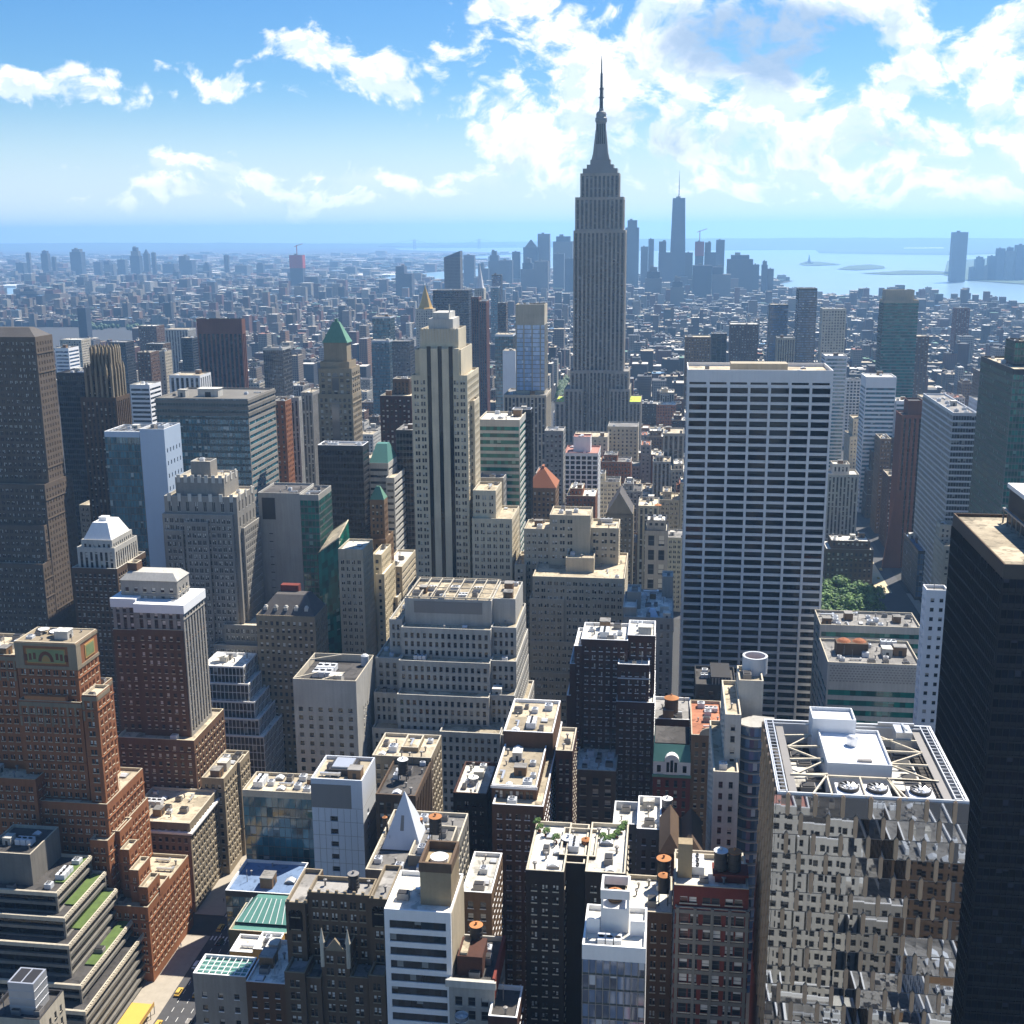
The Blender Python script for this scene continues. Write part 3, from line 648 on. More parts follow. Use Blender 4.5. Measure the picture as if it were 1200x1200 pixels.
for yc in (306, 322, 386, 402):
    for k in range(10): mb.quad((-167.4+k*1.4, yc-1.4, .017), (-166.8+k*1.4, yc-1.4, .017), (-166.8+k*1.4, yc+1.4, .017), (-167.4+k*1.4, yc+1.4, .017))
o = mb.build('road_marking', 'marking'); o['kind'] = 'structure'

# ------------------------------------------------------------------ window styles
punch = lambda p=3.0, w=.5, f=3.6, h=.55, **k: dict(k='punch', p=p, w=w, f=f, h=h, **k)
pier = lambda p=2.6, w=.55, f=3.6, h=.6, **k: dict(k='pier', p=p, w=w, f=f, h=h, **k)
band = lambda f=3.8, h=.5, p=1.8, **k: dict(k='band', f=f, h=h, p=p, **k)
curt = lambda p=1.8, f=3.9, s=.25, **k: dict(k='curtain', p=p, f=f, s=s, **k)
blank = dict(k='blank')

# ================================================================== the skyscrapers and blocks one can name by their look
# ---- the tall spired stone skyscraper
def spired():
    Y = 1290
    tiers = [(680, 726, 203, Y+5, 28), (674, 731, 231, Y+2, 36), (672, 733, 270, Y, 41), (700, 726, 434, Y-4, 47), (668, 737, 435, Y-1, 48), (661, 683, 456, Y-7, 52), (714, 738, 456, Y-7, 52), (650, 662, 471, Y-8, 50), (737, 751, 471, Y-8, 50), (655, 748, 520, Y-11, 58)]
    tiers[3] = (690, 709, 434, Y-4, 47)
    e, org, rects = H('spired_skyscraper', 'soaring grey stone skyscraper with a stepped crown and needle spire', 'skyscraper', tiers, 'esb_stone', dict(k='pier', p=4.3, w=.56, f=3.7, h=.55, r=.8, m=2.6), key='esb', glass='pane_dark', accent='esb_metal', roof='roof_grey', cl=2, ph=.8)
    x = (rects[0][0]+rects[0][1])/2; y = Y+20; z = rects[0][4]
    mb = MB(); mb.box(x-18, x+18, y-13, y+13, z-.9, z+5); mb.box(x-14, x+14, y-11, y+11, z+5, z+9); mb.box(x-10.5, x+10.5, y-9, y+9, z+9, z+14)
    mb.build('crown_base', 'metal_grey', e, org)
    mb = MB()
    mb.frustum((x-9.5, x+9.5, y-7, y+7, z+13.9), (x-5.6, x+5.6, y-5, y+5, z+30)); mb.frustum((x-5.6, x+5.6, y-5, y+5, z+29.9), (x-4.9, x+4.9, y-4.6, y+4.6, z+52))
    for s in (-1, 1):
        mb.frustum((x+s*7-1.5, x+s*7+1.5, y-8.5, y+8.5, z+14), (x+s*4.6-.8, x+s*4.6+.8, y-5.4, y+5.4, z+44))
    mb.build('mooring_mast', 'metal_grey', e, org)
    mb = MB()
    for k in range(-2, 3): mb.box(x+k*1.9-.4, x+k*1.9+.4, y-5.6, y-4.6, z+30, z+50)
    mb.build('mast_glazing', 'pane_black', e, org)
    mb = MB(); mb.lathe(x, y, [(5.4, z+51), (6.2, z+53), (6.2, z+56), (5.2, z+57), (5.4, z+60), (4.6, z+62), (2.6, z+63), (2.2, z+66), (.01, z+66.2)], 20); mb.build('mast_cap', 'metal_grey', e, org)
    mb = MB(); mb.lathe(x, y, [(1.9, z+66), (1.7, z+84), (2.1, z+84.3), (2.1, z+86), (1.4, z+86.3), (1.2, z+100), (.75, z+101), (.6, z+112), (.15, z+118)], 10); mb.lathe(x, y, [(3, z+76), (3, z+76.6), (1.6, z+76.7)], 10)
    mb.bar((x+2.6, y, z+76), (x+2.6, y, z+88), .5); mb.build('spire', 'metal_dark', e, org)
    for r_ in (rects[7], rects[8]):
        mb = MB(); mb.box(r_[0]+.6, r_[1]-.6, r_[2]+.6, r_[3]-8, r_[4]-.75, r_[4]-.3); mb.build('green_terrace', 'lime_green', e, org, label='lime green terrace on a low shoulder')
spired()

# ---- upper left
T = H
T('stone_tower', 'brown brick and stone tower with a low grey hipped roof at the picture edge', 'skyscraper',
  [(-60, 41, 395, 645, (61, 392)), (-60, 52, 567, 638, (85, 557)), (-60, 51.5, 615, 634, (87, 603)), (-60, 50, 660, 628, (89, 645))], 'taupe_stone', punch(3.1, .55, 3.7, .55, pair=True, led=(2, 5, 20), side=dict(w=.4)), key='lincoln', glass='pane_lit', cl=0, ni=100)
e, org, rc = HERO['lincoln']; r0 = rc[0]
mb = MB(); mb.frustum((r0[0]+.5, r0[1]-.5, r0[2]+.5, r0[3]-.5, r0[4]+.1), (r0[0]+9, r0[1]-7, r0[2]+7, r0[3]-7, r0[4]+5)); mb.build('hipped_roof', 'slate', e, org)
T('crowned_tower', 'slim dark brown tower with a crown of pointed buttresses', 'skyscraper',
  [(107, 129, 414, 697, 12), (101, 131, 441, 693, (137, 437)), (94, 136, 466, 690, (149, 458))], 'brown_stone', pier(2.6, .5, 3.6, .55, r=.5), key='chan', cl=0)
e, org, rc = HERO['chan']
mb = MB()
for rr_, hh_ in ((rc[1], 8), (rc[0], 5)):
    for k in range(6):
        x = rr_[0]+(rr_[1]-rr_[0])*k/5
        for y in (rr_[2]-.3, rr_[3]+.3): mb.box(x-.7, x+.7, y-.8, y+.8, rr_[4]-14, rr_[4]+hh_*.5); mb.frustum((x-.7, x+.7, y-.8, y+.8, rr_[4]+hh_*.5), (x-.1, x+.1, y-.1, y+.1, rr_[4]+hh_))
    for k in range(1, 4):
        y = rr_[2]+(rr_[3]-rr_[2])*k/4
        for x in (rr_[0]-.3, rr_[1]+.3): mb.box(x-.8, x+.8, y-.7, y+.7, rr_[4]-14, rr_[4]+hh_*.5); mb.frustum((x-.8, x+.8, y-.7, y+.7, rr_[4]+hh_*.5), (x-.1, x+.1, y-.1, y+.1, rr_[4]+hh_))
mb.build('buttress_crown', 'tan_stone', e, org)
T('black_glass_tower', 'black glass tower half hidden between the two brown stone towers', 'skyscraper', [(66, 101, 437, 800, 30)], 'metal_dark', curt(1.6, 3.8, .3), glass='pane_black', accent='metal_dark', frame='metal_dark', roof='roof_dark')
e, org, rc = H('glass_tower', 'teal glass tower with a blank pale blue panel wall and roof frame', 'office tower',
  [(122, 163, 506, 606, 24, dict(k='curtain', p=1.7, f=3.9, s=.12, g='glass_teal', m=3)), (163.2, 192, 503, 605, (211, 495), dict(side=dict(k='punch', p=4.2, w=.3, f=7, h=.35, m=9)))], 'panel_blue', blank, accent='spandrel_teal', roof='roof_dark', cl=4, coping='white_paint')
mb = MB(); r0 = rc[0]
for k in range(5):
    x = r0[0]+1+(r0[1]-r0[0]-2)*k/4; mb.bar((x, r0[2]+1, r0[4]-.2), (x, r0[3]-1, r0[4]-.2), .35)
for k in range(4):
    y = r0[2]+1+(r0[3]-r0[2]-2)*k/3; mb.bar((r0[0]+1, y, r0[4]+.2), (r0[1]-1, y, r0[4]+.2), .35)
mb.build('roof_frame', 'steel', e, org)
T('wide_glass_block', 'broad blue glass office block with dark stone bands and a flat cream roof', 'office tower',
  [(182, 290, 467, 690, (322, 458))], 'grey_stone', dict(k='curtain', p=1.8, f=4.1, s=.36, m=.5, side=dict(k='band', f=4.1, h=.5, m=1)), key='wide', glass='glass_teal', accent='spandrel_teal', roof='roof_tan', cl=5)
e, org, rc = HERO['wide']; r0 = rc[0]
mb = MB()
for z in (0.3, 4.2, 8): 
    mb.box(r0[0]-.5, r0[1]+.5, r0[2]-.5, r0[3]+.5, r0[4]-z-2.6, r0[4]-z-.6)
mb.build('stone_band', 'concrete_dark', e, org)
put(e, org, 'stair_house', r0[0]+28, r0[2]+18, r0[4]-1, 13, 8, 5); put(e, org, 'stair_house', r0[0]+12, r0[2]+14, r0[4]-1, 5, 5, 4.5)
T('white_crowned_block', 'dark brick block with white columned upper floors and a pale mansard', 'office building',
  [(95, 131, 633, 526, 22, dict(m=1.2, f=3.4)), (90, 134, 642, 525, 25, dict(k='pier', p=2.4, w=.55, f=4, h=.8)), (84, 137, 666, 521, 32, dict(wi=2))], 'grey_pale', punch(2.4, .5, 3.3, .5), key='wmans', cl=0, coping='grey_pale', wall2='brown_stone')
e, org, rc = HERO['wmans']; r0 = rc[0]
mb = MB(); mb.frustum((r0[0]+.6, r0[1]-.6, r0[2]+.6, r0[3]-.6, r0[4]-.4), (r0[0]+4, r0[1]-4, r0[2]+5, r0[3]-5, r0[4]+7.5)); mb.box((r0[0]+r0[1])/2-2, (r0[0]+r0[1])/2+2, r0[2]+8, r0[2]+12, r0[4]+7, r0[4]+9.5); mb.build('mansard_roof', 'white_stone', e, org)
T('art_deco_tower', 'grey art deco tower with a notched crown and stepped shoulders', 'office tower',
  [(223, 246, 541, 558, 9, blank), (205, 262, 560, 554, 20, dict(p=4.6, w=.32, f=9, h=.75, m=1.5)), (192, 277, 582, 551, 26, dict(p=4.6, w=.32, f=8, h=.6, m=1.5)), (190, 272, 603, 549, 32), (216, 243, 612, 547.5, 34), (270, 286, 619, 555, 24), (193, 214, 622, 548, 33), (262, 318, 733, 546, 34), (250, 332, 757, 543, 38), (244, 341, 780, 540, 42)],
  'grey_stone', punch(2.75, .62, 3.6, .6, pair=True, m=1.6), key='deco', glass='pane_lit', cl=2, roof='roof_tan', coping='grey_pale')
e, org, rc = HERO['deco']
mb = MB()
for r_ in (rc[1], rc[2]):
    for k in range(7):
        x = r_[0]+(r_[1]-r_[0])*(k+.5)/7; mb.box(x-.9, x+.9, r_[2]-.25, r_[2]+.3, r_[4]-2.5, r_[4]+1.4)
    for k in range(3):
        y = r_[2]+(r_[3]-r_[2])*(k+.5)/3; mb.box(r_[1]-.3, r_[1]+.25, y-.9, y+.9, r_[4]-2.5, r_[4]+1.4)
mb.build('crown_tooth', 'grey_pale', e, org, kind='stuff')
# ---- left middle
T('brown_tower', 'brown brick tower with a white cornice band and grey upper floors', 'office tower',
  [(149, 160, 660, 450, 5, blank), (141, 207, 681, 446, (214, 672), dict(p=4, w=.4, wi=2)), (158, 214, 710, 439, (233, 692), dict(k='pier', p=3.2, w=.5, f=3.5, h=.6, r=.4, wi=2)), (131, 158.5, 703, 441.5, 24, dict(k='pier', p=3.4, w=.5, wi=2)),
   (160, 214.3, 738, 438.6, (233.6, 722)), (132, 160.5, 738, 440.8, 26), (137, 227, 866, 433, (251, 849))], 'brick_brown', punch(3.3, .42, 3.5, .5, led=(1,)), key='brown', glass='pane_lit', coping='limestone', cl=3, wall2='grey_stone')
e, org, rc = HERO['brown']; r_ = rc[2]; r3 = rc[3]
mb = MB(); mb.box(r_[0]-.5, r_[1]+.6, r_[2]-.6, r_[3]+.5, r_[4]-3.0, r_[4]+.7); mb.box(r3[0]-.6, r_[0]-.51, r3[2]-.6, r3[3]+.4, r3[4]-3.0, r3[4]+.7); mb.build('cornice', 'white_paint', e, org, label='broad white painted cornice band')
r1 = rc[1]; mb = MB(); mb.frustum((r1[0]-.3, r1[1]+.3, r1[2]-.3, r1[3]+.3, r1[4]+.2), (r1[0]+2.4, r1[1]-2.4, r1[2]+2.4, r1[3]-2.4, r1[4]+3.0)); mb.build('hipped_roof', 'grey_pale', e, org)
T('terraced_glass_block', 'white terraced office block with gridded glass on every step', 'office building',
  [(237, 285, 781, 509, (301, 764)), (239, 291, 801, 506, (318, 781)), (240, 298, 822, 503, (330, 797)), (241, 303, 842, 500, (341, 812)), (242, 309, 862, 497, (350, 830))],
  'white_stone', dict(k='curtain', p=1.9, f=3.7, s=.2, m=.7, mw=.22, fm='white_stone', hw=.25), key='terr', glass='glass_smoke', roof='roof_white', cl=3, coping='white_stone')
T('brick_crest_tower', 'orange brick tower with a coloured mosaic panel under its roof', 'office tower',
  [(17, 88, 753, 371, (103, 737), dict(m=9.5)), (-40, 17.5, 767, 371.5, 22), (22, 95, 822, 368, 24), (95.5, 113, 815, 366.5, (131, 803)), (-60, 41, 911, 362, 16), (20, 125, 940, 364, 24), (123, 140, 974, 366.2, (149, 965)), (140.2, 151, 996, 364, (160, 984)), (151.2, 162, 1020, 361.5, (172, 1004)), (162.2, 173, 1040, 359, (185, 1023)), (105, 126, 985, 360, 20), (173.2, 187, 1040, 367, (198, 1026)), (122, 173, 1062, 357, 30)],
  'brick_orange', punch(2.9, .55, 3.5, .52, pair=True, led=(1, 6)), key='french', glass='pane_lit', roof='roof_tan', coping='beige', cl=7)
e, org, rc = HERO['french']; r_ = rc[0]
mb = MB(); mb.box(r_[0]-.25, r_[1]+.25, r_[2]-.25, r_[3]+.25, r_[4]-9.8, r_[4]-8.6); mb.box(r_[0]-.25, r_[1]+.25, r_[2]-.25, r_[3]+.25, r_[4]-1.3, r_[4]-.2)
mb.box(r_[0]-.2, r_[0]+3, r_[2]-.2, r_[2]+3, r_[4]-8.6, r_[4]-1.3); mb.box(r_[1]-3, r_[1]+.2, r_[2]-.2, r_[2]+3, r_[4]-8.6, r_[4]-1.3); mb.build('stone_trim', 'tan_stone', e, org)
x0, x1, zt = r_[0]+4, r_[1]-4, r_[4]-2.2; y = r_[2]-.12
mb = MB(); mb.box(x0, x1, y-.1, y+.3, zt-5.5, zt, 0, True); mb.box(x0+.4, x1-.4, y-.16, y+.2, zt-5.1, zt-.4, 1, True)
xm = (x0+x1)/2
for k in range(10):
    a0, a1 = pi*k/10, pi*(k+1)/10
    mb.quad((xm+cos(a0)*1.7, y-.2, zt-4.8+sin(a0)*2.6), (xm+cos(a0)*2.9, y-.2, zt-4.8+sin(a0)*3.9), (xm+cos(a1)*2.9, y-.2, zt-4.8+sin(a1)*3.9), (xm+cos(a1)*1.7, y-.2, zt-4.8+sin(a1)*2.6), 2)
    mb.poly([(xm, y-.2, zt-4.8), (xm+cos(a0)*1.5, y-.2, zt-4.8+sin(a0)*2.2), (xm+cos(a1)*1.5, y-.2, zt-4.8+sin(a1)*2.2)], 0)
for sgn in (-1, 1):
    for k in range(3): mb.box(xm+sgn*(4.2+k*1.6)-.5, xm+sgn*(4.2+k*1.6)+.5, y-.2, y+.1, zt-4-.3*k, zt-1.6-.3*k, 2, True)
plain_mat('mosaic_green', (.19, .235, .10), .5, 0, .4)
mb.build('mosaic_panel', ['ochre', 'mosaic_green', 'granite_red'], e, org, label='green and orange mosaic panel with a rising sun')
mb = MB(); x1_ = r_[1]+.12; mb.box(x1_-.3, x1_+.1, r_[2]+6, r_[2]+13, zt-5.5, zt-.3, 0, True); mb.box(x1_-.2, x1_+.16, r_[2]+6.6, r_[2]+12.4, zt-4.9, zt-.9, 1, True); mb.build('mosaic_panel', ['ochre', 'mosaic_green'], e, org)
mb = MB()
for q_ in (rc[2], rc[3], rc[1]):
    mb.box(q_[0]-.12, q_[1]+.12, q_[2]-.18, q_[2]+.1, q_[4]-2.0, q_[4]-.5, 0, True); k = q_[0]+.35
    while k < q_[1]: mb.box(k-.38, k+.38, q_[2]-.15, q_[2]+.1, q_[4]-9.5, q_[4]-2.0, 0, True); k += 2.93
    mb.box(q_[1]-.05, q_[1]+.16, q_[2]+.4, q_[3]-.4, q_[4]-2.0, q_[4]-.5, 0, True)
mb.build('stone_pilaster', 'tan_stone', e, org, kind='stuff')
r_ = rc[2]; mb = MB(); mb.box(r_[0]+2, r_[1]-6, r_[2]+.4, r_[2]+2.5, r_[4]-1, r_[4]+1.6); mb.build('awning_wall', 'wood_orange', e, org)
T('rounded_cornice_block', 'tan stone block with a white cornice curving round its corner', 'office building',
  [(143, 222, 963, 402, (252, 926))], 'tan_stone', punch(2.7, .48, 3.5, .55, led=(1, 9), side=dict(w=.6)), key='round', glass='pane', roof='roof_tan', cl=6, coping='limestone_pale')
e, org, rc = HERO['round']; r_ = rc[0]
mb = MB(); mb.box(r_[0]-.2, r_[1]+1.1, r_[2]-1.1, r_[3], r_[4]-4.2, r_[4]-3.5); mb.box(r_[0]-.2, r_[1]+.8, r_[2]-.8, r_[3], r_[4]-4.6, r_[4]-4.2, bottom=True); mb.build('cornice', 'white_stone', e, org)
T('stepped_stone_block', 'stepped tan stone block just behind the rounded cornice', 'office building',
  [(253, 281, 893, 447, (291, 880)), (236, 262, 912, 431, (284, 884))], 'tan_stone', punch(2.7, .5, 3.5, .55, led=(1, 8)), roof='roof_tan', cl=6, coping='limestone_pale')
# ---- green terraces bottom left
def terraces():
    spec = [(-20, 35, 1000, 338, (68, 969), dict(k='blank')), (-30, 66, 1043, 333, (95, 1010)), (-30, 75, 1072, 329, (119, 1021)), (-30, 80, 1104, 324, (146, 1042)), (-30, 94, 1150, 319, (160, 1075)), (-30, 99, 1180, 314, (166, 1087))]
    e, org, rc = H('green_terrace_office', 'stepped office with dark ribbon windows and grass on its terraces', 'office building', spec, 'concrete_dark', band(3.6, .7, 1.5, m=.7, r=.9), key='terrg', glass='pane_black', accent='concrete_dark', roof='roof_dark', coping='limestone_pale', cl=2)
    for r_ in rc[1:5]:
        w = (r_[1]-r_[0])
        mb = MB(); mb.box(r_[1]-4.6, r_[1]-.8, r_[2]+(r_[3]-r_[2])*.3, r_[3]-1.0, r_[4]-.95, r_[4]-.45); mb.build('roof_lawn', 'lawn', e, org)
    mb = MB()
    for r_ in rc[1:6]:
        k = r_[2]+1
        while k < r_[3]-1: mb.box(r_[1]+.02, r_[1]+.3, k-.25, k+.25, r_[4]-1.4, r_[4]+.1, 0, True); k += 1.5
        mb.box(r_[0], r_[1]+.35, r_[2]-.35, r_[2]-.02, r_[4]-1.3, r_[4]+.1, 0, True); mb.box(r_[1]+.02, r_[1]+.34, r_[2], r_[3], r_[4]-1.2, r_[4]-.2, 0, True)
    mb.build('notched_parapet', 'limestone_pale', e, org)
terraces()
T('corner_plant_house', 'pale roof corner carrying a boxed silver air handler at the frame edge', 'office building',
  [(-16, 46, 1193, 246, (65, 1160))], 'limestone_pale', punch(3, .4), roof='roof_dark', cl=3, coping='metal_dark', key='corner', ni=40)
e, org, rc = HERO['corner']; r_ = rc[0]
mb = MB(); x0, x1 = r_[1]-9.5, r_[1]-2.5; y0 = r_[2]+3
mb.box(x0, x1, y0, y0+6.5, r_[4]-1, r_[4]+8); mb.box(x0+.5, (x0+x1)/2-.2, y0+.5, y0+6, r_[4]+8.01, r_[4]+8.05, 1); mb.box((x0+x1)/2+.2, x1-.5, y0+.5, y0+6, r_[4]+8.01, r_[4]+8.05, 1)
for z in (1, 3.3, 5.6): mb.box(x0-.1, x1+.1, y0-.1, y0+6.6, r_[4]+z, r_[4]+z+.2, 0, True)
mb.build('air_handler', ['steel', 'metal_dark'], e, org)
# ---- fifth avenue west side
T('reflecting_glass_block', 'low teal glass block mirroring a park, beside the white tiled tower', 'office building',
  [(284, 366, 928, 393, (372, 908), dict(m=2.5))], 'limestone_pale', curt(2.2, 4.0, .06, mw=.07, md=.08, hd=.06, hw=.08), glass='glass_teal', accent='spandrel_teal', roof='roof_tan', cl=5)
T('blue_roof_hall', 'low hall with a wide flat blue roof and white front edge', 'hall', [(264, 340, 1046, 366, 22)], 'metal_dark', curt(2.5, 4.2, .1), glass='glass_teal', roof='roof_blue', coping='white_paint', cl=2)
T('glass_lean_to', 'olive low building with a sloping green glass roof', 'low building', [(268, 336, 1092, 346, 17)], 'olive', punch(5, .35, 5, .55), roof='skylight_glass', cl=0, coping='beige', key='lean', ni=20)
T('ochre_shed', 'ochre rooftop building with white roofs beside the avenue', 'low building', [(296, 322, 1113, 331, 10), (269, 300, 1116, 333, 10)], 'ochre', punch(7, .2, 5, .4), roof='roof_white', cl=3, coping='white_paint', ni=20)
T('skylit_house', 'grey low building roofed with a gridded green glass skylight', 'low building', [(226, 288, 1143, 304, (298, 1122))], 'grey_stone', punch(5, .3, 4.5, .4, m=5), roof='skylight_glass', cl=0, coping='white_paint', key='skylit', ni=20)
e, org, rc = HERO['skylit']; r_ = rc[0]; mb = MB()
for k in range(9): x = r_[0]+.5+(r_[1]-r_[0]-1)*k/8; mb.bar((x, r_[2]+.3, r_[4]-.6), (x, r_[3]-.3, r_[4]-.4), .22)
for k in range(5): y = r_[2]+.5+(r_[3]-r_[2]-1)*k/4; mb.bar((r_[0]+.3, y, r_[4]-.5), (r_[1]-.3, y, r_[4]-.5), .22)
mb.build('skylight_bars', 'white_paint', e, org)
r_ = HERO['lean'][2][0]; e, org = HERO['lean'][:2]; mb = MB(); mb.frustum((r_[0]+.5, r_[1]-.5, r_[2]+5, r_[3]-.5, r_[4]), (r_[0]+5, r_[1]-2, r_[3]-3, r_[3]-.5, r_[4]+4)); mb.build('glass_roof', 'skylight_glass', e, org)
mb = MB()
for k in range(9): x = r_[0]+1+(r_[1]-r_[0]-2)*k/8; mb.bar((x, r_[2]+5, r_[4]+.1), (x*.75+.25*(r_[0]+r_[1])/2+.5, r_[3]-3, r_[4]+4.1), .2)
mb.build('glazing_bar', 'white_paint', e, org)
T('white_roof_shop', 'low brown building with cluttered white air units on its roof', 'low building', [(288, 334, 1152, 300, 22)], 'brick_brown', punch(3.4, .4), roof='roof_white', cl=10, coping='white_paint', ni=40)
T('tiled_tower', 'slim white tiled tower with a grey louvre panel and few windows', 'office tower', [(364, 424, 914, 322, (440, 888), dict(skip=(0, 1, 3, 4, 5, -1)))], 'tile_white', punch(2.25, .95, 4.2, .4, m=11), key='tile', glass='pane_dark', roof='roof_tan', coping='tile_white', cl=1)
e, org, rc = HERO['tile']; r_ = rc[0]
mb = MB(); mb.box(r_[0]-.06, r_[0]+(r_[1]-r_[0])*.78, r_[2]-.07, r_[2]+.1, r_[4]-9.3, r_[4]-1.6, 0, True); mb.build('louvre_panel', 'metal_grey', e, org)
mb = MB()
for k in range(1, 8): x = r_[0]+(r_[1]-r_[0])*k/8; mb.box(x-.04, x+.04, r_[2]-.035, r_[2]+.02, r_[4]-70, r_[4]-9.5)
for k in range(2, 16): mb.box(r_[0], r_[1], r_[2]-.03, r_[2]+.02, r_[4]-4.6*k-.04, r_[4]-4.6*k+.04, 0, True); mb.box(r_[1]-.02, r_[1]+.03, r_[2], r_[3], r_[4]-4.6*k-.04, r_[4]-4.6*k+.04, 0, True)
mb.build('panel_joints', 'metal_grey', e, org)
mb = MB(); mb.box(r_[0]+4, r_[1]-4, r_[2]+5, r_[3]-3, r_[4]-1, r_[4]+.9); mb.box(r_[0]+5, r_[1]-5, r_[2]+6, r_[3]-4, r_[4]+.9, r_[4]+1.5, 1); mb.build('roof_plant', ['metal_dark', 'steel'], e, org)
T('concrete_block', 'bare grey concrete block with a sunlit blank flank and open roof plant', 'office building', [(343, 417, 797, 434, (441, 768), dict(side=dict(k='punch', p=3.4, w=.28, f=3.7, h=.45, m=14, mg=9)))], 'concrete', punch(4.0, .42, 3.7, .5, m=11), key='conc', glass='pane_dark', roof='roof_dark', cl=0, coping='limestone_pale', ph=3.0)
e, org, rc = HERO['conc']; r_ = rc[0]
put(e, org, 'cooling_unit', r_[0]+9, r_[2]+12, r_[4]-3, 8, 5, 3.6); put(e, org, 'cooling_unit', r_[0]+9, r_[2]+18, r_[4]-3, 8, 5, 3.6); put(e, org, 'stair_house', r_[0]+16, r_[2]+7, r_[4]-3, 5, 4, 3)
mb = MB(); mb.bar((r_[0]+.5, r_[2]+1, r_[4]), (r_[0]+8, r_[2]+8, r_[4]), .5); mb.bar((r_[0]+.5, r_[3]-8, r_[4]), (r_[0]+12, r_[3]-1, r_[4]), .5); mb.bar((r_[0]+12, r_[2]+.5, r_[4]), (r_[0]+19, r_[2]+9, r_[4]), .5); mb.build('roof_brace', 'limestone_pale', e, org)
mb = MB(); mb.lathe(r_[1]-3, r_[3]-4, [(1.7, r_[4]-3), (1.7, r_[4]+1.2), (.9, r_[4]+1.8), (.01, r_[4]+1.9)], 14); mb.build('storage_tank', 'metal_pale', e, org)
# ---- centre
T('stepped_office', 'large grey stone office stepping back in rows of square windows', 'office building',
  [(474, 576, 703, 474, 30, blank), (576.3, 604, 702, 477, 26, blank), (470, 575, 737, 466, 38), (575.2, 605, 735.5, 469, 34), (456, 471, 726, 470, 30), (467, 574, 776, 458, 46), (574.2, 605, 775, 461, 42), (440, 468, 771, 462, 38), (465, 573, 816, 450, 54), (573.2, 603, 815, 453, 50), (438, 467, 812, 455, 44), (515, 586, 859, 440, 62), (586.2, 606, 862, 442, 60), (436, 516, 855, 447, 55)],
  'grey_pale', punch(2.55, .5, 3.75, .6, m=1.6, r=.45), key='gstep', glass='pane_dark', roof='roof_tan', coping='grey_pale', cl=2)
e, org, rc = HERO['gstep']; r_ = rc[0]; mb = MB()
mb.box(r_[0]+4, r_[1]-4, r_[2]-.12, r_[2]+.1, r_[4]-6, r_[4]-.8, 0, True); mb.build('louvre_panel', 'metal_grey', e, org)
mb = MB()
for k in range(8): x = r_[0]+1+(r_[1]-r_[0]-2)*k/7; mb.bar((x, r_[2]+.5, r_[4]+.8), (x, r_[3]-.5, r_[4]+.8), .4)
for y in (r_[2]+.6, (r_[2]+r_[3])/2, r_[3]-.6): mb.bar((r_[0], y, r_[4]+.8), (r_[1], y, r_[4]+.8), .4)
mb.build('roof_frame', 'limestone_pale', e, org)
for k in range(6): put(e, org, random.choice(('cooling_unit', 'machine_box', 'air_conditioner')), r_[0]+4+k*5, r_[2]+8+(k % 2)*9, r_[4]-1, 4, 4, 2.2)
T('brown_checker_block', 'brown roofed block with a beige chequered sunlit flank', 'apartment building', [(470, 490, 876, 352, 10, blank), (436, 505, 887, 346, (521, 862))], 'tan_stone', punch(2.6, .5, 3.3, .55), roof='roof_tan', cl=9, coping='limestone_pale')
T('finned_dark_block', 'dark roofed block crowded with pale ducts and a round tank', 'office building', [(440, 487, 932, 322, (506, 888))], 'brown_stone', pier(2.4, .6, 3.5, .6), roof='roof_dark', cl=14, coping='brown_stone', key='fin')
T('pyramid_podium', 'grey roofed building holding the white pyramid and pale machine sheds', 'office building', [(478, 523, 1004, 284, (527, 968), blank), (428, 524, 1022, 279, 34)], 'concrete_dark', punch(3, .5), roof='roof_grey', cl=8, coping='limestone_pale', key='podium')
T('gothic_block', 'brown gothic block with pointed gables and corner turrets', 'apartment building',
  [(360, 433, 1048, 254, (440, 1030)), (334, 357, 1058, 252.3, 16), (432.5, 454, 1054, 252.1, 16), (376, 409, 1112, 248, 18), (333, 357, 1140, 246, 20), (357.3, 376, 1146, 247, 18), (409.3, 431, 1146, 247.2, 18), (431.3, 451, 1144, 246.2, 20)], 'brown_stone', punch(2.5, .62, 3.3, .55, pair=True, m=1.4), key='goth', glass='pane_lit', roof='roof_grey', coping='tan_stone', cl=3)
e, org, rc = HERO['goth']; r_ = rc[3]; mb = MB()
xm = (r_[0]+r_[1])/2; i = len(mb.v)
mb.poly([(r_[0]+1, r_[2]-.15, r_[4]-.5), (r_[1]-1, r_[2]-.15, r_[4]-.5), (xm, r_[2]-.15, r_[4]+2.8)]); mb.poly([(r_[1]-1, r_[2]+.5, r_[4]-.5), (r_[0]+1, r_[2]+.5, r_[4]-.5), (xm, r_[2]+.5, r_[4]+2.8)])
mb.quad((r_[0]+1, r_[2]-.15, r_[4]-.5), (xm, r_[2]-.15, r_[4]+2.8), (xm, r_[2]+.5, r_[4]+2.8), (r_[0]+1, r_[2]+.5, r_[4]-.5)); mb.quad((xm, r_[2]-.15, r_[4]+2.8), (r_[1]-1, r_[2]-.15, r_[4]-.5), (r_[1]-1, r_[2]+.5, r_[4]-.5), (xm, r_[2]+.5, r_[4]+2.8))
mb.build('gable', 'tan_stone', e, org)
for x in (r_[0]+.3, r_[1]-.3):
    mb = MB(); mb.lathe(x, r_[2]+.2, [(.55, r_[4]-5), (.55, r_[4]+1.5), (.75, r_[4]+1.6), (.6, r_[4]+2.2), (.1, r_[4]+5.2), (.01, r_[4]+5.3)], 8); mb.build('pinnacle', 'limestone_pale', e, org)
mb = MB()
for r_ in rc[:3]:
    k = r_[0]+.4
    while k < r_[1]: mb.box(k, k+.7, r_[2]-.1, r_[2]+.4, r_[4]+.1, r_[4]+.9); k += 2.2
mb.build('battlement', 'tan_stone', e, org)
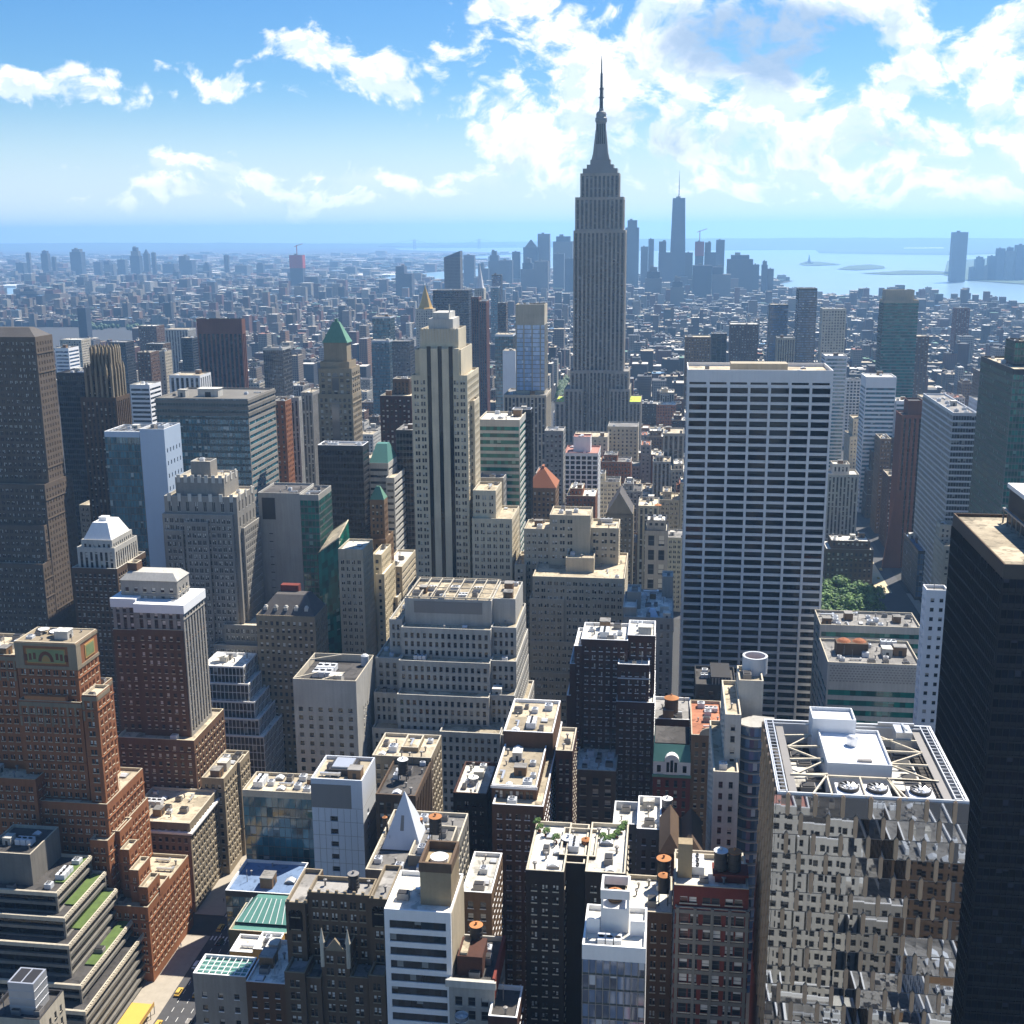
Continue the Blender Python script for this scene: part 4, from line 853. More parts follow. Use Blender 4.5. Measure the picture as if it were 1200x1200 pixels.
for r_ in (rc[1], rc[2]):
    for f_ in (.33, .67):
        x = r_[0]+(r_[1]-r_[0])*f_; mb = MB(); mb.box(x-.9, x+.9, r_[2]-.1, r_[2]+.2, r_[4]-7.5, r_[4]-3.2, 0, True)
        for k in range(6):
            a0, a1 = pi*k/6, pi*(k+1)/6; mb.poly([(x, r_[2]-.1, r_[4]-3.2), (x+.9*cos(a0), r_[2]-.1, r_[4]-3.2+1.3*sin(a0)), (x+.9*cos(a1), r_[2]-.1, r_[4]-3.2+1.3*sin(a1))])
        mb.build('arched_window', 'pane_black', e, org)
T('white_band_block', 'white fronted block with ribbon windows and a glaring white roof', 'office building', [(450, 528, 1068, 244, (538, 1024))], 'white_stone', dict(k='band', f=3.5, h=.6, p=1.5, m=2.0, mg=1.2, side=dict(k='blank')), key='wband', glass='glass_smoke', roof='roof_white', coping='white_paint', cl=1)
e, org, rc = HERO['wband']; r_ = rc[0]
mb = MB(); x0, x1, y0, y1 = r_[1]-8.0, r_[1]-.6, r_[2]+4.5, r_[2]+15; z = r_[4]+9.5
mb.box(x0, x1, y0, y1, r_[4]-1, z-1.6); 
for b_ in ((x0-.2, x1+.2, y0-.2, y0+.4), (x0-.2, x1+.2, y1-.4, y1+.2), (x0-.2, x0+.4, y0+.4, y1-.4), (x1-.4, x1+.2, y0+.4, y1-.4)): mb.box(*b_, z-1.8, z+.6, 1)
mb.lathe((x0+x1)/2, (y0+y1)/2, [(2.2, z-1.6), (2.2, z-.6), (.01, z-.3)], 16, 2); mb.build('bulkhead', ['beige_dark', 'brown_stone', 'white_paint'], e, org)
mb = MB(); mb.box(r_[1]-.3, r_[1]+.07, r_[2]+1, r_[3], 30, r_[4]-.5); mb.build('side_wall', 'beige', e, org)
T('low_white_roof', 'low pale roofed block in the gap behind the white banded block', 'low building', [(541, 576, 1046, 292, 22)], 'brick_tan', punch(3, .45), roof='roof_white', cl=6, coping='white_paint')
T('grey_cornice_block', 'grey fronted block with a dark roof and red brick stair house', 'apartment building', [(526, 579, 1149, 243, (590, 1098))], 'concrete', punch(3.6, .55, 3.6, .65, m=4), key='gcor', roof='roof_dark', coping='grey_pale', cl=3)
e, org, rc = HERO['gcor']; r_ = rc[0]
mb = MB(); mb.box(r_[0]+1.5, r_[0]+7.5, r_[2]+3, r_[2]+11, r_[4]-1, r_[4]+4.2); mb.box(r_[0]+2.2, r_[0]+3.8, r_[2]+3.6, r_[2]+10.4, r_[4]+4.2, r_[4]+4.8, 1); mb.build('stair_house', ['brick_dark', 'roof_tan'], e, org)
mb = MB(); mb.box(r_[1]-.5, r_[1]+.15, r_[2]+.6, r_[3], r_[4]-5, r_[4]+.5); mb.build('party_wall', 'brick_red', e, org)
mb = MB(); mb.box(r_[0]-.7, r_[1]+.5, r_[2]-.8, r_[2]-.04, r_[4]-1.6, r_[4]+.2, 0, True); mb.build('cornice', 'grey_pale', e, org)
T('front_roof_house', 'small dark roof with pale round units at the bottom of the view', 'low building', [(572, 606, 1192, 238, 12)], 'brick_dark', punch(3), roof='roof_dark', cl=4, coping='white_paint', ni=10)
T('dark_loft', 'narrow black brick loft with a bright white roof', 'apartment building', [(531, 571, 930, 356, (579, 894))], 'brick_black', punch(2.8, .5, 3.4, .5, pair=True), glass='pane_lit', roof='roof_white', cl=7, coping='brick_dark')
T('dormer_block', 'dark brick block topped by a white penthouse with square windows', 'apartment building',
  [(576, 629, 921, 332, 12, dict(k='punch', p=3.2, w=.7, f=5, h=.62, m=1)), (577, 637, 944, 326, (655, 872)), (590, 648, 858, 362, 28, blank)], 'brick_brown', punch(2.7, .55, 3.4, .5, pair=True), key='dorm', glass='pane_lit', roof='roof_tan', coping='white_paint', cl=10)
e, org, rc = HERO['dorm']; r_ = rc[0]; mb = MB(); mb.box(r_[0]-.25, r_[1]+.25, r_[2]-.3, r_[2]-.05, r_[4]-.9, r_[4]-.1, 0, True); mb.build('penthouse_trim', 'white_paint', e, org)
T('narrow_brick_slab', 'narrow dark brick slab with a tan roof and lit window rows', 'apartment building', [(651, 671, 880, 352, (676, 853))], 'brick_dark', punch(2.6, .5, 3.3, .5), glass='pane_lit', roof='roof_tan', cl=2, coping='limestone_pale')
T('garden_roof_block', 'dark brick block with twin wings and a planted roof garden', 'apartment building',
  [(655, 698, 1003, 266, 14, blank), (616, 661, 1021, 258, (663, 964)), (685.5, 733, 1023, 258.3, (735, 966)), (661.2, 685.2, 1012, 263.5, 20, dict(k='blank'))], 'brick_black', punch(2.5, .5, 3.2, .5, pair=True, m=3), key='garden', glass='pane_lit', roof='roof_white', coping='limestone_pale', cl=4, nest=False)
T('blue_glass_slab', 'blue glass fronted slab framed in white with a roof tank house', 'apartment building', [(682, 757, 1110, 216, (759, 1064), dict(side=dict(k='blank')))], 'white_stone', curt(1.5, 3.4, .12, m=3.2, mw=.18, md=.25, fm='metal_grey'), key='bslab', glass='glass_blue', accent='spandrel_teal', roof='roof_white', coping='white_paint', cl=0)
e, org, rc = HERO['bslab']; r_ = rc[0]
mb = MB(); x0, x1, y0, y1 = r_[0]+3.4, r_[0]+9.2, r_[2]+7, r_[2]+13; z = r_[4]+8.6
mb.box(x0, x1, y0, y1, r_[4]-1, z-4.2)
for xx, yy2 in ((x0, y0), (x1-.5, y0), (x0, y1-.5), (x1-.5, y1-.5)): mb.box(xx, xx+.5, yy2, yy2+.5, z-4.2, z-.6)
for b_ in ((x0-.1, x1+.1, y0-.1, y0+.4), (x0-.1, x1+.1, y1-.4, y1+.1), (x0-.1, x0+.4, y0+.4, y1-.4), (x1-.4, x1+.1, y0+.4, y1-.4)): mb.box(*b_, z-2, z, 0, True)
mb.build('tank_house', 'white_stone', e, org)
mb = MB()
for b_ in ((r_[0]+.5, r_[0]+3.2, r_[2]+6, r_[2]+6.4), (x1+.3, r_[1]-.3, r_[2]+6, r_[2]+6.4)): mb.box(*b_, r_[4]-1, r_[4]+2.4)
mb.build('roof_screen', 'white_stone', e, org); put(e, org, 'cooling_unit', r_[0]+5.5, r_[2]+3.2, r_[4]-1, 5, 2.6, 1.8)
T('red_top_loft', 'dark steel grey loft with two red brick upper floors', 'apartment building', [(790, 878, 1040, 244, (880, 1004)), (791, 879, 1066, 243, 26, dict(k='punch', p=4.6, w=.8, f=3.8, h=.6, m=.8))], 'brick_red', punch(4.6, .75, 3.6, .42, pair=True, m=1.8), key='redtop', glass='pane_lit', roof='roof_white', coping='limestone_pale', cl=2)
e, org, rc = HERO['redtop']; r_ = rc[0]; r1 = rc[1]
mb = MB()
for k in range(5): x = r1[0]+.6+(r1[1]-r1[0]-1.2)*k/4; mb.box(x-.35, x+.35, r1[2]-.35, r1[2]+.05, 20, r1[4]+.2)
for k in range(12): mb.box(r1[0], r1[1], r1[2]-.25, r1[2]+.05, r1[4]-3.8*k-1.2, r1[4]-3.8*k-.3, 0, True)
mb.build('steel_front', 'concrete_dark', e, org)
mb = MB(); mb.box(r_[0]+.8, r_[0]+4, r_[2]+5, r_[2]+8, r_[4]-1, r_[4]+7.5); mb.build('chimney_slab', 'beige_dark', e, org)
x0 = r_[0]+(r_[1]-r_[0])*.52; mb = MB(); mb.box(x0, x0+8, r_[2]+3.4, r_[2]+8.6, r_[4]+.9, r_[4]+1.4, bottom=True); mb.box(x0+.6, x0+7.4, r_[2]+4, r_[2]+8, r_[4]-1, r_[4]+.9); mb.build('tank_platform', 'brick_red', e, org)
T('tan_roof_loft', 'brown loft with a cream roof carrying orange capped tanks', 'apartment building', [(733, 788, 1069, 258, (760, 1026))], 'brick_brown', punch(2.7, .5, 3.4, .5, pair=True), glass='pane_lit', roof='roof_white', coping='limestone_pale', cl=3, key='tanroof')
T('grey_penthouse_block', 'grey block with white coped walls around a sunken roof', 'apartment building', [(746, 775, 972, 306, (776, 934)), (718, 747, 966, 312, 14)], 'concrete_dark', punch(3.2, .4), roof='roof_white', coping='white_paint', cl=4, ph=2.2, key='greyp')
T('gabled_roof_house', 'low house with brown folded gable roofs and a grey ridge', 'low building', [(772, 824, 1002, 290, 20)], 'brown_stone', punch(3), roof='roof_dark', cl=0, key='gabl')
e, org, rc = HERO['gabl']; r_ = rc[0]; xm = (r_[0]+r_[1])/2; mb = MB()
for a, b_, hgt in ((r_[0], xm, 4.2), (xm, r_[1], 3.4)):
    c_ = (a+b_)/2; z = r_[4]+.2
    mb.quad((a, r_[2], z), (c_, r_[2]+3, z+hgt), (c_, r_[3], z+hgt), (a, r_[3], z)); mb.quad((c_, r_[2]+3, z+hgt), (b_, r_[2], z), (b_, r_[3], z), (c_, r_[3], z+hgt)); mb.poly([(a, r_[2], z), (b_, r_[2], z), (c_, r_[2]+3, z+hgt)])
mb.build('gable_roof', 'brown_stone', e, org)
T('maroon_brick_tower', 'dark maroon brick apartment tower with stepped ends and cream roofs', 'apartment building',
  [(681, 736, 750, 425, 20), (735.5, 768, 745, 427, 18), (724, 761, 779, 419.5, 28, dict(led=(1, 6, 15))), (673, 682, 757, 424.2, 21), (667.5, 674, 778, 423.5, 22), (664, 669, 815, 423, 22), (722, 767, 823, 418.5, 34)], 'brick_dark', punch(2.7, .5, 3.3, .5, pair=True, lm=1), key='maroon', glass='pane_lit', accent='metal_pale', roof='roof_white', coping='white_paint', cl=8)
T('arched_low_block', 'low sooty block with round arched windows and machine crowded roof', 'low building', [(674, 722, 903, 404, 26)], 'brown_stone', punch(4.2, .5, 4.4, .6), roof='roof_white', cl=10, coping='limestone_pale')
T('tank_row_house', 'brick building with a row of white sheds and a tank on its roof', 'apartment building', [(766, 810, 843, 447, (812, 818))], 'brick_dark', punch(3, .5), roof='roof_grey', coping='white_paint', cl=7, key='tankrow')
T('teal_mansard_house', 'brick house with a teal copper mansard and white arched dormer', 'townhouse', [(765, 809, 908, 402, 20)], 'brick_red', punch(3.2, .4, 4, .6, m=1.5), roof='roof_dark', coping='copper_teal', cl=0, key='tealm')
e, org, rc = HERO['tealm']; r_ = rc[0]; z = r_[4]; mb = MB()
mb.frustum((r_[0], r_[1], r_[2], r_[3], z+5), (r_[0]+.3, r_[1]-.3, r_[2]+4, r_[3]-.3, z+10)); mb.build('mansard_roof', 'copper_teal', e, org)
mb = MB(); mb.box(r_[0]+.5, r_[1]-.5, r_[2]+4.3, r_[3]-.5, z+9.7, z+10.4); mb.build('flat_roof', 'roof_dark', e, org)
mb = MB(); mb.box(r_[0]+.02, r_[1]-.02, r_[2]+.02, r_[3]-.02, z-.2, z+5.02); xm = (r_[0]+r_[1])/2
mb.box(xm-2.6, xm+2.6, r_[2]-.4, r_[2]+4, z+.2, z+5.5)
for k in range(8):
    a0, a1 = pi*k/8, pi*(k+1)/8
    mb.quad((xm+2.6*cos(a0), r_[2]-.4, z+5.5+2.4*sin(a0)), (xm+2.6*cos(a0), r_[2]+3, z+5.5+2.4*sin(a0)), (xm+2.6*cos(a1), r_[2]+3, z+5.5+2.4*sin(a1)), (xm+2.6*cos(a1), r_[2]-.4, z+5.5+2.4*sin(a1)))
    mb.poly([(xm, r_[2]-.4, z+5.5), (xm+2.6*cos(a0), r_[2]-.4, z+5.5+2.4*sin(a0)), (xm+2.6*cos(a1), r_[2]-.4, z+5.5+2.4*sin(a1))])
mb.build('arched_dormer', 'white_stone', e, org)
mb = MB()
for dx in (-1.4, 0, 1.4): mb.box(xm+dx-.5, xm+dx+.5, r_[2]-.46, r_[2]-.1, z+1.2, z+(5.8 if dx == 0 else 5), 0, True)
for dx in (-4.6, 4.6): mb.box(xm+dx-.7, xm+dx+.7, r_[2]-.06, r_[2]+.3, z+1, z+3.6, 0, True)
mb.build('dormer_window', 'pane_black', e, org)
mb = MB(); mb.box(r_[0]-.3, r_[1]+.3, r_[2]-.7, r_[2]-.03, z-.8, z+.1, 0, True); mb.build('cornice', 'copper_green', e, org)
T('gabled_brick_house', 'tan brick house with a round gable and orange tiled roof', 'townhouse', [(810, 849, 862, 404, (849, 822))], 'brick_tan', punch(2.6, .45, 3.4, .5), roof='roof_red', coping='beige', cl=3, key='gbh')
e, org, rc = HERO['gbh']; r_ = rc[0]; xm = (r_[0]+r_[1])/2+1; mb = MB()
for k in range(8):
    a0, a1 = pi*k/8, pi*(k+1)/8
    mb.poly([(xm, r_[2]-.1, r_[4]), (xm+4*cos(a0), r_[2]-.1, r_[4]+3*sin(a0)), (xm+4*cos(a1), r_[2]-.1, r_[4]+3*sin(a1))])
    mb.quad((xm+4*cos(a0), r_[2]-.1, r_[4]+3*sin(a0)), (xm+4*cos(a0), r_[2]+.5, r_[4]+3*sin(a0)), (xm+4*cos(a1), r_[2]+.5, r_[4]+3*sin(a1)), (xm+4*cos(a1), r_[2]-.1, r_[4]+3*sin(a1)))
mb.build('round_gable', 'beige', e, org)
T('curved_balcony_tower', 'grey residential tower with curved blue glass balconies', 'apartment building', [(866, 895, 798, 326, 12, blank), (850, 869, 838, 312, 14, dict(p=4, w=.4)), (836, 866, 905, 303, 18, dict(p=3.6, w=.4))], 'grey_pale', punch(3.4, .35, 3.4, .55), key='curv', roof='roof_tan', coping='limestone_pale', cl=2)
e, org, rc = HERO['curv']; r_ = rc[2]
ctr = (at(884, 860, 314).x, 322); Z0 = at(880, 848, 316).z
mb, gl = MB(), MB()
def arc(mb_, R0, R1, z0, z1, m=0):
    for k in range(12):
        a0, a1 = radians(-150+k*12), radians(-150+(k+1)*12)
        p = [(ctr[0]+R*cos(a), ctr[1]+R*1.4*sin(a)) for R, a in ((R0, a0), (R0, a1), (R1, a1), (R1, a0))]
        mb_.quad((*p[3], z0), (*p[2], z0), (*p[2], z1), (*p[3], z1), m); mb_.quad((*p[3], z1), (*p[2], z1), (*p[1], z1), (*p[0], z1), m); mb_.quad((*p[0], z0), (*p[1], z0), (*p[2], z0), (*p[3], z0), m)
for j in range(24): arc(mb, 0, 6.0, Z0-j*3.5-.35, Z0-j*3.5)
for j in range(24): arc(gl, 5.4, 5.6, Z0-j*3.5-3.15, Z0-j*3.5-.35)
mb.build('balcony_slab', 'concrete', e, org); gl.build('curved_glazing', 'glass_blue', e, org, True)
T('black_mansard_house', 'low black house with a mansard against the foot of the white gridded tower', 'townhouse', [(815, 863, 803, 470, 22)], 'metal_dark', punch(3.4), roof='roof_dark', coping='metal_dark', cl=2, key='bm')
e, org, rc = HERO['bm']; r_ = rc[0]; mb = MB(); xm = (r_[0]+r_[1])/2; mb.box(xm-2, xm+6, r_[2]+1, r_[3]-4, r_[4]-1, r_[4]+3.2)
for k in range(6): mb.box(xm-1.6+k*1.3, xm-1.6+k*1.3+.5, r_[2]+.9, r_[2]+1.1, r_[4], r_[4]+2.8, 1)
mb.build('attic', ['metal_dark', 'concrete'], e, org)
# ---- the white gridded tower and its neighbours
T('gridded_tower', 'white gridded tower with wide black windows and a blank white top', 'skyscraper', [(806, 977, 434, 560, 32)], 'white_stone', punch(8.9, .88, 3.92, .66, m=7.6, mg=.4, r=.55, side=dict(w=.85)), key='grace', glass='pane_grid', roof='roof_tan', coping='white_stone', cl=5, ph=1.6)
e, org, rc = HERO['grace']; r_ = rc[0]; mb = MB()
mb.box(r_[0]+20, r_[1]-20, r_[2]+6, r_[2]+16, r_[4]-1.6, r_[4]+2.4); mb.build('plant_room', 'beige', e, org)
mb = MB(); 
for k in range(7): x = r_[0]+.4+(r_[1]-r_[0]-.8)/7*k; mb.box(x+.5, x+8.2, r_[2]-.06, r_[2]+.2, r_[4]-6.6, r_[4]-5.6, 0, True)
mb.build('vent_slot', 'pane_black', e, org)
mb = MB()
for k in range(8): x = r_[0]+.4+(r_[1]-r_[0]-.8)/7*k; mb.box(max(r_[0], x-.58), min(r_[1], x+.58), r_[2]-.5, r_[2]+.05, 20, r_[4]-7.4)
mb.build('white_pier', 'white_stone', e, org)
T('limestone_strip_tower', 'tall cream limestone tower with three dark window strips up its face', 'skyscraper',
  [(492, 537, 386, 586, (546, 381), dict(k='blank')), (486, 540, 410, 584.5, (553, 405), dict(k='blank')), (482, 547.5, 440, 583, (561, 431), dict(p=3.3, w=.7, skip=(2, 3, 4, 5, -3, -4), side=dict(skip=()))), (547, 556, 470, 590, 16), (554, 581, 575, 580, (588, 568)), (553, 600, 608, 577, 30), (478, 549, 690, 575, 30)],
  'limestone', punch(3.2, .58, 3.6, .55, pair=True, m=1.8), key='f500', glass='pane', roof='roof_tan', coping='limestone_pale', cl=2)
e, org, rc = HERO['f500']; r_ = rc[2]; mb = MB(); w = (r_[1]-r_[0])
ztop = at(515, 406, 583).z
for u_ in (503, 515.7, 528.5):
    x = at(u_, 440, 583).x
    mb2 = MB(); mb2.box(x-1.0, x+1.0, r_[2]-.13, r_[2]+.3, 30, r_[4]-.3, 0, True)
    mb2.box(x-1.0, x+1.0, rc[0][2]-3.1, rc[0][2]-2.8, r_[4]-.3, ztop, 0, True); mb2.build('dark_strip', 'pane_black', e, org)
mb.box(at(492, 440, 583).x, at(538, 440, 583).x, r_[2]+.02, rc[0][2]+.5, r_[4]-1.2, rc[1][4]+.8); mb.build('upper_front', 'limestone', e, org)
mb = MB(); r0 = rc[0]
for k in range(13): x = r0[0]+.6+(r0[1]-r0[0]-1.2)*k/12; mb.box(x-.35, x+.35, r0[2]-.3, r0[2]+.3, r0[4]-6, r0[4]+.5)
mb.build('crown_fin', 'limestone_pale', e, org, kind='stuff')
mb = MB(); mb.box(r0[0]+4, r0[1]-3, r0[2]+2, r0[3]-2, r0[4]-1, r0[4]+5); mb.box(r0[0]+6, r0[1]-5, r0[2]+3, r0[3]-3, r0[4]+5, r0[4]+8); mb.bar((r0[1]-5, r0[2]+4, r0[4]+8), (r0[1]-5, r0[2]+4, r0[4]+12), .5); mb.build('penthouse', 'grey_pale', e, org)
T('pale_twin_block', 'beige stone block with rows of paired windows and a dark pergola roof', 'office building',
  [(624, 732, 677, 553, 24), (644, 692, 604, 578, 20, dict(skip=(3, 4, 5, 6, 7, 8, 9), p=3.6)), (614, 645, 620, 580, 20), (691.6, 725, 619, 581, 20, dict(p=5)), (603, 616, 662, 574, 20), (663, 696, 654, 566, 14, dict(k='blank')), (622, 680, 752, 551, 24), (620.5, 661, 702, 552.2, 24), (692, 707, 703, 552.4, 20), (619, 733, 790, 549.5, 24)], 'beige', punch(3.0, .62, 3.65, .5, pair=True, m=1.6), key='salmon', glass='pane_lit', roof='roof_tan', coping='limestone_pale', cl=6)
T('terrace_garden_block', 'grey stone block with a cluttered rooftop terrace and blue tarpaulins', 'office building', [(731, 789, 724, 505, (790, 684)), (735, 751, 694, 520, 12, blank), (730, 746, 712, 508, 10, blank), (776, 789, 676, 538, 10, blank)], 'grey_stone', punch(3, .4, 4, .6, led=(1,), lh=.8), key='tgard', roof='roof_white', coping='grey_pale', cl=12)
e, org, rc = HERO['tgard']; r_ = rc[0]; mb = MB(); mb.frustum((r_[0]+10, r_[0]+15, r_[2]+4, r_[2]+9, r_[4]-.9), (r_[0]+11.5, r_[0]+13.5, r_[2]+6, r_[2]+8, r_[4]+2)); mb.build('tarpaulin', 'panel_blue', e, org)
T('white_grid_block', 'slim white gridded block with a pink roof terrace', 'office tower', [(672, 692, 512, 915, 14, dict(k='blank')), (661, 701, 531, 905, (704, 519))], 'white_stone', punch(4.4, .74, 3.8, .72, m=2, mg=.2), key='wgrid', glass='pane_black', roof='pink', coping='pink', cl=3)
T('red_pyramid_block', 'brown brick block under a steep red tiled pyramid roof', 'office building', [(618, 651, 572, 760, 24)], 'brick_tan', punch(2.8, .5), key='redpyr', cl=0)
e, org, rc = HERO['redpyr']; r_ = rc[0]; mb = MB(); mb.frustum((r_[0]-.5, r_[1]+.5, r_[2]-.5, r_[3]+.5, r_[4]+.2), (r_[0]+8, r_[1]-8, r_[2]+8, r_[3]-8, r_[4]+11)); mb.box(r_[0]+8.5, r_[1]-8.5, r_[2]+9, r_[3]-9, r_[4]+10, r_[4]+13); mb.build('pyramid_roof', 'terracotta', e, org)
T('steep_gable_block', 'tan stone block with a steep grey gabled roof', 'office building', [(710, 742, 602, 772, 26)], 'tan_stone', punch(2.8, .45), key='sgab', cl=0)
e, org, rc = HERO['sgab']; r_ = rc[0]; mb = MB(); xm = (r_[0]+r_[1])/2; z = r_[4]-.5
mb.poly([(r_[0], r_[2], z), (r_[1], r_[2], z), (xm, r_[2], z+15)], 1); mb.quad((r_[0], r_[2], z), (xm, r_[2], z+15), (xm, r_[3], z+15), (r_[0], r_[3], z)); mb.quad((xm, r_[2], z+15), (r_[1], r_[2], z), (r_[1], r_[3], z), (xm, r_[3], z+15)); mb.build('gable_roof', ['slate', 'tan_stone'], e, org)
T('green_cornice_block', 'narrow stone block with big arched top windows and a sooty mansard', 'office building', [(758, 781, 610, 708, 16, dict(m=1, f=3)), (756, 783, 622, 705, 22, dict(p=5, w=.6, f=9, h=.7, m=2))], 'grey_stone', punch(3, .5), roof='roof_white', cl=5, accent='metal_dark', coping='metal_dark')
T('green_curtain_tower', 'green glass office tower with pale spandrel bands behind the cream strip tower', 'office tower', [(560, 609, 492, 660, 32)], 'grey_pale', dict(k='band', f=3.9, h=.58, p=2, m=3, mg=.5, r=.25), glass='glass_green', roof='roof_white', cl=8, coping='limestone_pale', key='gcur')
T('dark_flank_block', 'dark block with a white topped box beside the green glass tower', 'office tower', [(600, 622, 480, 690, (624, 474))], 'metal_dark', curt(1.6, 3.8, .4), glass='pane_black', accent='metal_dark', frame='metal_dark', roof='roof_dark', coping='metal_pale')
T('blue_shaft_tower', 'pale blue glass shaft with a beige ribbed crown rising from a dark stone block', 'skyscraper', [(604, 638, 357, 1010, 24, dict(k='curtain', g='glass_pale', p=1.8, m=17, s=.1, mw=.9, ms=4, md=.5, fm='beige')), (590, 640, 463, 995, 44)], 'beige', pier(3.2, .6, 3.7, .6), accent='esb_metal', roof='roof_grey', cl=4, key='bshaft')
T('black_glass_block', 'black glass slab with a striped sunlit flank', 'office tower', [(372, 425, 522, 650, (432, 518))], 'metal_dark', dict(k='curtain', p=1.6, f=3.8, s=.35, m=3, side=dict(k='band', f=3.8, h=.5)), glass='pane_black', accent='metal_dark', frame='metal_dark', roof='roof_grey', coping='white_paint', cl=5, key='hsbc')
T('green_pyramid_tower', 'beige gothic tower crowned by a bright green copper pyramid', 'skyscraper',
  [(379, 406, 402, 748, (411, 397), dict(p=3.6, w=.4, f=12, h=.6, m=3)), (375, 409, 424, 745, (417, 418), dict(m=1.5)), (373, 412, 432, 742, (420, 426), dict(p=4.4)), (372.5, 413, 462, 740, (422, 455))], 'tan_stone', punch(3.0, .55, 3.7, .6, led=(1, 12)), key='m10', accent='spandrel', cl=0, ni=0)
e, org, rc = HERO['m10']; r_ = rc[0]; mb = MB(); xm, ym = (r_[0]+r_[1])/2, (r_[2]+r_[3])/2; mb.frustum((r_[0]-.8, r_[1]+.8, r_[2]-.8, r_[3]+.8, r_[4]+.2), (xm-2, xm+2, ym-1.5, ym+1.5, r_[4]+13)); mb.box(xm-1, xm+1, ym-.8, ym+.8, r_[4]+12.8, r_[4]+15); mb.build('copper_pyramid', 'copper_green', e, org)
r3 = rc[3]; mb = MB(); xm = (r3[0]+r3[1])/2; mb.box(xm-2.6, xm+2.6, r3[2]-.15, r3[2]+.2, 60, r3[4]-4, 0, True); mb.build('dark_strip', 'pane_dark', e, org)
r2_ = rc[2]; mb = MB(); mb.box(xm-2.2, xm+2.2, r2_[2]-.15, r2_[2]+.2, r2_[4]-14, r2_[4]-5, 0, True)
for k in range(6):
    a0, a1 = pi*k/6, pi*(k+1)/6; mb.poly([(xm, r2_[2]-.15, r2_[4]-5), (xm+2.2*cos(a0), r2_[2]-.15, r2_[4]-5+2.2*sin(a0)), (xm+2.2*cos(a1), r2_[2]-.15, r2_[4]-5+2.2*sin(a1))])
mb.build('arched_window', 'pane_dark', e, org)
T('teal_pyramid_block', 'grey striped block with a teal metal pyramid roof', 'office building', [(432, 455, 543, 668, (466, 536)), (452, 462, 560, 662, (473, 556))], 'grey_pale', dict(k='band', f=3.8, h=.4, p=2, m=2, r=.3), key='tealp', cl=0, glass='glass_smoke')
e, org, rc = HERO['tealp']; r_ = rc[0]; mb = MB(); xm, ym = (r_[0]+r_[1])/2, (r_[2]+r_[3])/2; mb.frustum((r_[0]+.3, r_[1]-.3, r_[2]+.3, r_[3]-.3, r_[4]+.2), (xm-3.2, xm+3.2, ym-3, ym+3, r_[4]+10)); mb.build('metal_pyramid', 'copper_teal', e, org)
T('olive_gable_tower', 'narrow brown brick tower with a dull green gable roof', 'office building', [(433, 450, 586, 622, (454, 580)), (431, 452, 632, 618, (461, 626))], 'brick_tan', punch(2.6, .5), key='oliveg', cl=0)
e, org, rc = HERO['oliveg']; r_ = rc[0]; mb = MB(); xm, ym = (r_[0]+r_[1])/2, (r_[2]+r_[3])/2; mb.frustum((r_[0], r_[1], r_[2], r_[3], r_[4]+.2), (xm-1, xm+1, ym-.6, ym+.6, r_[4]+7)); mb.build('green_roof', 'copper_green', e, org)
T('slab_and_glass_block', 'blank grey concrete slab joined to a dark teal glass flank', 'office tower', [(302, 351, 578, 584, 26, dict(k='punch', p=14, w=.2, f=4.2, h=.12, m=20, skip=(1, 2))), (351.3, 373, 580, 584.5, 24, dict(k='curtain', g='glass_green', p=1.8, m=3))], 'concrete', blank, accent='spandrel_teal', roof='roof_dark', coping='grey_pale', cl=5, key='gslab')
e, org, rc = HERO['gslab']; r_ = rc[0]; mb = MB(); mb.box(r_[0]+2, r_[0]+9, r_[2]-.1, r_[2]+.1, r_[4]-14, r_[4]-2.5, 0, True); mb.build('louvre_panel', 'metal_dark', e, org)
e = thing('faceted_glass_building', 'dark teal faceted glass building with a slanting pointed roof', 'office building', at(385, 700, 575)*1.0); e.location.z = 0; org = Vector(e.location)
a, b_ = at(370, 630, 570).x, at(397, 630, 570).x; z0 = at(383, 630, 570).z
mb, fr = MB(), MB(); FOOT.append((a, b_, 570, 600, z0))
A0, B0, C0, D0 = (a, 570, 0), (b_+1, 570, 0), (b_+1, 600, 0), (a, 600, 0); A1, B1, C1, D1 = (a, 573, z0-9), (b_, 570, z0), (b_-2, 596, z0+3), (a, 600, z0-4)
def lerp(p, q_, t): return tuple(p[i]+(q_[i]-p[i])*t for i in range(3))
for (p0, p1, p2, p3, nn) in ((A0, B0, B1, A1, 7), (B0, C0, C1, B1, 8)):
    for j in range(30):
        for i in range(nn):
            c4 = [lerp(lerp(p0, p1, s_), lerp(p3, p2, s_), t_) for s_, t_ in ((i/nn, j/30), ((i+1)/nn, j/30), ((i+1)/nn, (j+1)/30), (i/nn, (j+1)/30))]
            mb.quad(*c4)
mb.build('glazing', 'glass_green', e, org, True)
fr.quad(A1, B1, C1, D1); fr.bar(A1, B1, .5); fr.bar(B1, C1, .5); fr.bar(C1, D1, .5); fr.quad(D0, A0, A1, D1); fr.quad(C0, D0, D1, C1); fr.build('slanted_roof', 'roof_tan', e, org)
T('beige_corner_tower', 'slender beige stone tower lit on its side, with paired window columns', 'office tower', [(396, 425, 644, 566, (437, 633))], 'beige', punch(3.0, .55, 3.6, .55, pair=True, m=5, led=(0,)), glass='pane', roof='roof_white', coping='limestone_pale', cl=3, key='bg50')
T('sunlit_step_block', 'pale stone block with a sunlit window wall behind the slender beige tower', 'office building', [(436, 447, 650, 596, 22), (440, 450, 673, 592, (456, 668))], 'limestone', punch(3, .45), roof='roof_white', cl=2)
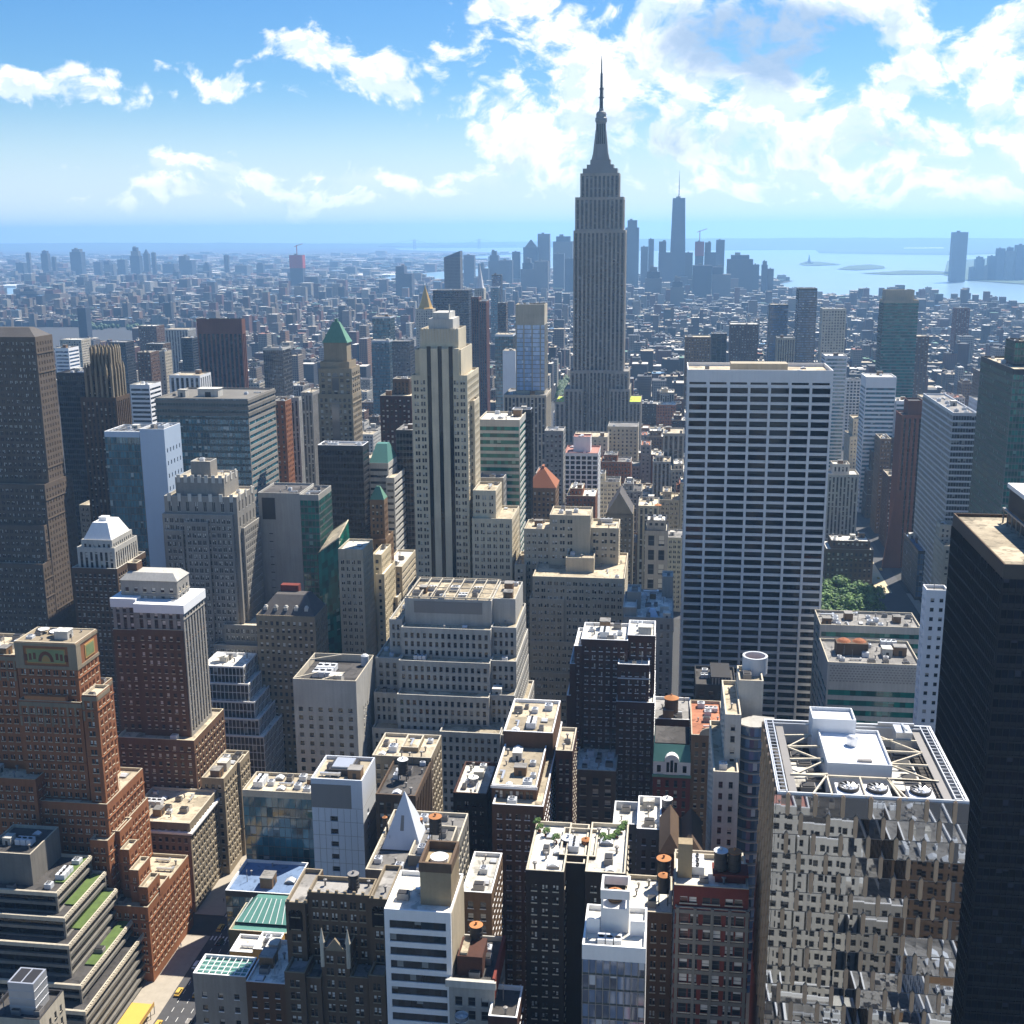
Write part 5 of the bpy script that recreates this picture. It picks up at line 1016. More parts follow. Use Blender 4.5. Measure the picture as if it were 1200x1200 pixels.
T('tan_flank_block', 'tan block with sunlit striped flank beside the cream strip tower', 'office building', [(449, 471, 664, 622, (487, 648)), (446, 466, 700, 612, 24)], 'beige', dict(k='punch', p=3, w=.5, f=3.6, h=.55, side=dict(k='band', f=3.6, h=.4)), roof='roof_white', cl=4, coping='limestone_pale')
T('mansard_office', 'stone office with a long grey mansard roof and round dormers', 'office building', [(300, 369, 722, 524, (383, 708), dict(led=(1, 2, 5)))], 'tan_stone', punch(2.7, .5, 3.6, .55, led=(1, 3)), key='mans', roof='roof_dark', cl=0, glass='pane_lit')
e, org, rc = HERO['mans']; r_ = rc[0]; mb = MB(); mb.frustum((r_[0]+.6, r_[1]-.6, r_[2]+.6, r_[3]-.6, r_[4]+.15), (r_[0]+7, r_[1]-6, r_[2]+9, r_[3]-5, r_[4]+8)); mb.build('mansard_roof', 'slate', e, org)
for k in range(5):
    x = r_[0]+4+(r_[1]-r_[0]-9)*k/4; mb = MB(); mb.box(x-.9, x+.9, r_[2]+2.4, r_[2]+5.5, r_[4]+1, r_[4]+3.4); mb.lathe(x, r_[2]+3.6, [(1.1, r_[4]+3.4), (.6, r_[4]+4.2), (.01, r_[4]+4.4)], 10); mb.build('dormer', 'grey_pale', e, org)
mb = MB(); mb.box(r_[0]+8, r_[0]+17, r_[3]-6, r_[3]-2, r_[4]-.5, r_[4]+11); mb.build('red_penthouse', 'brick_red', e, org)
T('brown_octagon_tower', 'reddish brown tower with chamfered corners and dark vertical glass strips', 'skyscraper', [(230, 283, 374, 1270, (287, 372))], 'granite_red', pier(5.2, .62, 3.7, .75, r=.6, m=16), accent='pane_black', glass='pane_black', cl=2, roof='roof_dark', coping='brown_stone', key='p3')
# ---- right side
def black_tower():
    c0 = at(1177, 662, 287); X0 = c0.x; Z = c0.z; Y1 = at_x(1117, 604, X0).y
    r = [X0, X0+62, 287, Y1, Z]
    e, org, rc = build_tiers('black_glass_skyscraper', 'huge black glass tower with a cream roof terrace and dark penthouse', 'skyscraper', [r], 'black_gloss', curt(1.55, 3.8, .42, m=3.5, hd=.3, hw=.5, mw=.12, ms=1, md=.28, fm='black_frame'), roof='roof_tan', glass='glass_black', accent='black_frame', coping='brown_stone', cl=0, frame='metal_dark', ph=.7)
    mb = MB(); a = at_z(1164, 610, Z); x0 = X0+13; y0, y1 = 287+16, Y1-6
    mb.box(x0, X0+50, y0, y1, Z-.8, Z+9); mb.build('penthouse', 'metal_dark', e, org)
    mb = MB(); mb.box(x0-.6, x0+7, y0-.6, y1+.6, Z+9.02, Z+10.2); mb.build('penthouse_coping', 'white_paint', e, org)
    for k in range(5): put(e, org, 'cooling_unit', x0+14, y0+5+k*8, Z+9, 9, 6, 4)
    mb = MB(); mb.box(x0-1.6, x0-.8, y0, y1, Z+3, Z+3.5, 0, True)
    for k in range(8): y = y0+1+(y1-y0-2)*k/7; mb.box(x0-1.6, x0-1.2, y-.1, y+.1, Z-.7, Z+3)
    mb.build('rail_track', 'metal_grey', e, org)
    return e
black_tower()
def mirror_tower():
    Y0 = 226; a, b_ = at(908, 929, Y0), at(1137, 941, Y0); X0, X1, Z = a.x, b_.x, (a.z+b_.z)/2; Y1 = at_x(893, 822, X0).y
    FOOT.append((X0, X1, Y0, Y1, Z)); org = Vector(((X0+X1)/2, (Y0+Y1)/2, 0))
    e = thing('mirror_tower', 'tower clad in tilted mirror facets with gold fins and three roof fans', 'office tower', org); HERO['gem'] = (e, org, [[X0, X1, Y0, Y1, Z]])
    rnd = random.Random(11)
    zt = Z-.5; fh, nx = 4.3, 7; bw = (X1-X0)/nx
    mir, fin, tri = MB(), MB(), MB()
    def bent(O, u, n, a0, a1, z0, z1, lean, dep):
        # four facets meeting in a shallow offset ridge, like a cut stone
        am = (a0+a1)/2; p = [P(O, u, n, a0, z0, .3), P(O, u, n, a1, z0, .3), P(O, u, n, a1, z1, .3+.16*lean), P(O, u, n, a0, z1, .3+.16*lean)]
        mir.quad(p[0], P(O, u, n, am, z0, .325), P(O, u, n, am, z1, .325+.16*lean), p[3]); mir.quad(P(O, u, n, am, z0, .325), p[1], p[2], P(O, u, n, am, z1, .325+.16*lean))
    zv = at(1000, 1240, Y0).z-4
    for (O, u, n, Wd, k) in (((X0, Y0), (1, 0, 0), (0, -1, 0), X1-X0, nx), ((X0, Y1), (0, -1, 0), (-1, 0, 0), Y1-Y0, 9)):
        w = Wd/k; j = 0; z1 = zt
        while z1-fh > zv:
            z0 = z1-fh; off = 0 if j % 2 else .5
            for i in range(-1, k+1):
                a0, a1 = max(0, (i+off)*w), min(Wd, (i+1+off)*w)
                if a1-a0 < .3: continue
                bent(O, u, n, a0, a1, z0, z1, (.75, .3)[j % 2]+rnd.uniform(-.12, .12), .3)
            for i in range(k+1):
                ac = (i+off)*w
                if ac < .1 or ac > Wd-.1: continue
                h = .40; za, zb_ = z0-.1, z1+.7
                p = [P(O, u, n, ac, za, -.05), P(O, u, n, ac+h, za+.55, -.02), P(O, u, n, ac+h, zb_-.55, -.02), P(O, u, n, ac, zb_, -.05), P(O, u, n, ac-h, zb_-.55, -.02), P(O, u, n, ac-h, za+.55, -.02)]
                q_ = [P(O, u, n, ac, za, .4), P(O, u, n, ac+h, za+.55, .4), P(O, u, n, ac+h, zb_-.55, .4), P(O, u, n, ac, zb_, .4), P(O, u, n, ac-h, zb_-.55, .4), P(O, u, n, ac-h, za+.55, .4)]
                fin.poly(p)
                for t in range(6): fin.quad(q_[t], q_[(t+1) % 6], p[(t+1) % 6], p[t])
            tri.quad(P(O, u, n, 0, z1-.06, .25), P(O, u, n, Wd, z1-.06, .25), P(O, u, n, Wd, z1+.06, .25), P(O, u, n, 0, z1+.06, .25))
            z1 = z0; j += 1
        tri.quad(P(O, u, n, 0, 0, .1), P(O, u, n, Wd, 0, .1), P(O, u, n, Wd, z1, .1), P(O, u, n, 0, z1, .1))
    mir.build('mirror_facets', 'mirror', e, org); fin.build('gold_fins', 'gold_fin', e, org, kind='stuff')
    tri.box(X0+.9, X1-.05, Y0+.9, Y1-.05, 0, Z-5.4); tri.build('core', 'metal_grey', e, org)
    mb = MB(); mb.quad((X0+1, Y0+1, Z-5.3), (X1-1, Y0+1, Z-5.3), (X1-1, Y1-1, Z-5.3), (X0+1, Y1-1, Z-5.3)); mb.build('roof', 'roof_dark', e, org)
    mb = MB()
    for b4 in ((X0+.6, X1, Y0+.6, Y0+.95), (X0+.6, X1, Y1-.5, Y1), (X0+.6, X0+.95, Y0+.95, Y1-.5), (X1-.5, X1, Y0+.95, Y1-.5)): mb.box(*b4, Z-5.5, Z+.05)
    mb.build('parapet', 'metal_pale', e, org)
    mb = MB()                       # window washing track: double rail with sleepers
    for xr in (X0+1.0, X0+2.5, X1-1.0, X1-2.5): mb.bar((xr, Y0+.8, Z+.1), (xr, Y1-.8, Z+.1), .25)
    for yr in (Y1-1.0, Y1-2.6): mb.bar((X0+.8, yr, Z+.15), (X1-.8, yr, Z+.15), .25)
    k = Y0+1.5
    while k < Y1-1: mb.bar((X0+.5, k, Z-.05), (X0+2.7, k, Z-.05), .2); mb.bar((X1-2.7, k, Z-.05), (X1-.5, k, Z-.05), .2); k += 1.7
    mb.build('cradle_rail', 'steel', e, org)
    for xa_, xb_ in ((X0+3.0, X0+4.6), (X1-4.6, X1-3.0)): mb = MB(); mb.box(xa_, xb_, Y0+1.2, Y1-3, Z-.6, Z-.35, 0, True); mb.build('walkway', 'metal_grey', e, org)
    W_, D_ = X1-X0, Y1-Y0
    mb = MB()                       # white steel trusses from the rim to the plant house
    px0, px1, py0, py1 = X0+W_*.31, X0+W_*.66, Y0+D_*.32, Y0+D_*.80
    for t in (.25, .45, .62, .78):
        y = Y0+D_*t; mb.bar((X0+4.6, y, Z-.3), (px0, y+1, Z-.3), .42); mb.bar((px1, y, Z-.3), (X1-4.6, y, Z-.3), .42)
    for t0, t1 in ((.25, .45), (.62, .45), (.62, .85)): mb.bar((X0+4.6, Y0+D_*t0, Z-.4), (px0, Y0+D_*t1, Z-.4), .34); mb.bar((X1-4.6, Y0+D_*t0, Z-.4), (px1, Y0+D_*t1, Z-.4), .34)
    mb.bar((X0+4, Y0+D_*.25, Z-.2), (X1-4, Y0+D_*.25, Z-.2), .42)
    for fx, gx_ in ((.30, .20), (.30, .30), (.475, .475), (.62, .685), (.62, .655)): mb.bar((X0+W_*fx, Y0+D_*.25, Z-.1), (X0+W_*gx_, Y0+.5, Z-.1), .34)
    mb.build('roof_truss', 'limestone_pale', e, org)
    mb = MB(); mb.box(px0, px1, py0, py1, Z-5.2, Z+.8); mb.box(px0+.3, px1-.3, py0+.3, py1-.3, Z+.8, Z+.85, 1)
    for b4 in ((px0, px1, py0, py0+.3), (px0, px1, py1-.3, py1), (px0, px0+.3, py0+.3, py1-.3), (px1-.3, px1, py0+.3, py1-.3)): mb.box(*b4, Z+.8, Z+1.6)
    mb.build('plant_house', ['metal_pale', 'white_gloss'], e, org)
    mb = MB(); mb.box(px0-1.2, px0+(px1-px0)*.62, py1-1, py1+D_*.16, Z-5, Z+3.4)
    for b4 in ((px0-1.2, px0+(px1-px0)*.62, py1-1, py1-.7), (px0-1.2, px0+(px1-px0)*.62, py1+D_*.16-.3, py1+D_*.16), (px0-1.2, px0-.9, py1-.7, py1+D_*.16-.3), (px0+(px1-px0)*.62-.3, px0+(px1-px0)*.62, py1-.7, py1+D_*.16-.3)): mb.box(*b4, Z+3.4, Z+4.2)
    mb.build('lift_house', 'metal_pale', e, org)
    mb = MB(); mb.lathe(px0+(px1-px0)*.5, py0+D_*.3, [(1.3, Z+.8), (1.3, Z+2.6), (.8, Z+3), (.01, Z+3.1)], 14); mb.build('round_vent', 'steel', e, org)
    mb = MB(); mb.box(px0+(px1-px0)*.5, px0+(px1-px0)*.72, py0+2.5, py0+3.4, Z+.85, Z+1.35); mb.build('roof_hatch', 'metal_grey', e, org)
    for f_ in (.40, .55, .775):
        fx, fy = X0+W_*f_, Y0+D_*.125; mb = MB(); mb.box(fx-2.5, fx+2.5, fy-2.4, fy+2.4, Z-2.4, Z-.5); o = mb.build('fan_housing', 'white_gloss', e, org)
        mb = MB(); mb.lathe(fx, fy, [(2.1, Z-.5), (2.15, Z+.2), (1.9, Z+.2), (1.9, Z-.4)], 22); o2 = mb.build('fan_ring', 'metal_dark', o, None); 
        for w_ in o2.data.vertices: w_.co -= org
        mb = MB()
        for k in range(9):
            a0 = 2*pi*k/9; mb.quad(*[(fx+R*cos(a), fy+R*sin(a), Z+dz) for R, a, dz in ((.35, a0, 0), (1.85, a0-.12, 0), (1.85, a0+.26, .22), (.35, a0+.35, .1))])
        mb.lathe(fx, fy, [(.5, Z-.4), (.5, Z+.25), (.01, Z+.35)], 12); o3 = mb.build('fan_blades', 'steel', o, None)
        for w_ in o3.data.vertices: w_.co -= org
    mb = MB(); mb.box(X1-9, X1-5.5, Y1-8, Y1-3.5, Z-5, Z+1.5); mb.bar((X1-12, Y1-2, Z+1), (X1-4, Y1-2, Z+1), .5); mb.bar((X1-7, Y1-3, Z+1.5), (X1-7, Y1-9, Z+2.5), .4); mb.build('cleaning_cradle', 'steel', e, org)
    for k in range(6): put(e, org, 'machine_box', X0+7+rnd.uniform(0, 3), Y0+D_*(.3+.1*k), Z-5.3, 3, 2.5, 2.2); put(e, org, 'machine_box', X1-8, Y0+D_*(.3+.1*k), Z-5.3, 3.4, 2.5, 1.6)
    for b4 in ((X0+5, px0-1, Y0+D_*.3, Y0+D_*.62), (px1+1, X1-6, Y0+D_*.32, Y0+D_*.66)): mb = MB(); mb.box(*b4, Z-4.2, Z-3.9); mb.build('lower_deck', 'roof_white', e, org)
mirror_tower()
T('white_stone_slab', 'narrow white stone slab with small square windows pressed against the black tower', 'office tower', [(1086, 1112, 692, 432, (1077, 685))], 'white_paint', punch(2.6, .42, 3.6, .42), roof='roof_grey', coping='white_paint', cl=3, ni=60)
T('hatched_roof_office', 'low pale office with a hatched parapet screen and orange lidded roof plant', 'office building', [(970, 1080, 778, 480, 30, dict(k='band', f=4.4, h=.55, m=11, p=2.2)), (961, 1080, 734, 530, 22)], 'grey_pale', band(4.4, .5, 2.2), key='hat', glass='glass_green', roof='roof_grey', coping='limestone_pale', cl=12)
e, org, rc = HERO['hat']; r_ = rc[0]; mb = MB()
for j in range(7):
    for i in range(26):
        x = r_[0]+1+(i+.5*(j % 2))*(r_[1]-r_[0]-2.5)/26; z = r_[4]-8.2+j*1.1; mb.box(x, x+.75, r_[2]-.16, r_[2]+.05, z, z+.42, 0, True)
mb.build('hatched_screen', 'metal_grey', e, org)
mb = MB(); x0 = r_[0]+5; mb.box(x0, x0+13, r_[2]+12, r_[2]+19, r_[4]-1, r_[4]+4.2)
for k in (0, 1): mb.lathe(x0+3.3+k*6.4, r_[2]+15.5, [(2.9, r_[4]+4.2), (2.0, r_[4]+5), (.05, r_[4]+5.8)], 16, 1)
mb.build('lidded_plant', ['brown_stone', 'terracotta'], e, org)
T('mansard_corner_block', 'sooty old block with a mansard beside the tree filled park', 'office building', [(974, 1020, 634, 885, 20, dict(m=1)), (968, 1024, 644, 880, 28)], 'brown_stone', punch(3.2, .5, 4, .55, led=(1, 4)), roof='roof_white', coping='metal_dark', cl=10, accent='metal_dark')
T('flared_stone_block', 'pale stone block with a dark set back top behind the park corner', 'office building', [(976, 996, 544, 942, 14), (970, 1007, 556, 936, (1014, 606))], 'grey_pale', pier(2.9, .5, 3.7, .5), roof='roof_white', coping='limestone_pale', cl=3, ni=0)
T('stepped_beige_tower', 'beige tower stepping up to a square cap among brown towers', 'office tower', [(1009, 1034, 473, 1190, 14, blank), (1000, 1040, 491, 1184, 26), (996, 1046, 512, 1178, 36)], 'beige', punch(2.9, .45, 3.7, .5), roof='roof_tan', coping='limestone_pale', cl=2, ni=0)
T('dark_stepped_tower', 'dark brown tower descending in pale edged steps over the avenue', 'office tower', [(1027, 1056, 513, 1120, 24), (1022, 1056, 530, 1116, 28), (1017, 1056, 552, 1112, 32), (1015, 1057, 580, 1108, 36)], 'brown_stone', punch(2.8, .45, 3.7, .5), roof='roof_white', coping='limestone_pale', cl=1, ni=0)
T('bronze_rib_tower', 'slim bronze ribbed tower with a flaring foot on the avenue', 'office tower', [(1065, 1083, 470, 946, 18, blank), (1057, 1083, 487, 940, 26)], 'granite_red', pier(4.2, .42, 3.8, .8, r=1.0), roof='roof_dark', glass='pane_black', cl=0, ni=0, key='brib', coping='granite_red')
e, org, rc = HERO['brib']; r_ = rc[1]; mb = MB(); mb.frustum((r_[0]-8, r_[0]+6, r_[2]-3, r_[2]-.1, 0), (r_[0]-.5, r_[0]+5, r_[2]-1, r_[2]-.1, 62)); mb.build('flared_foot', 'granite_red', e, org)
T('cut_glass_tower', 'grey glass tower with a slanting cut corner and white floor lines', 'office tower', [(1117, 1146, 484, 800, (1081, 475))], 'metal_pale', dict(k='curtain', p=1.8, f=4.0, s=.3, m=2, hd=.3, hw=.5, fm='metal_pale', side=dict(g='glass_smoke')), glass='glass_smoke', accent='metal_pale', roof='roof_grey', coping='metal_pale', cl=10, key='cutg')
T('green_glass_tower', 'dark green glass tower with a taller green box on its roof', 'skyscraper', [(1190, 1222, 400, 722, 20, dict(m=1)), (1188, 1250, 433, 695, (1150, 417))], 'metal_dark', curt(1.7, 3.9, .3, m=3), glass='glass_green', accent='spandrel_teal', roof='roof_tan', coping='metal_dark', cl=6)
T('mirror_lowrise', 'blue black glass low rise across the avenue, reflecting an orange block', 'office building', [(1076, 1092, 646, 852, (1060, 622))], 'metal_dark', curt(1.8, 4, .1), glass='glass_blue', accent='metal_dark', roof='roof_blue', cl=2)
T('stepped_side_block', 'pale low block with a stepped edge between the cut glass tower and black tower', 'office building', [(1106, 1122, 640, 770, 14), (1102, 1120, 615, 786, 12)], 'concrete', punch(3), roof='roof_tan', cl=2, ni=30)
T('mottled_glass_tower', 'tall dark green glass tower with mottled panes and a beige cap', 'skyscraper', [(1038, 1072, 340, 1420, 20, blank), (1036, 1077, 352, 1415, 30)], 'beige', curt(2.6, 3.6, .25, m=3, hd=.3, hw=.7, fm='concrete_dark'), glass='glass_green', accent='concrete', roof='roof_tan', cl=2, key='epic')
T('banded_white_block', 'white and teal banded glass block with a screened top', 'office building', [(1015, 1051, 442, 1130, 30, dict(m=9)), (1050, 1066, 470, 1128, 24)], 'white_stone', band(4, .5, 2, r=.2), glass='glass_teal', roof='roof_white', cl=3, coping='white_stone', ni=0)

# ---- towers of the middle distance
MID = [
 (308, 331, 408, 1150, (341, 406), 'teal grey gridded office tower with small panes', 'grey_pale', curt(2, 3.9, .3), 'glass_smoke'),
 (64, 80, 408, 1150, 22, 'white banded round cornered tower behind the hipped brown tower', 'white_stone', band(3.6, .5), 'glass_blue'),
 (70, 95, 398, 1700, 30, 'orange beige apartment tower in the hazy distance beside the banded white tower', 'beige', punch(4, .5), 'pane'),
 (128, 147, 401, 1500, 26, 'blunt dark tower with a pale cap above the teal glass tower', 'metal_dark', band(3.6, .5), 'pane_dark'),
 (160, 176, 413, 1300, 24, 'plain dark brick slab standing over white balconies', 'brick_brown', punch(4, .5), 'pane'),
 (171, 191, 403, 1500, 24, 'flat topped brown tower behind the dark brick slab', 'brown_stone', punch(4, .5), 'pane'),
 (183, 193, 412, 1350, 20, 'slim tan sunlit slab beside the flat topped brown tower', 'beige', punch(4, .4), 'pane'),
 (212, 225, 396, 1600, 24, 'narrow black slab near the chamfered brown tower', 'metal_dark', band(3.6, .5), 'pane_black'),
 (193, 220, 386, 1900, 34, 'wide pale block with dark vertical stripes in the haze', 'grey_pale', pier(5, .5), 'pane_dark'),
 (162, 183, 382, 2000, 34, 'broad brick apartment slab beyond the striped pale block', 'brick_brown', punch(4, .5), 'pane'),
 (152, 175, 451, 900, 22, 'bluish white banded slab above the teal glass tower', 'white_stone', band(3.6, .5), 'glass_smoke'),
 (198, 234, 440, 1000, 26, 'white apartment block with deep balcony bays', 'white_stone', pier(4.5, .6, 3.3, .7, r=1.2), 'pane_dark'),
 (322, 350, 466, 830, (353, 460), 'pale stone block with vertical ribs and a sunlit corner', 'grey_pale', pier(2.8, .5), 'pane'),
 (352, 366, 460, 860, 26, 'grey ribbed block beside the beige gothic tower', 'grey_stone', pier(2.6, .5), 'pane'),
 (320, 334, 470, 800, 14, 'orange brick slab between the blue glass block and ribbed stone block', 'brick_orange', punch(3.2, .4), 'pane'),
 (435, 456, 399, 1480, 20, 'teal glass tower with a white edge fin', 'metal_pale', curt(2, 3.8, .2), 'glass_teal'),
 (436, 457, 371, 1520, 26, 'teal glass tower with a slanted knife edge top', 'metal_pale', curt(2, 3.8, .2), 'glass_teal'),
 (459, 480, 400, 1420, 26, 'dark blue glass block in front of hazy roofs', 'metal_dark', curt(2, 3.8, .3), 'glass_smoke'),
 (460, 480, 444, 830, 14, 'brown tower top with a ribbed crown above the dark punched block', 'brown_stone', pier(2.6, .5), 'pane_dark'),
 (445, 482, 464, 815, 30, 'dark brown block with small lit windows beside the cream strip tower', 'brick_dark', punch(3, .5), 'pane_lit'),
 (464, 483, 504, 690, 22, 'plain black slab hugging the cream strip tower', 'metal_dark', curt(2, 3.8, .4), 'pane_black'),
 (507, 549, 340, 1900, 36, 'broad black office slab behind the cream strip tower', 'metal_dark', curt(2.4, 3.9, .4), 'pane_black'),
 (552, 561, 348, 1560, 24, 'slender dark maroon tower with flat top beside the spire with the clock', 'granite_red', pier(3, .5), 'pane_black'),
 (561, 570, 353, 1550, 24, 'second slender maroon slab a little lower than its twin', 'granite_red', pier(3, .5), 'pane_black'),
 (576, 587, 322, 2500, 24, 'thin dark glass blade tower rising over teal glass', 'metal_dark', curt(2.4, 3.8, .2), 'glass_blue'),
 (575, 584, 336, 2450, 20, 'thin teal glass half of the blade tower pair', 'metal_pale', curt(2.4, 3.8, .2), 'glass_teal'),
 (583, 593, 355, 1800, 20, 'dark slim tower with a tan cap', 'brown_stone', band(3.6, .5), 'pane_dark'),
 (580, 601, 392, 1320, 30, 'light teal glass block beside a white blank wall', 'metal_pale', curt(2, 3.8, .2), 'glass_teal'),
 (589, 604, 411, 1250, 26, 'blank white slab wall left of the pale blue shaft', 'white_stone', blank, 'pane'),
 (903, 924, 357, 1900, 30, 'dark blue glass tower with a lower front shoulder', 'metal_dark', curt(2.2, 3.8, .3), 'glass_blue'),
 (911, 932, 396, 1500, 24, 'beige stone tower with a dark arch band in front of the blue tower', 'beige', pier(3, .5), 'pane_dark'),
 (936, 958, 338, 1700, 30, 'slim dark blue banded tower above the white gridded tower', 'metal_dark', band(3.4, .6), 'glass_blue'),
 (964, 992, 362, 1600, 26, 'pale mottled stone residential tower', 'limestone_pale', punch(3.4, .5), 'pane'),
 (967, 993, 417, 1250, 30, 'teal glass block beneath the pale mottled tower', 'metal_pale', band(3.8, .55), 'glass_teal'),
 (1072, 1089, 394, 1700, 28, 'brown brick block beside the mottled green glass tower', 'brick_brown', punch(4, .45), 'pane'),
 (1121, 1137, 361, 2300, 30, 'brownish pink apartment tower by the wide river', 'granite_red', punch(5, .5), 'pane'),
 (803, 833, 395, 1500, 30, 'brown block with roof sheds behind the white gridded tower', 'brick_tan', punch(3.4, .5), 'pane'),
 (834, 852, 391, 1600, 24, 'dark slab with white vertical stripes above the white gridded tower', 'metal_dark', pier(6, .8, 3.6, .9), 'pane_black'),
 (856, 889, 380, 1750, 34, 'brown brick apartment block with a red roof shed', 'brick_brown', punch(4, .45), 'pane'),
 (638, 660, 505, 850, 20, 'narrow beige block with a white chimney wall near the pink terrace', 'grey_stone', punch(3, .5), 'pane'),
 (712, 748, 500, 1120, 30, 'long cream roofed block in front of the spired tower', 'limestone', punch(4, .4), 'pane'),
 (672, 712, 512, 1080, 30, 'low cream block with skylights before the spired tower', 'limestone_pale', punch(4, .4), 'pane'),
 (777, 802, 508, 1000, 30, 'grey ribbed block with tall strips near the white gridded tower', 'grey_stone', pier(4, .6), 'pane_dark'),
 (560, 590, 560, 640, 14, 'small green roofed annex at the foot of the green glass tower', 'grey_stone', punch(3), 'pane'),
 (1146, 1165, 470, 1000, 30, 'round cornered white stone block behind the cut glass tower', 'white_stone', punch(4, .4), 'pane'),
 (1150, 1190, 436, 1500, 40, 'brown roofed block beyond the green glass tower', 'brick_tan', punch(4, .4), 'pane'),
]
for (xl, xr, v, Y, D, lab, wl, st, gl) in MID:
    H('distant_tower' if Y > 1200 else 'mid_block', lab, 'tower' if Y > 1200 else 'city block', [(xl, xr, v, Y, D)], wl, st, glass=gl, roof=random.choice(('roof_tan', 'roof_white', 'roof_grey')), cl=3, ni=0, coping='concrete')
def spire_tower(name, lab, xl, xr, v, Y, wall, roofm, vbase, vtip, dark):
    e, org, rc = H(name, lab, 'skyscraper', [(xl, xr, v, Y, 22)], wall, punch(3.4, .45), ni=0, cl=0, roof='roof_grey'); r_ = rc[0]
    xm, ym = (r_[0]+r_[1])/2, (r_[2]+r_[3])/2; zt = at(600, vtip, Y).z; w = (r_[1]-r_[0])/2
    mb = MB(); mb.lathe(xm, ym, [(w*.98, r_[4]-.5), (w*.8, r_[4]+(zt-r_[4])*.08), (w*.12, r_[4]+(zt-r_[4])*.85), (.3, zt)], 8); mb.build('pointed_roof', roofm, e, org)
    return e, org, rc
e, org, rc = spire_tower('gilded_tower', 'stone tower with a gleaming golden pyramid spire', 487, 507, 362, 1750, 'limestone_pale', 'gold', 362, 334, 0)
spire_tower('clock_tower', 'pale campanile tower with a steep white pointed cap', 556, 567, 338, 1980, 'limestone_pale', 'white_stone', 338, 309, 0)
# ------------------------------------------------------------------ far skyline
city_mat('city_blue', [(0, (.05, .06, .08)), (.2, (.12, .13, .15)), (.4, (.07, .065, .07)), (.6, (.16, .15, .14)), (.8, (.09, .10, .13))])
city_mat('city_wall', [(0, (.10, .06, .045)), (.12, (.20, .155, .11)), (.24, (.055, .04, .034)), (.36, (.27, .23, .175)), (.46, (.12, .105, .095)), (.56, (.17, .07, .045)), (.68, (.11, .045, .032)), (.78, (.36, .33, .28)), (.86, (.06, .06, .065)), (.94, (.26, .15, .09))])
def roofs_mat():
    mt, n = newmat('city_roof'); g_ = n.n('ShaderNodeNewGeometry'); oi = n.n('ShaderNodeObjectInfo')
    r = n.m('FRACT', n.m('ADD', n.m('MULTIPLY', g_.outputs['Random Per Island'], 91.3), oi.outputs['Random']))
    colr = n.ramp(r, [(0, (.62, .60, .55)), (.13, (.10, .10, .10)), (.40, (.40, .34, .25)), (.56, (.22, .21, .20)), (.70, (.60, .56, .48)), (.80, (.06, .06, .06)), (.90, (.30, .14, .09)), (.94, (.12, .22, .16)), (.97, (.16, .28, .42))])
    n.t.nodes[-1].color_ramp.interpolation = 'CONSTANT'
    nz_ = n.n('ShaderNodeTexNoise', {'Vector': g_.outputs['Position'], 'Scale': .2, 'Detail': 4.0}).outputs[0]
    colr = n.n('ShaderNodeVectorMath', {0: colr, 'Scale': n.m('ADD', n.m('MULTIPLY', nz_, .9), .5)}, operation='SCALE').outputs[0]
    b = n.n('ShaderNodeBsdfPrincipled', {'Base Color': colr, 'Roughness': .9}); n.n('ShaderNodeOutputMaterial', {0: b.outputs[0]})
roofs_mat()
def far_tower(lab, xl, xr, v, Y, D=None, kind='box', mat='city_blue', cat='distant tower', group=None, name='skyline_tower', extra=None):
    a, b_ = at(xl, v, Y), at(xr, v, Y); Z = (a.z+b_.z)/2; X0, X1 = a.x, b_.x; D = D or max(20, (X1-X0)*.8)
    org = Vector(((X0+X1)/2, Y+D/2, 0)); mb = MB(); w = X1-X0
    if kind == 'box': mb.box(X0, X1, Y, Y+D, 0, Z)
    elif kind == 'crown': mb.box(X0, X1, Y, Y+D, 0, Z*.9); mb.box(X0+w*.15, X1-w*.15, Y+D*.15, Y+D*.85, Z*.9, Z)
    elif kind == 'step': mb.box(X0, X1, Y, Y+D, 0, Z*.72); mb.box(X0+w*.12, X1-w*.12, Y+D*.1, Y+D*.9, Z*.72, Z*.88); mb.box(X0+w*.28, X1-w*.28, Y+D*.2, Y+D*.8, Z*.88, Z)
    elif kind == 'pyr': mb.box(X0, X1, Y, Y+D, 0, Z*.84); mb.frustum((X0+w*.1, X1-w*.1, Y+D*.1, Y+D*.9, Z*.84), (X0+w*.46, X1-w*.46, Y+D*.46, Y+D*.54, Z))
    elif kind == 'taper': mb.frustum((X0-w*.08, X1+w*.08, Y, Y+D, 0), (X0+w*.08, X1-w*.08, Y+D*.1, Y+D*.9, Z))
    elif kind == 'slant':
        mb.box(X0, X1, Y, Y+D, 0, Z*.93); i = len(mb.v); mb.v += [(X0, Y, Z*.93), (X1, Y, Z*.93), (X1, Y+D, Z*.93), (X0, Y+D, Z*.93), (X1, Y, Z), (X1, Y+D, Z)]
        for f_ in ((0, 1, 4), (1, 2, 5, 4), (2, 3, 5), (0, 4, 5, 3)): mb.face([i+k for k in f_])
    elif kind == 'lshape': mb.box(X0, X1, Y, Y+D, 0, Z*.8); mb.box(X0+w*.02, X0+w*.55, Y+.5, Y+D-.5, Z*.8, Z)
    e = thing(name, lab, cat, org, group); mb.build('tower_body', mat, e, org)
    mb = MB(); top = Z if kind in ('box', 'crown', 'step', 'lshape', 'taper') else 0
    if top:
        xa = X0+w*.3; mb.box(xa, xa+w*.2, Y+D*.35, Y+D*.65, top, top+max(4, w*.10)); mb.build('roof_house', 'concrete_dark', e, org)
    if extra: extra(e, org, X0, X1, Y, D, Z)
    FOOT.append((X0, X1, Y, Y+D, Z)); return e
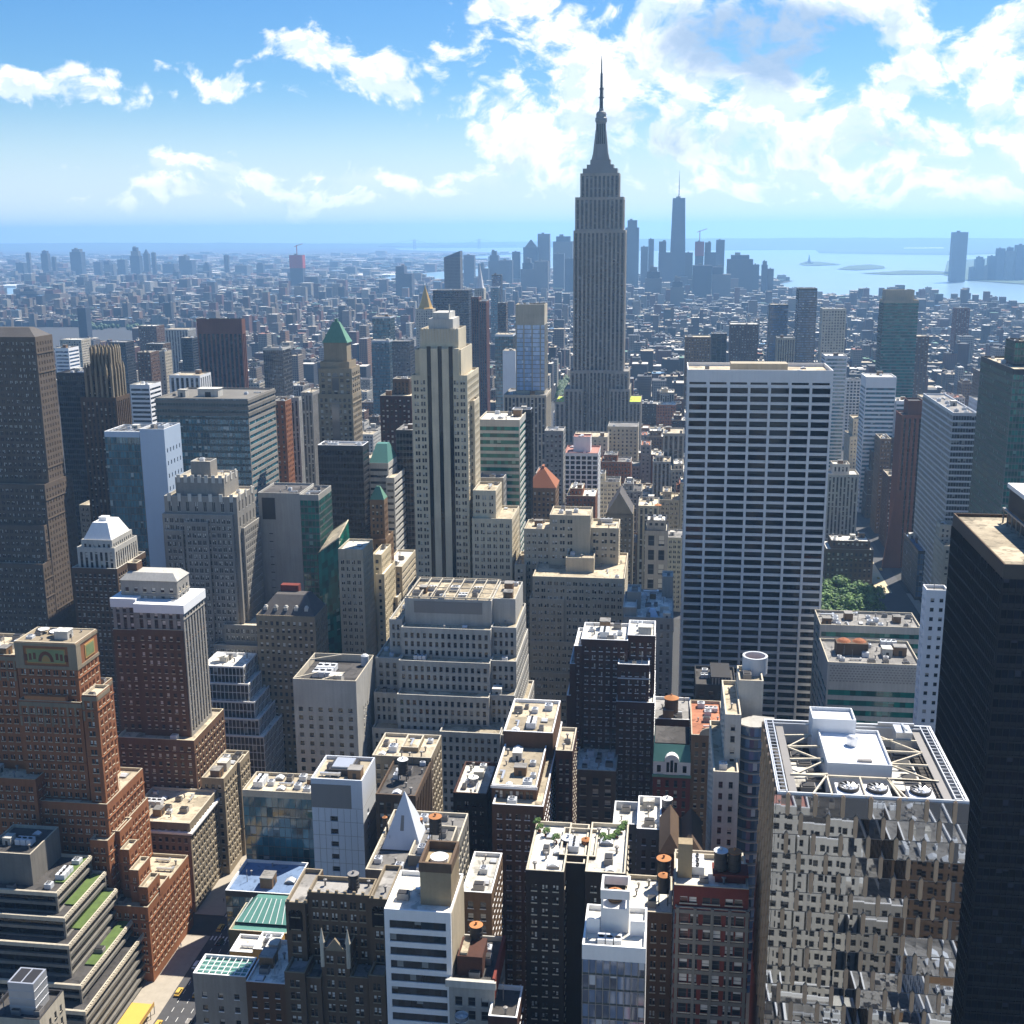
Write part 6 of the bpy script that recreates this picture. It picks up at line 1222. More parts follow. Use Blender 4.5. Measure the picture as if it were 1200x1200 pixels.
def mast(h, r=1.5, mat='metal_grey'):
    def f_(e, org, X0, X1, Y, D, Z):
        mb = MB(); mb.lathe((X0+X1)/2, Y+D/2, [(r*3, Z), (r*3, Z+h*.06), (r, Z+h*.1), (r*.6, Z+h*.6), (.3, Z+h)], 8); mb.build('spire', mat, e, org)
    return f_
def crane(e, org, X0, X1, Y, D, Z):
    mb = MB(); xm = (X0+X1)/2; mb.bar((xm, Y+D/2, Z), (xm, Y+D/2, Z+45), 3); mb.bar((xm-12, Y+D/2, Z+38), (xm+30, Y+D/2, Z+52), 2); mb.build('tower_crane', 'red_paint', e, org)
    mb = MB(); mb.box(X0-1, X1+1, Y-1, Y+D+1, Z-60, Z-.5); mb.build('red_netting', 'red_paint', e, org)
WTC = far_tower('tallest blue glass tower of the downtown skyline, tapering under a needle mast', 787, 804.5, 232, 5200, 58, 'taper', 'city_blue', extra=mast(112, 2.2)); 
SKY = [(733, 749, 258, 5300, 'crown', 'broad blue tower close beside the spired skyscraper'), (751, 759.5, 289, 5500, 'box', 'short slab between two taller hazy towers'), (760, 766.5, 280, 5600, 'box', 'thin upright slab left of the tallest glass tower'),
 (772, 788, 283, 5000, 'lshape', 'wide hazy block pressed against the tallest glass tower'), (803, 812, 296, 5100, 'box', 'low hazy block riverward of the tallest glass tower'), (826, 839.5, 284, 5300, 'lshape', 'pair topped hazy tower beside the red netted one'), (839.5, 849.5, 281, 5400, 'box', 'flat topped pale tower at the river end of the cluster'),
 (853, 883, 299, 5000, 'crown', 'broad stepped hazy block on the waterfront'), (882, 890, 310, 5050, 'box', 'small waterfront slab beside the stepped hazy block'), (893, 900, 306, 4900, 'crown', 'last pale tower on the downtown shore'), (900, 907, 315, 4850, 'box', 'low end block where the downtown shore meets the water'),
 (756, 776, 313, 4300, 'step', 'reddish stepped block in front of the downtown towers'), (786, 802, 325, 4000, 'step', 'grey stepped block under the tallest glass tower'), (812, 834, 311, 4500, 'box', 'broad hazy slab under the red netted tower'), (835, 857, 313, 4500, 'lshape', 'hazy notched block beneath the flat topped pale tower'),
 (613, 630, 281, 5900, 'pyr', 'hazy tower with a pointed roof on the island tip'), (630, 644, 274, 5950, 'box', 'tallest hazy slab left of the spired skyscraper'), (648, 671, 277, 5800, 'crown', 'wide hazy tower just behind the spired skyscraper'), (648, 661, 297, 5200, 'box', 'mid height slab in front of the wide hazy tower'), (600, 609, 295, 5900, 'box', 'low hazy block at the edge of the downtown group'),
 (572, 585, 294, 5800, 'step', 'stepped hazy tower apart from the downtown group'), (585, 600, 305, 5600, 'box', 'squat hazy block between stepped towers'), (560, 572, 309, 5700, 'lshape', 'notched hazy block near the tilted glass tower'), (543, 555.5, 299, 5500, 'box', 'pale twin slab behind the slanted glass tower'), (662, 672, 303, 5000, 'box', 'hazy slab half hidden by the spired skyscraper'),
 (610, 626, 303, 5000, 'step', 'grey low stepped tower before the pointed hazy roof'), (626, 642, 306, 4900, 'box', 'square hazy block before the tallest hazy slab')]
for (xl, xr, v, Y, k, lab) in SKY: far_tower(lab, xl, xr, v, Y, None, k)
far_tower('hazy tower wrapped in red netting with a crane on the downtown shore', 815, 825, 283, 5200, None, 'box', extra=crane)
far_tower('red netted tower under construction far across the east side', 339, 354, 299, 5500, 40, 'box', extra=crane)
far_tower('dark slanted glass tower standing alone above the roofs', 520, 539, 294, 2900, 34, 'slant')
far_tower('blunt dark brick tower near the strip of river', 463, 482, 312, 4500, 50, 'lshape')
far_tower('tall curved glass tower on the far river bank', 1118, 1135, 272, 6300, 60, 'box', extra=None)
for (xl, xr, v, k, lab) in [(1144, 1154.5, 301, 'crown', 'short rounded hazy block on the far river bank'), (1159, 1169, 300, 'box', 'plain hazy slab on the far river bank'), (1169, 1178.5, 291, 'box', 'taller hazy slab on the far river bank'), (1180, 1190, 290, 'crown', 'capped hazy tower on the far river bank'), (1192, 1206, 287, 'box', 'wide hazy tower where the far bank leaves the picture'), (1137, 1146, 313, 'lshape', 'low hazy block at the foot of the curved glass tower'), (1152, 1166, 312, 'box', 'low wide hazy block among the far bank towers')]:
    far_tower(lab, xl, xr, v, 6500, None, k)
BK = [(30, 34, 296, 'box', 'hair thin hazy tower at the distant east edge'), (47, 55, 294, 'crown', 'second hazy tower from the east edge, capped'), (60, 64, 301, 'box', 'thin low hazy tower between two bigger ones'), (81, 94, 292, 'crown', 'stout hazy tower over the white housing slabs'), (109, 117, 307, 'box', 'low hazy slab beyond the housing slabs'), (137, 146, 304, 'box', 'hazy slab beside the twin peaked group'), (151, 162, 290, 'step', 'tallest stepped hazy tower across the east river'), (167, 173, 292, 'pyr', 'slim pointed hazy tower next to the tallest stepped one'), (177, 181, 296, 'box', 'needle thin hazy slab across the east river'), (209, 224, 300, 'lshape', 'wide notched hazy block across the east river'), (237, 245, 308, 'step', 'little stepped hazy tower across the east river'), (262, 267, 299, 'box', 'isolated thin hazy tower across the east river'), (190, 204, 309, 'box', 'squat hazy block before the wide notched one'), (121, 132, 306, 'lshape', 'low paired hazy block across the east river'), (275, 289, 311, 'box', 'squat hazy block near the red netted tower'), (18, 27, 308, 'box', 'low hazy block at the extreme east'), (300, 308, 308, 'crown', 'small capped hazy block left of the red netted tower'), (404, 416, 313, 'box', 'lone hazy slab above the white river sheds')]
for (xl, xr, v, k, lab) in BK: far_tower(lab, xl, xr, v, 7200, None, k)
HS = [(86, 98, 347), (100, 110, 348), (113, 122, 347), (124, 134, 345), (140, 150, 348), (150, 160, 343)]
for i, (xl, xr, v) in enumerate(HS): far_tower(['first', 'second', 'third', 'fourth', 'fifth', 'sixth'][i]+' pale housing slab counted from the river strip', xl, xr, v, 4100, 30, 'lshape', 'city_wall', 'housing slab', 'pale housing slabs by the east river', 'housing_slab')
far_tower('dark slab standing before the park strip below the pale housing slabs', 90, 100, 361, 2900, 26, 'box', 'city_blue'); far_tower('sooty brick tower on the east side below the narrow river strip', 18, 45, 339, 4300, 60, 'step'); far_tower('brown slab east of the pale housing slabs', 52, 70, 340, 4200, 60, 'lshape', 'city_wall')
# bridge towers on the horizon
def bridge():
    Y = 19240; e = thing('suspension_bridge', 'faint suspension bridge on the horizon between two tall towers', 'bridge', Vector((at(523, 290, Y).x, Y, 0))); org = Vector(e.location); tops = []
    for u, v in ((485.6, 281), (561.4, 280)):
        p = at(u, v, Y); mb = MB()
        for dx in (-14, 14): mb.box(p.x+dx-8, p.x+dx+8, Y-10, Y+10, -5, p.z)
        for z in (.4, .72, .97): mb.box(p.x-16, p.x+16, Y-8, Y+8, p.z*z-6, p.z*z+6, 0, True)
        mb.build('bridge_tower', 'metal_grey', e, org); tops.append(p)
    mb = MB(); zd = tops[0].z*.32; mb.box(tops[0].x-600, tops[1].x+600, Y-8, Y+8, zd-5, zd+3, 0, True)
    for k in range(16):
        f0, f1 = k/16, (k+1)/16; P_ = lambda f_: (tops[0].x+(tops[1].x-tops[0].x)*f_, Y, zd+8+(tops[0].z-zd-8)*(2*f_-1)**2); mb.bar(P_(f0), P_(f1), 4)
    mb.bar(tuple(tops[0]), (tops[0].x-600, Y, zd), 4); mb.bar(tuple(tops[1]), (tops[1].x+600, Y, zd), 4); mb.build('deck_and_cable', 'metal_grey', e, org)
bridge()
def statue():
    p = at_z(948, 309, 0); t = at(948, 297.5, p.y); h = t.z; e = thing('island_monument', 'tiny robed statue with a raised arm on its harbour island pedestal', 'statue', Vector((p.x, p.y, 0))); org = Vector((p.x, p.y, 0))
    mb = MB(); mb.box(p.x-30, p.x+30, p.y-30, p.y+30, 0, 10); mb.frustum((p.x-11, p.x+11, p.y-11, p.y+11, 10), (p.x-7, p.x+7, p.y-7, p.y+7, h*.5)); mb.build('pedestal', 'grey_stone', e, org)
    mb = MB(); mb.lathe(p.x, p.y, [(6, h*.5), (5, h*.62), (4, h*.78), (1.6, h*.81), (2.2, h*.85), (.2, h*.9)], 10); mb.bar((p.x-3, p.y, h*.77), (p.x-5, p.y, h*.95), 2); mb.lathe(p.x-5, p.y, [(1.6, h*.95), (1.9, h*.97), (.1, h)], 8); mb.build('statue_figure', 'copper_green', e, org)
statue()

# ------------------------------------------------------------------ the city between: single buildings near, one mass beyond
HEAD = [(xa-3, xb+3, ya-3, yb+3) for xa, xb, ya, yb, z in FOOT]
def clash(x0, x1, y0, y1): return any(x0 < b_ and x1 > a and y0 < d and y1 > c_ for a, b_, c_, d in HEAD)
LAND = [('the spired stone skyscraper', 703, 480), ('the cream strip tower', 520, 560), ('the white gridded tower', 890, 600), ('the pink roof terrace', 681, 540), ('the green copper pyramid', 395, 470), ('the chamfered brown tower', 258, 430), ('the blank blue panel', 165, 520), ('the blue glass block', 250, 500), ('the hipped brown tower', 35, 470), ('the buttress crowned tower', 118, 460), ('the mottled green glass tower', 1056, 430), ('the cut corner glass tower', 1115, 520), ('the green glass tower', 1170, 470), ('the park trees', 1000, 700), ('the pale blue glass shaft', 620, 430), ('the red tiled pyramid', 636, 570), ('the steep grey gable', 727, 590), ('the black striped slab', 400, 560), ('the teal metal pyramid', 447, 535), ('the stepped grey office', 530, 760), ('the art deco tower', 235, 600), ('the bronze ribbed tower', 1068, 520), ('the dark stepped tower', 1040, 540), ('the paired window block', 670, 650), ('the maroon brick tower', 710, 800), ('the beige stepped tower', 1020, 490), ('the pale mottled tower', 978, 390)]
WN = {'brick_brown': 'brown brick', 'brick_dark': 'dark brick', 'brick_red': 'red brick', 'brick_tan': 'tan brick', 'beige': 'beige stone', 'limestone': 'cream stone', 'grey_stone': 'grey stone', 'concrete': 'concrete', 'white_stone': 'white stone', 'brown_stone': 'brownstone', 'grey_pale': 'pale grey', 'limestone_pale': 'pale cream', 'brick_orange': 'orange brick'}
RN = {'roof_white': 'white', 'roof_tan': 'tan', 'roof_grey': 'grey', 'roof_dark': 'black', 'roof_red': 'rusty red', 'roof_green': 'green', 'roof_blue': 'blue'}
ORD = ['', 'second ', 'third ', 'fourth ', 'fifth ', 'sixth ', 'seventh ', 'eighth ', 'ninth ', 'tenth ']
cand = []
rb = random.Random(21)
AV = [(-1180, -950), (-920, -760), (-730, -560), (-530, -365), (-345, -180), (-148, 150), (182, 398), (428, 700), (730, 1010)]
STR = [(y0+10, y0+70.5) for y0 in [636+80.5*k for k in range(0, 60)]]
def lots(ylo, yhi, wlo, whi, out):
    for (ya, yb) in STR:
        if ya < ylo or ya >= yhi: continue
        for (xa, xb) in AV:
            for (r0, r1) in ((ya, (ya+yb)/2-1.5), ((ya+yb)/2+1.5, yb)):
                x = xa
                while x < xb-6:
                    w = min(rb.uniform(wlo, whi), xb-x); dep = (r1-r0)
                    y0, y1 = (r0, r1-rb.uniform(0, dep*.25)) if r0 == ya else (r0+rb.uniform(0, dep*.25), r1)
                    out.append((x+.15, x+w-.15, y0, y1)); x += w
lots(560, 1640, 9, 30, cand)
def hgt(y, edge):
    t = rb.random()
    if y < 1300: return rb.uniform(22, 50) if t < .62 else rb.uniform(50, 78) if t < .95 else rb.uniform(78, 100)
    if y < 2300: return rb.uniform(14, 38) if t < .78 else rb.uniform(38, 62) if t < .975 else rb.uniform(62, 85)
    return rb.uniform(11, 24) if t < .83 else rb.uniform(24, 44) if t < .975 else rb.uniform(44, 75)
sel, mass = [], []
def fits_sight(x0, x1, y0, z):
    """no taller than lets the known towers show: the roofline the photograph has over these blocks"""
    u, v = proj((x0+x1)/2, y0, z)
    return u, v
def cap(u, y):
    if y > 1280: return 0
    if 600 < u < 820: return 497 if y < 1280 else 0
    if 960 < u < 1200: return 486 if y < 1280 else 0
    return 478
for (x0, x1, y0, y1) in cand:
    if clash(x0, x1, y0, y1): continue
    if 151 < (x0+x1)/2 < 180: continue
    if x0 < 152 and x1 > 25 and y0 < 878: continue      # the park
    if y0 < 640: continue
    z = hgt(y0, 0); u, v = fits_sight(x0, x1, y0, z)
    if not (-30 < u < 1230): continue
    k = 0
    while v < cap(u, y0)+rb.uniform(0, 45) and k < 12: z *= .86; k += 1; u, v = fits_sight(x0, x1, y0, z)
    z = max(z, 9)
    sel.append((x0, x1, y0, y1, z, u, v))
# sight lines: keep the blocks that are not wholly behind nearer things
def hidden(x0, x1, y0, z):
    """true when every test point of the roof edge lies behind a nearer building"""
    sl, sr = x0/y0, x1/y0
    near_ones = [F_ for F_ in FOOT if F_[2] <= y0 and min(F_[0]/F_[2], F_[0]/F_[3]) <= sr and max(F_[1]/F_[2], F_[1]/F_[3]) >= sl]
    for px in (x0+.3, (x0+x1)/2, x1-.3):
        for pz in (z, z-4):
            d = Vector((px, y0, pz-EYE)); blocked = False
            for (a, b_, c_, dd, zt) in near_ones:
                # slab test against the box
                t0, t1 = 0.0, .995; ok = True
                for lo, hi, dv, o_ in ((a, b_, d.x, 0), (c_, dd, d.y, 0), (0, zt, d.z, EYE)):
                    if abs(dv) < 1e-6:
                        if not lo <= o_ <= hi: ok = False; break
                        continue
                    ta, tb = (lo-o_)/dv, (hi-o_)/dv
                    if ta > tb: ta, tb = tb, ta
                    t0, t1 = max(t0, ta), min(t1, tb)
                    if t0 > t1: ok = False; break
                if ok: blocked = True; break
            if not blocked: return False
    return True
sel.sort(key=lambda s: s[2]); vis = []
for s in sel:
    if hidden(s[0], s[1], s[2], s[4]): continue
    vis.append(s); FOOT.append((s[0], s[1], s[2], s[3], s[4]))
labels = {}
vis_i, vis_rest = vis[:300], vis[300:]
pending = []
for (x0, x1, y0, y1, z, u, v) in vis_i:
    wl = rb.choice(list(WN)); rf = rb.choice(['roof_white']*4+['roof_tan']*4+['roof_grey']*3+['roof_dark']*4+['roof_red']+['roof_blue']*(rb.random() < .2)+['roof_green']*(rb.random() < .3))
    lm = min(LAND, key=lambda L: (L[1]-u)**2+((L[2]-v)*1.4)**2)
    du, dv = u-lm[1], v-lm[2]
    side = ('below' if dv > 0 else 'beyond') if abs(dv)*1.4 > abs(du) else ('riverward of' if du > 0 else 'east of')
    hw = 'tall' if z > 52 else 'low' if z < 26 else 'squat' if (x1-x0) > 22 else 'slim' if (x1-x0) < 13 else 'middling'
    pending.append([f"{hw} {WN[wl]} block with {RN[rf]} roof {side} {lm[0]}", (u-lm[1])**2+(v-lm[2])**2, (x0, x1, y0, y1, z, wl, rf, u, v)])
cnt = {}
pending.sort(key=lambda p: p[1])
for lab, d2, (x0, x1, y0, y1, z, wl, rf, u, v) in pending:
    cnt[lab] = cnt.get(lab, 0)+1; k = cnt[lab]
    L_ = lab if k == 1 else ORD[min(k-1, 9)]+lab
    rects = [[x0, x1, y0, y1, z]]
    if x1-x0 > 12 and rb.random() < .4: rects.insert(0, [x0+2, x0+2+(x1-x0)*.45, y0+4, y1-3, z+rb.uniform(3, 7)])
    st = rb.choice([punch(2.9, .5, 3.5, .55, m=1.4), punch(3.3, .45, 3.6, .5, m=1.4), punch(4.2, .7, 3.8, .6, m=1.6), pier(3, .55, 3.6, .6, m=1.6), punch(3.0, .6, 3.6, .55, pair=True, m=1.4)])
    name = 'loft_building' if wl.startswith('brick') else 'stone_building'
    nfoot = len(FOOT)
    build_tiers(name, L_, 'loft building' if wl.startswith('brick') else 'stone building', rects, wl, {**st, 'r': .25}, roof=rf, glass=rb.choice(('pane', 'pane_lit', 'pane_dark')), coping=rb.choice(('limestone_pale', 'concrete', wl)), cl=5, ni=0, seed=int(x0*7+y0))
    del FOOT[nfoot:]
# the mass beyond: walls and roofs in two islands-coloured meshes
wallm, roofm, treem = MB(), MB(), MB()
def blk(x0, x1, y0, y1, z):
    i = len(wallm.v); wallm.v += [(x0, y0, 0), (x1, y0, 0), (x1, y1, 0), (x0, y1, 0), (x0, y0, z), (x1, y0, z), (x1, y1, z), (x0, y1, z)]
    for q_ in ((0, 1, 5, 4), (1, 2, 6, 5), (2, 3, 7, 6), (3, 0, 4, 7)): wallm.face([i+k for k in q_])
    roofm.quad((x0, y0, z), (x1, y0, z), (x1, y1, z), (x0, y1, z))
    for _ in range(rb.choice((1, 1, 2, 3)) if y0 < 3600 else rb.choice((0, 0, 1))):
        s = rb.uniform(2, 5); x, y = rb.uniform(x0, max(x0, x1-s)), rb.uniform(y0, max(y0, y1-s)); h = rb.uniform(1.5, 4.5)
        i = len(wallm.v); wallm.v += [(x, y, z), (x+s, y, z), (x+s, y+s, z), (x, y+s, z), (x, y, z+h), (x+s, y, z+h), (x+s, y+s, z+h), (x, y+s, z+h)]
        for q_ in ((0, 1, 5, 4), (1, 2, 6, 5), (2, 3, 7, 6), (3, 0, 4, 7)): wallm.face([i+k for k in q_])
        roofm.quad((x, y, z+h), (x+s, y, z+h), (x+s, y+s, z+h), (x, y+s, z+h))
for s in vis_rest: blk(*s[:5])
far_c = []; lots(1640, 3300, 7, 25, far_c)
AV2 = AV; 
for (x0, x1, y0, y1) in far_c:
    u, v = proj((x0+x1)/2, y0, 20)
    if not (-20 < u < 1220) or clash(x0, x1, y0, y1): continue
    blk(x0, x1, y0, y1, hgt(y0, 0))
def in_poly(x, y, poly):
    r = False; j = len(poly)-1
    for i in range(len(poly)):
        xi, yi = poly[i]; xj, yj = poly[j]
        if (yi > y) != (yj > y) and x < (xj-xi)*(y-yi)/(yj-yi)+xi: r = not r
        j = i
    return r
RIV = [[g(*p) for p in px] for px in ([(-4, 335), (18, 334), (20, 350), (-4, 352)], [(432, 331), (450, 324), (520, 318), (521, 328), (470, 333)])]
y = 3300.0
while y < 14500:
    step = 25 if y < 4500 else 42 if y < 7000 else 80 if y < 10000 else 130
    xa, xb = g(-15, 300)[0]*y/g(-15, 300)[1], g(1215, 300)[0]*y/g(1215, 300)[1]
    x = xa; off = rb.uniform(0, step)
    while x < xb:
        w = step*rb.uniform(.65, 1.0); d = step*rb.uniform(.6, 1.0); px, py = x+rb.uniform(0, step*.15)+off*.3, y+rb.uniform(0, step*.3)
        if in_poly(px, py, shore) and in_poly(px+w, py, shore) and in_poly(px, py+d, shore) and not any(in_poly(px, py, r_) for r_ in RIV) and not clash(px, px+w, py, py+d):
            if rb.random() < .11:
                for _ in range(3):
                    tx, ty = px+rb.uniform(0, step), py+rb.uniform(0, step); s = rb.uniform(4, 9); treem.lathe(tx, ty, [(s*.6, 0), (s, s*.6), (s*.8, s*1.3), (.1, s*1.7)], 6)
            else: blk(px, px+w, py, py+d, hgt(py, 0)*(1 if y < 6000 else .8))
        x += step
    y += step
for k in range(420):       # a park strip and street trees in the middle distance
    u, v = rb.choice(((rb.uniform(100, 185), rb.uniform(372, 382)), (rb.uniform(425, 445), rb.uniform(350, 356)), (rb.uniform(820, 850), rb.uniform(362, 372)), (rb.uniform(655, 664), rb.uniform(440, 462))))
    p = at_z(u, v, 12); s = rb.uniform(4, 8); treem.lathe(p.x, p.y, [(s*.6, 0), (s, s*.8), (s*.8, s*1.6), (.1, s*2.2)], 7)
o = wallm.build('distant_city', 'city_wall'); o['kind'] = 'stuff'; o['label'] = 'mass of small hazy roofs and houses stretching to the water'
o2 = roofm.build('distant_roofs', 'city_roof'); o2['kind'] = 'stuff'; o2['label'] = 'pale and dark flat roofs of the hazy city mass'
o3 = treem.build('distant_foliage', 'leaf_dark'); o3['kind'] = 'stuff'; o3['label'] = 'hazy green tree tops among the far roofs'
# sheds and quays that glare white by the water
for i, (u0, u1, v, Y, lab) in enumerate([(407, 433, 330, 4700, 'long white shed roof by the far strip of river'), (418, 462, 322.5, 5700, 'long sunlit white quay shed beyond the river strip'), (442, 456, 305, 9000, 'pale dock shed on the hazy far shore'), (1015, 1029, 291, 13000, 'round white storage tank glaring on the far harbour shore'), (1060, 1110, 291, 13000, 'long pale terminal roof on the far harbour shore'), (2, 18, 335, 4200, 'white topped shed at the east river edge')]):
    a, b_ = at_z(u0, v, 10), at_z(u1, v, 10); mb = MB(); mb.box(min(a.x, b_.x), max(a.x, b_.x), a.y, a.y+30+a.y*.012, 0, 11, 0); mb.frustum((min(a.x, b_.x), max(a.x, b_.x), a.y, a.y+30+a.y*.012, 11.02), (min(a.x, b_.x)+4, max(a.x, b_.x)-4, a.y+12, a.y+18+a.y*.008, 15)); tag(mb.build('quay_shed', 'white_paint'), lab, 'shed')
# ------------------------------------------------------------------ water tanks and other things standing on roofs
def scale_at(Y, Z): return (FOC/((Vector((0, Y, Z-EYE))).dot(CF)))
_cache = {}
def tank(u, v, Y, dpx, hpx, zr, barrel, cap, label, group=None, dish=False, open_top=False):
    p = at(u, v, Y); r = dpx/2/scale_at(Y, p.z); top = p.z; h = hpx/scale_at(Y, p.z)/.83
    e = thing('water_tank', label, 'water tank', Vector((p.x, Y, zr)), group); o = Vector(e.location); zb = max(top-h, zr+.2)
    mb = MB(); mb.lathe(p.x, Y, [(r*.98, zb), (r, zb+.1), (r, top), (.01, top+.02)], 18)
    for k in range(4): z = zb+(top-zb)*(.12+.25*k); mb.lathe(p.x, Y, [(r+.01, z), (r+.06, z+.03), (r+.06, z+.1), (r+.01, z+.13)], 18, 1)
    mb.build('barrel', [barrel, 'metal_dark'], e, o)
    mb = MB(); mb.lathe(p.x, Y, [(r*1.06, top-.02), (r*1.1, top+.1), (r*.1, top+(r*.16 if dish else r*.5)), (.01, top+(r*.2 if dish else r*.56))], 18); mb.lathe(p.x, Y, [(.3, top+r*.3), (.3, top+r*.62), (.01, top+r*.64)], 8); mb.build('cone_roof', cap, e, o)
    if zb > zr+.5:
        mb = MB(); mb.box(p.x-r*.95, p.x+r*.95, Y-r*.95, Y+r*.95, zb-.3, zb-.02, 0, True); mb.build('platform', 'metal_dark', e, o)
        for sx_ in (-1, 1):
            for sy_ in (-1, 1):
                mb = MB(); mb.box(p.x+sx_*r*.8-.12, p.x+sx_*r*.8+.12, Y+sy_*r*.8-.12, Y+sy_*r*.8+.12, zr, zb-.3); mb.build('leg', 'metal_dark', e, o)
Zr = lambda k, i=0, ph=1.0: HERO[k][2][i][4]-ph
tank(845, 997, 249.5, 15.5, 20, Zr('redtop')+2.4, 'metal_dark', 'metal_pale', 'dark tank with a grey disc lid beside an orange lidded one', dish=True)
tank(861, 998, 249.5, 15.5, 20, Zr('redtop')+2.4, 'metal_dark', 'wood_orange', 'dark tank with an orange disc lid on the red brick platform', dish=True)
tank(778, 1006, 272, 16, 18, Zr('tanroof'), 'metal_dark', 'wood_orange', 'black tank with an orange lid behind the cone roofed tank', dish=True)
tank(778, 1026, 264, 13, 16, Zr('tanroof'), 'metal_dark', 'wood_orange', 'orange cone roofed tank on tall thin legs over a cream roof')
r_ = HERO['bslab'][2][0]; tank(721, 1045, 226, 17, 10, r_[4]+4.4, 'wood', 'wood_orange', 'tank with a flat orange cone inside the white open tank house')
tank(666, 982, 274, 16, 18, Zr('garden', 1), 'metal_dark', 'metal_pale', 'dark tank with a pale grey lid on the planted roof', dish=True)
tank(687, 984, 274, 11, 16, Zr('garden', 1), 'wood_orange', 'wood_orange', 'small all orange tank on the planted roof')
tank(510, 957, 288, 15, 16, Zr('podium', 0), 'metal_dark', 'wood_orange', 'dark tank with an orange lid near the white pyramid', dish=True)
tank(492, 960, 300, 7, 8, Zr('podium', 1), 'wood', 'wood_orange', 'tiny orange capped tank between the white pyramid and a dark tank')
tank(451, 958, 300, 6, 8, Zr('podium', 1), 'wood', 'wood_orange', 'tiny orange capped tank peeping out behind the white pyramid')
tank(558, 1084, 254, 15, 18, Zr('gcor'), 'metal_dark', 'wood_orange', 'dark tank with an orange lid over the grey roof with red edging', dish=True)
tank(414, 1024, 258, 13, 14, Zr('goth'), 'metal_dark', 'metal_grey', 'soot black tank on the dark roof of the gothic block', dish=True)
tank(472, 890, 334, 12, 14, Zr('fin'), 'metal_dark', 'white_paint', 'black tank with a white lid among pale ducts', dish=True)
tank(555, 911, 365, 11, 10, at(551, 930, 356).z-1, 'metal_pale', 'white_paint', 'white tank on the bright roof of the black brick loft', dish=True)
tank(787, 818, 452, 16, 14, Zr('tankrow'), 'wood', 'wood_orange', 'round wooden tank with an orange cone beside white sheds')
tank(815, 835, 440, 12, 14, Zr('tankrow')-2, 'metal_grey', 'metal_pale', 'grey steel tank between two brick houses', dish=True)
tank(782, 936, 318, 12, 8, at(760, 970, 306).z-7, 'metal_grey', 'white_paint', 'white dish shaped tank beside the sunken grey roof', dish=True)
tank(541, 1194, 240, 16, 8, at(589, 1192, 238).z-2, 'metal_pale', 'white_paint', 'white round tank at the bottom edge by the grey front', dish=True)
tank(771, 592, 745, 8, 8, 90, 'wood', 'wood_orange', 'distant orange coned tank over the sooty mansard')
# silver drum standing over the curved balcony tower, an orange cone inside it
def drum():
    p = at(885, 768, 336); sc2 = scale_at(336, p.z); r = 14.5/sc2; zb = Zr('curv', 0); e = thing('tank_drum', 'open silver drum shielding an orange coned tank on a stair tower', 'tank enclosure', Vector((p.x, 336, zb))); o = Vector(e.location)
    mb = MB(); mb.lathe(p.x, 336, [(r, zb), (r, p.z), (r*.82, p.z), (r*.82, p.z-5)], 28); mb.build('steel_drum', 'metal_pale', e, o)
    mb = MB(); mb.lathe(p.x, 336, [(r*.7, zb), (r*.7, p.z-3.4), (r*.72, p.z-3.3), (.05, p.z-1.2)], 20, 0, [0, 1, 1]); mb.build('inner_tank', ['wood', 'wood_orange'], e, o)
drum()
def pyramid():
    a, b_ = at(446, 977, 291), at(493, 977, 291); z0 = Zr('podium', 1); top = at(468, 927, 297).z
    e = thing('white_pyramid', 'tall white metal pyramid standing on a grey roof', 'roof pyramid', Vector(((a.x+b_.x)/2, 297, z0))); o = Vector(e.location); xm = (a.x+b_.x)/2; w = (b_.x-a.x)
    mb = MB(); mb.frustum((xm-w/2, xm+w/2, 297-w/2, 297+w/2, z0+.3), (xm-.08, xm+.08, 297-.08, 297+.08, max(top, z0+8))); mb.build('pyramid_shell', 'tile_white', e, o)
    mb = MB(); mb.box(xm-w/2-.4, xm+w/2+.4, 297-w/2-.4, 297+w/2+.4, z0-.05, z0+.3); mb.build('pyramid_base', 'metal_dark', e, o)
    mb = MB(); hgt_ = max(top, z0+8)-z0; y_ = 297-w/2
    mb.quad((xm-.8, y_+.12, z0+.4), (xm+.5, y_+.12, z0+.4), (xm+.3, 297-w/2*.42-.05, z0+hgt_*.6), (xm-.5, 297-w/2*.42-.05, z0+hgt_*.6)); mb.build('louvre_strip', 'metal_grey', e, o)
pyramid()
def dish(u, v, z, r, label):
    p = at_z(u, v, z); e = thing('satellite_dish', label, 'satellite dish', Vector((p.x, p.y, z))); o = Vector(e.location)
    mb = MB(); mb.lathe(p.x, p.y, [(.25, z), (.2, z+r*.7)], 8); mb.build('pedestal', 'metal_grey', e, o)
    mb = MB(); mb.lathe(p.x, p.y, [(.1, z+r*.7), (r*.5, z+r*.8), (r, z+r*1.15), (r*.97, z+r*1.18), (r*.45, z+r*.86), (.05, z+r*.78)], 18); mb.build('reflector', 'white_paint', e, o)
zf = Zr('french', 0); dish(52, 744, zf, 2.0, 'larger white satellite dish on the mosaic fronted brick tower'); dish(67, 748, zf, 2.4, 'broad flat white dish near the roof corner of the mosaic tower')
zt = Zr('terr', 0); dish(258, 775, zt, 3.0, 'white dish lying on the top of the terraced glass block')

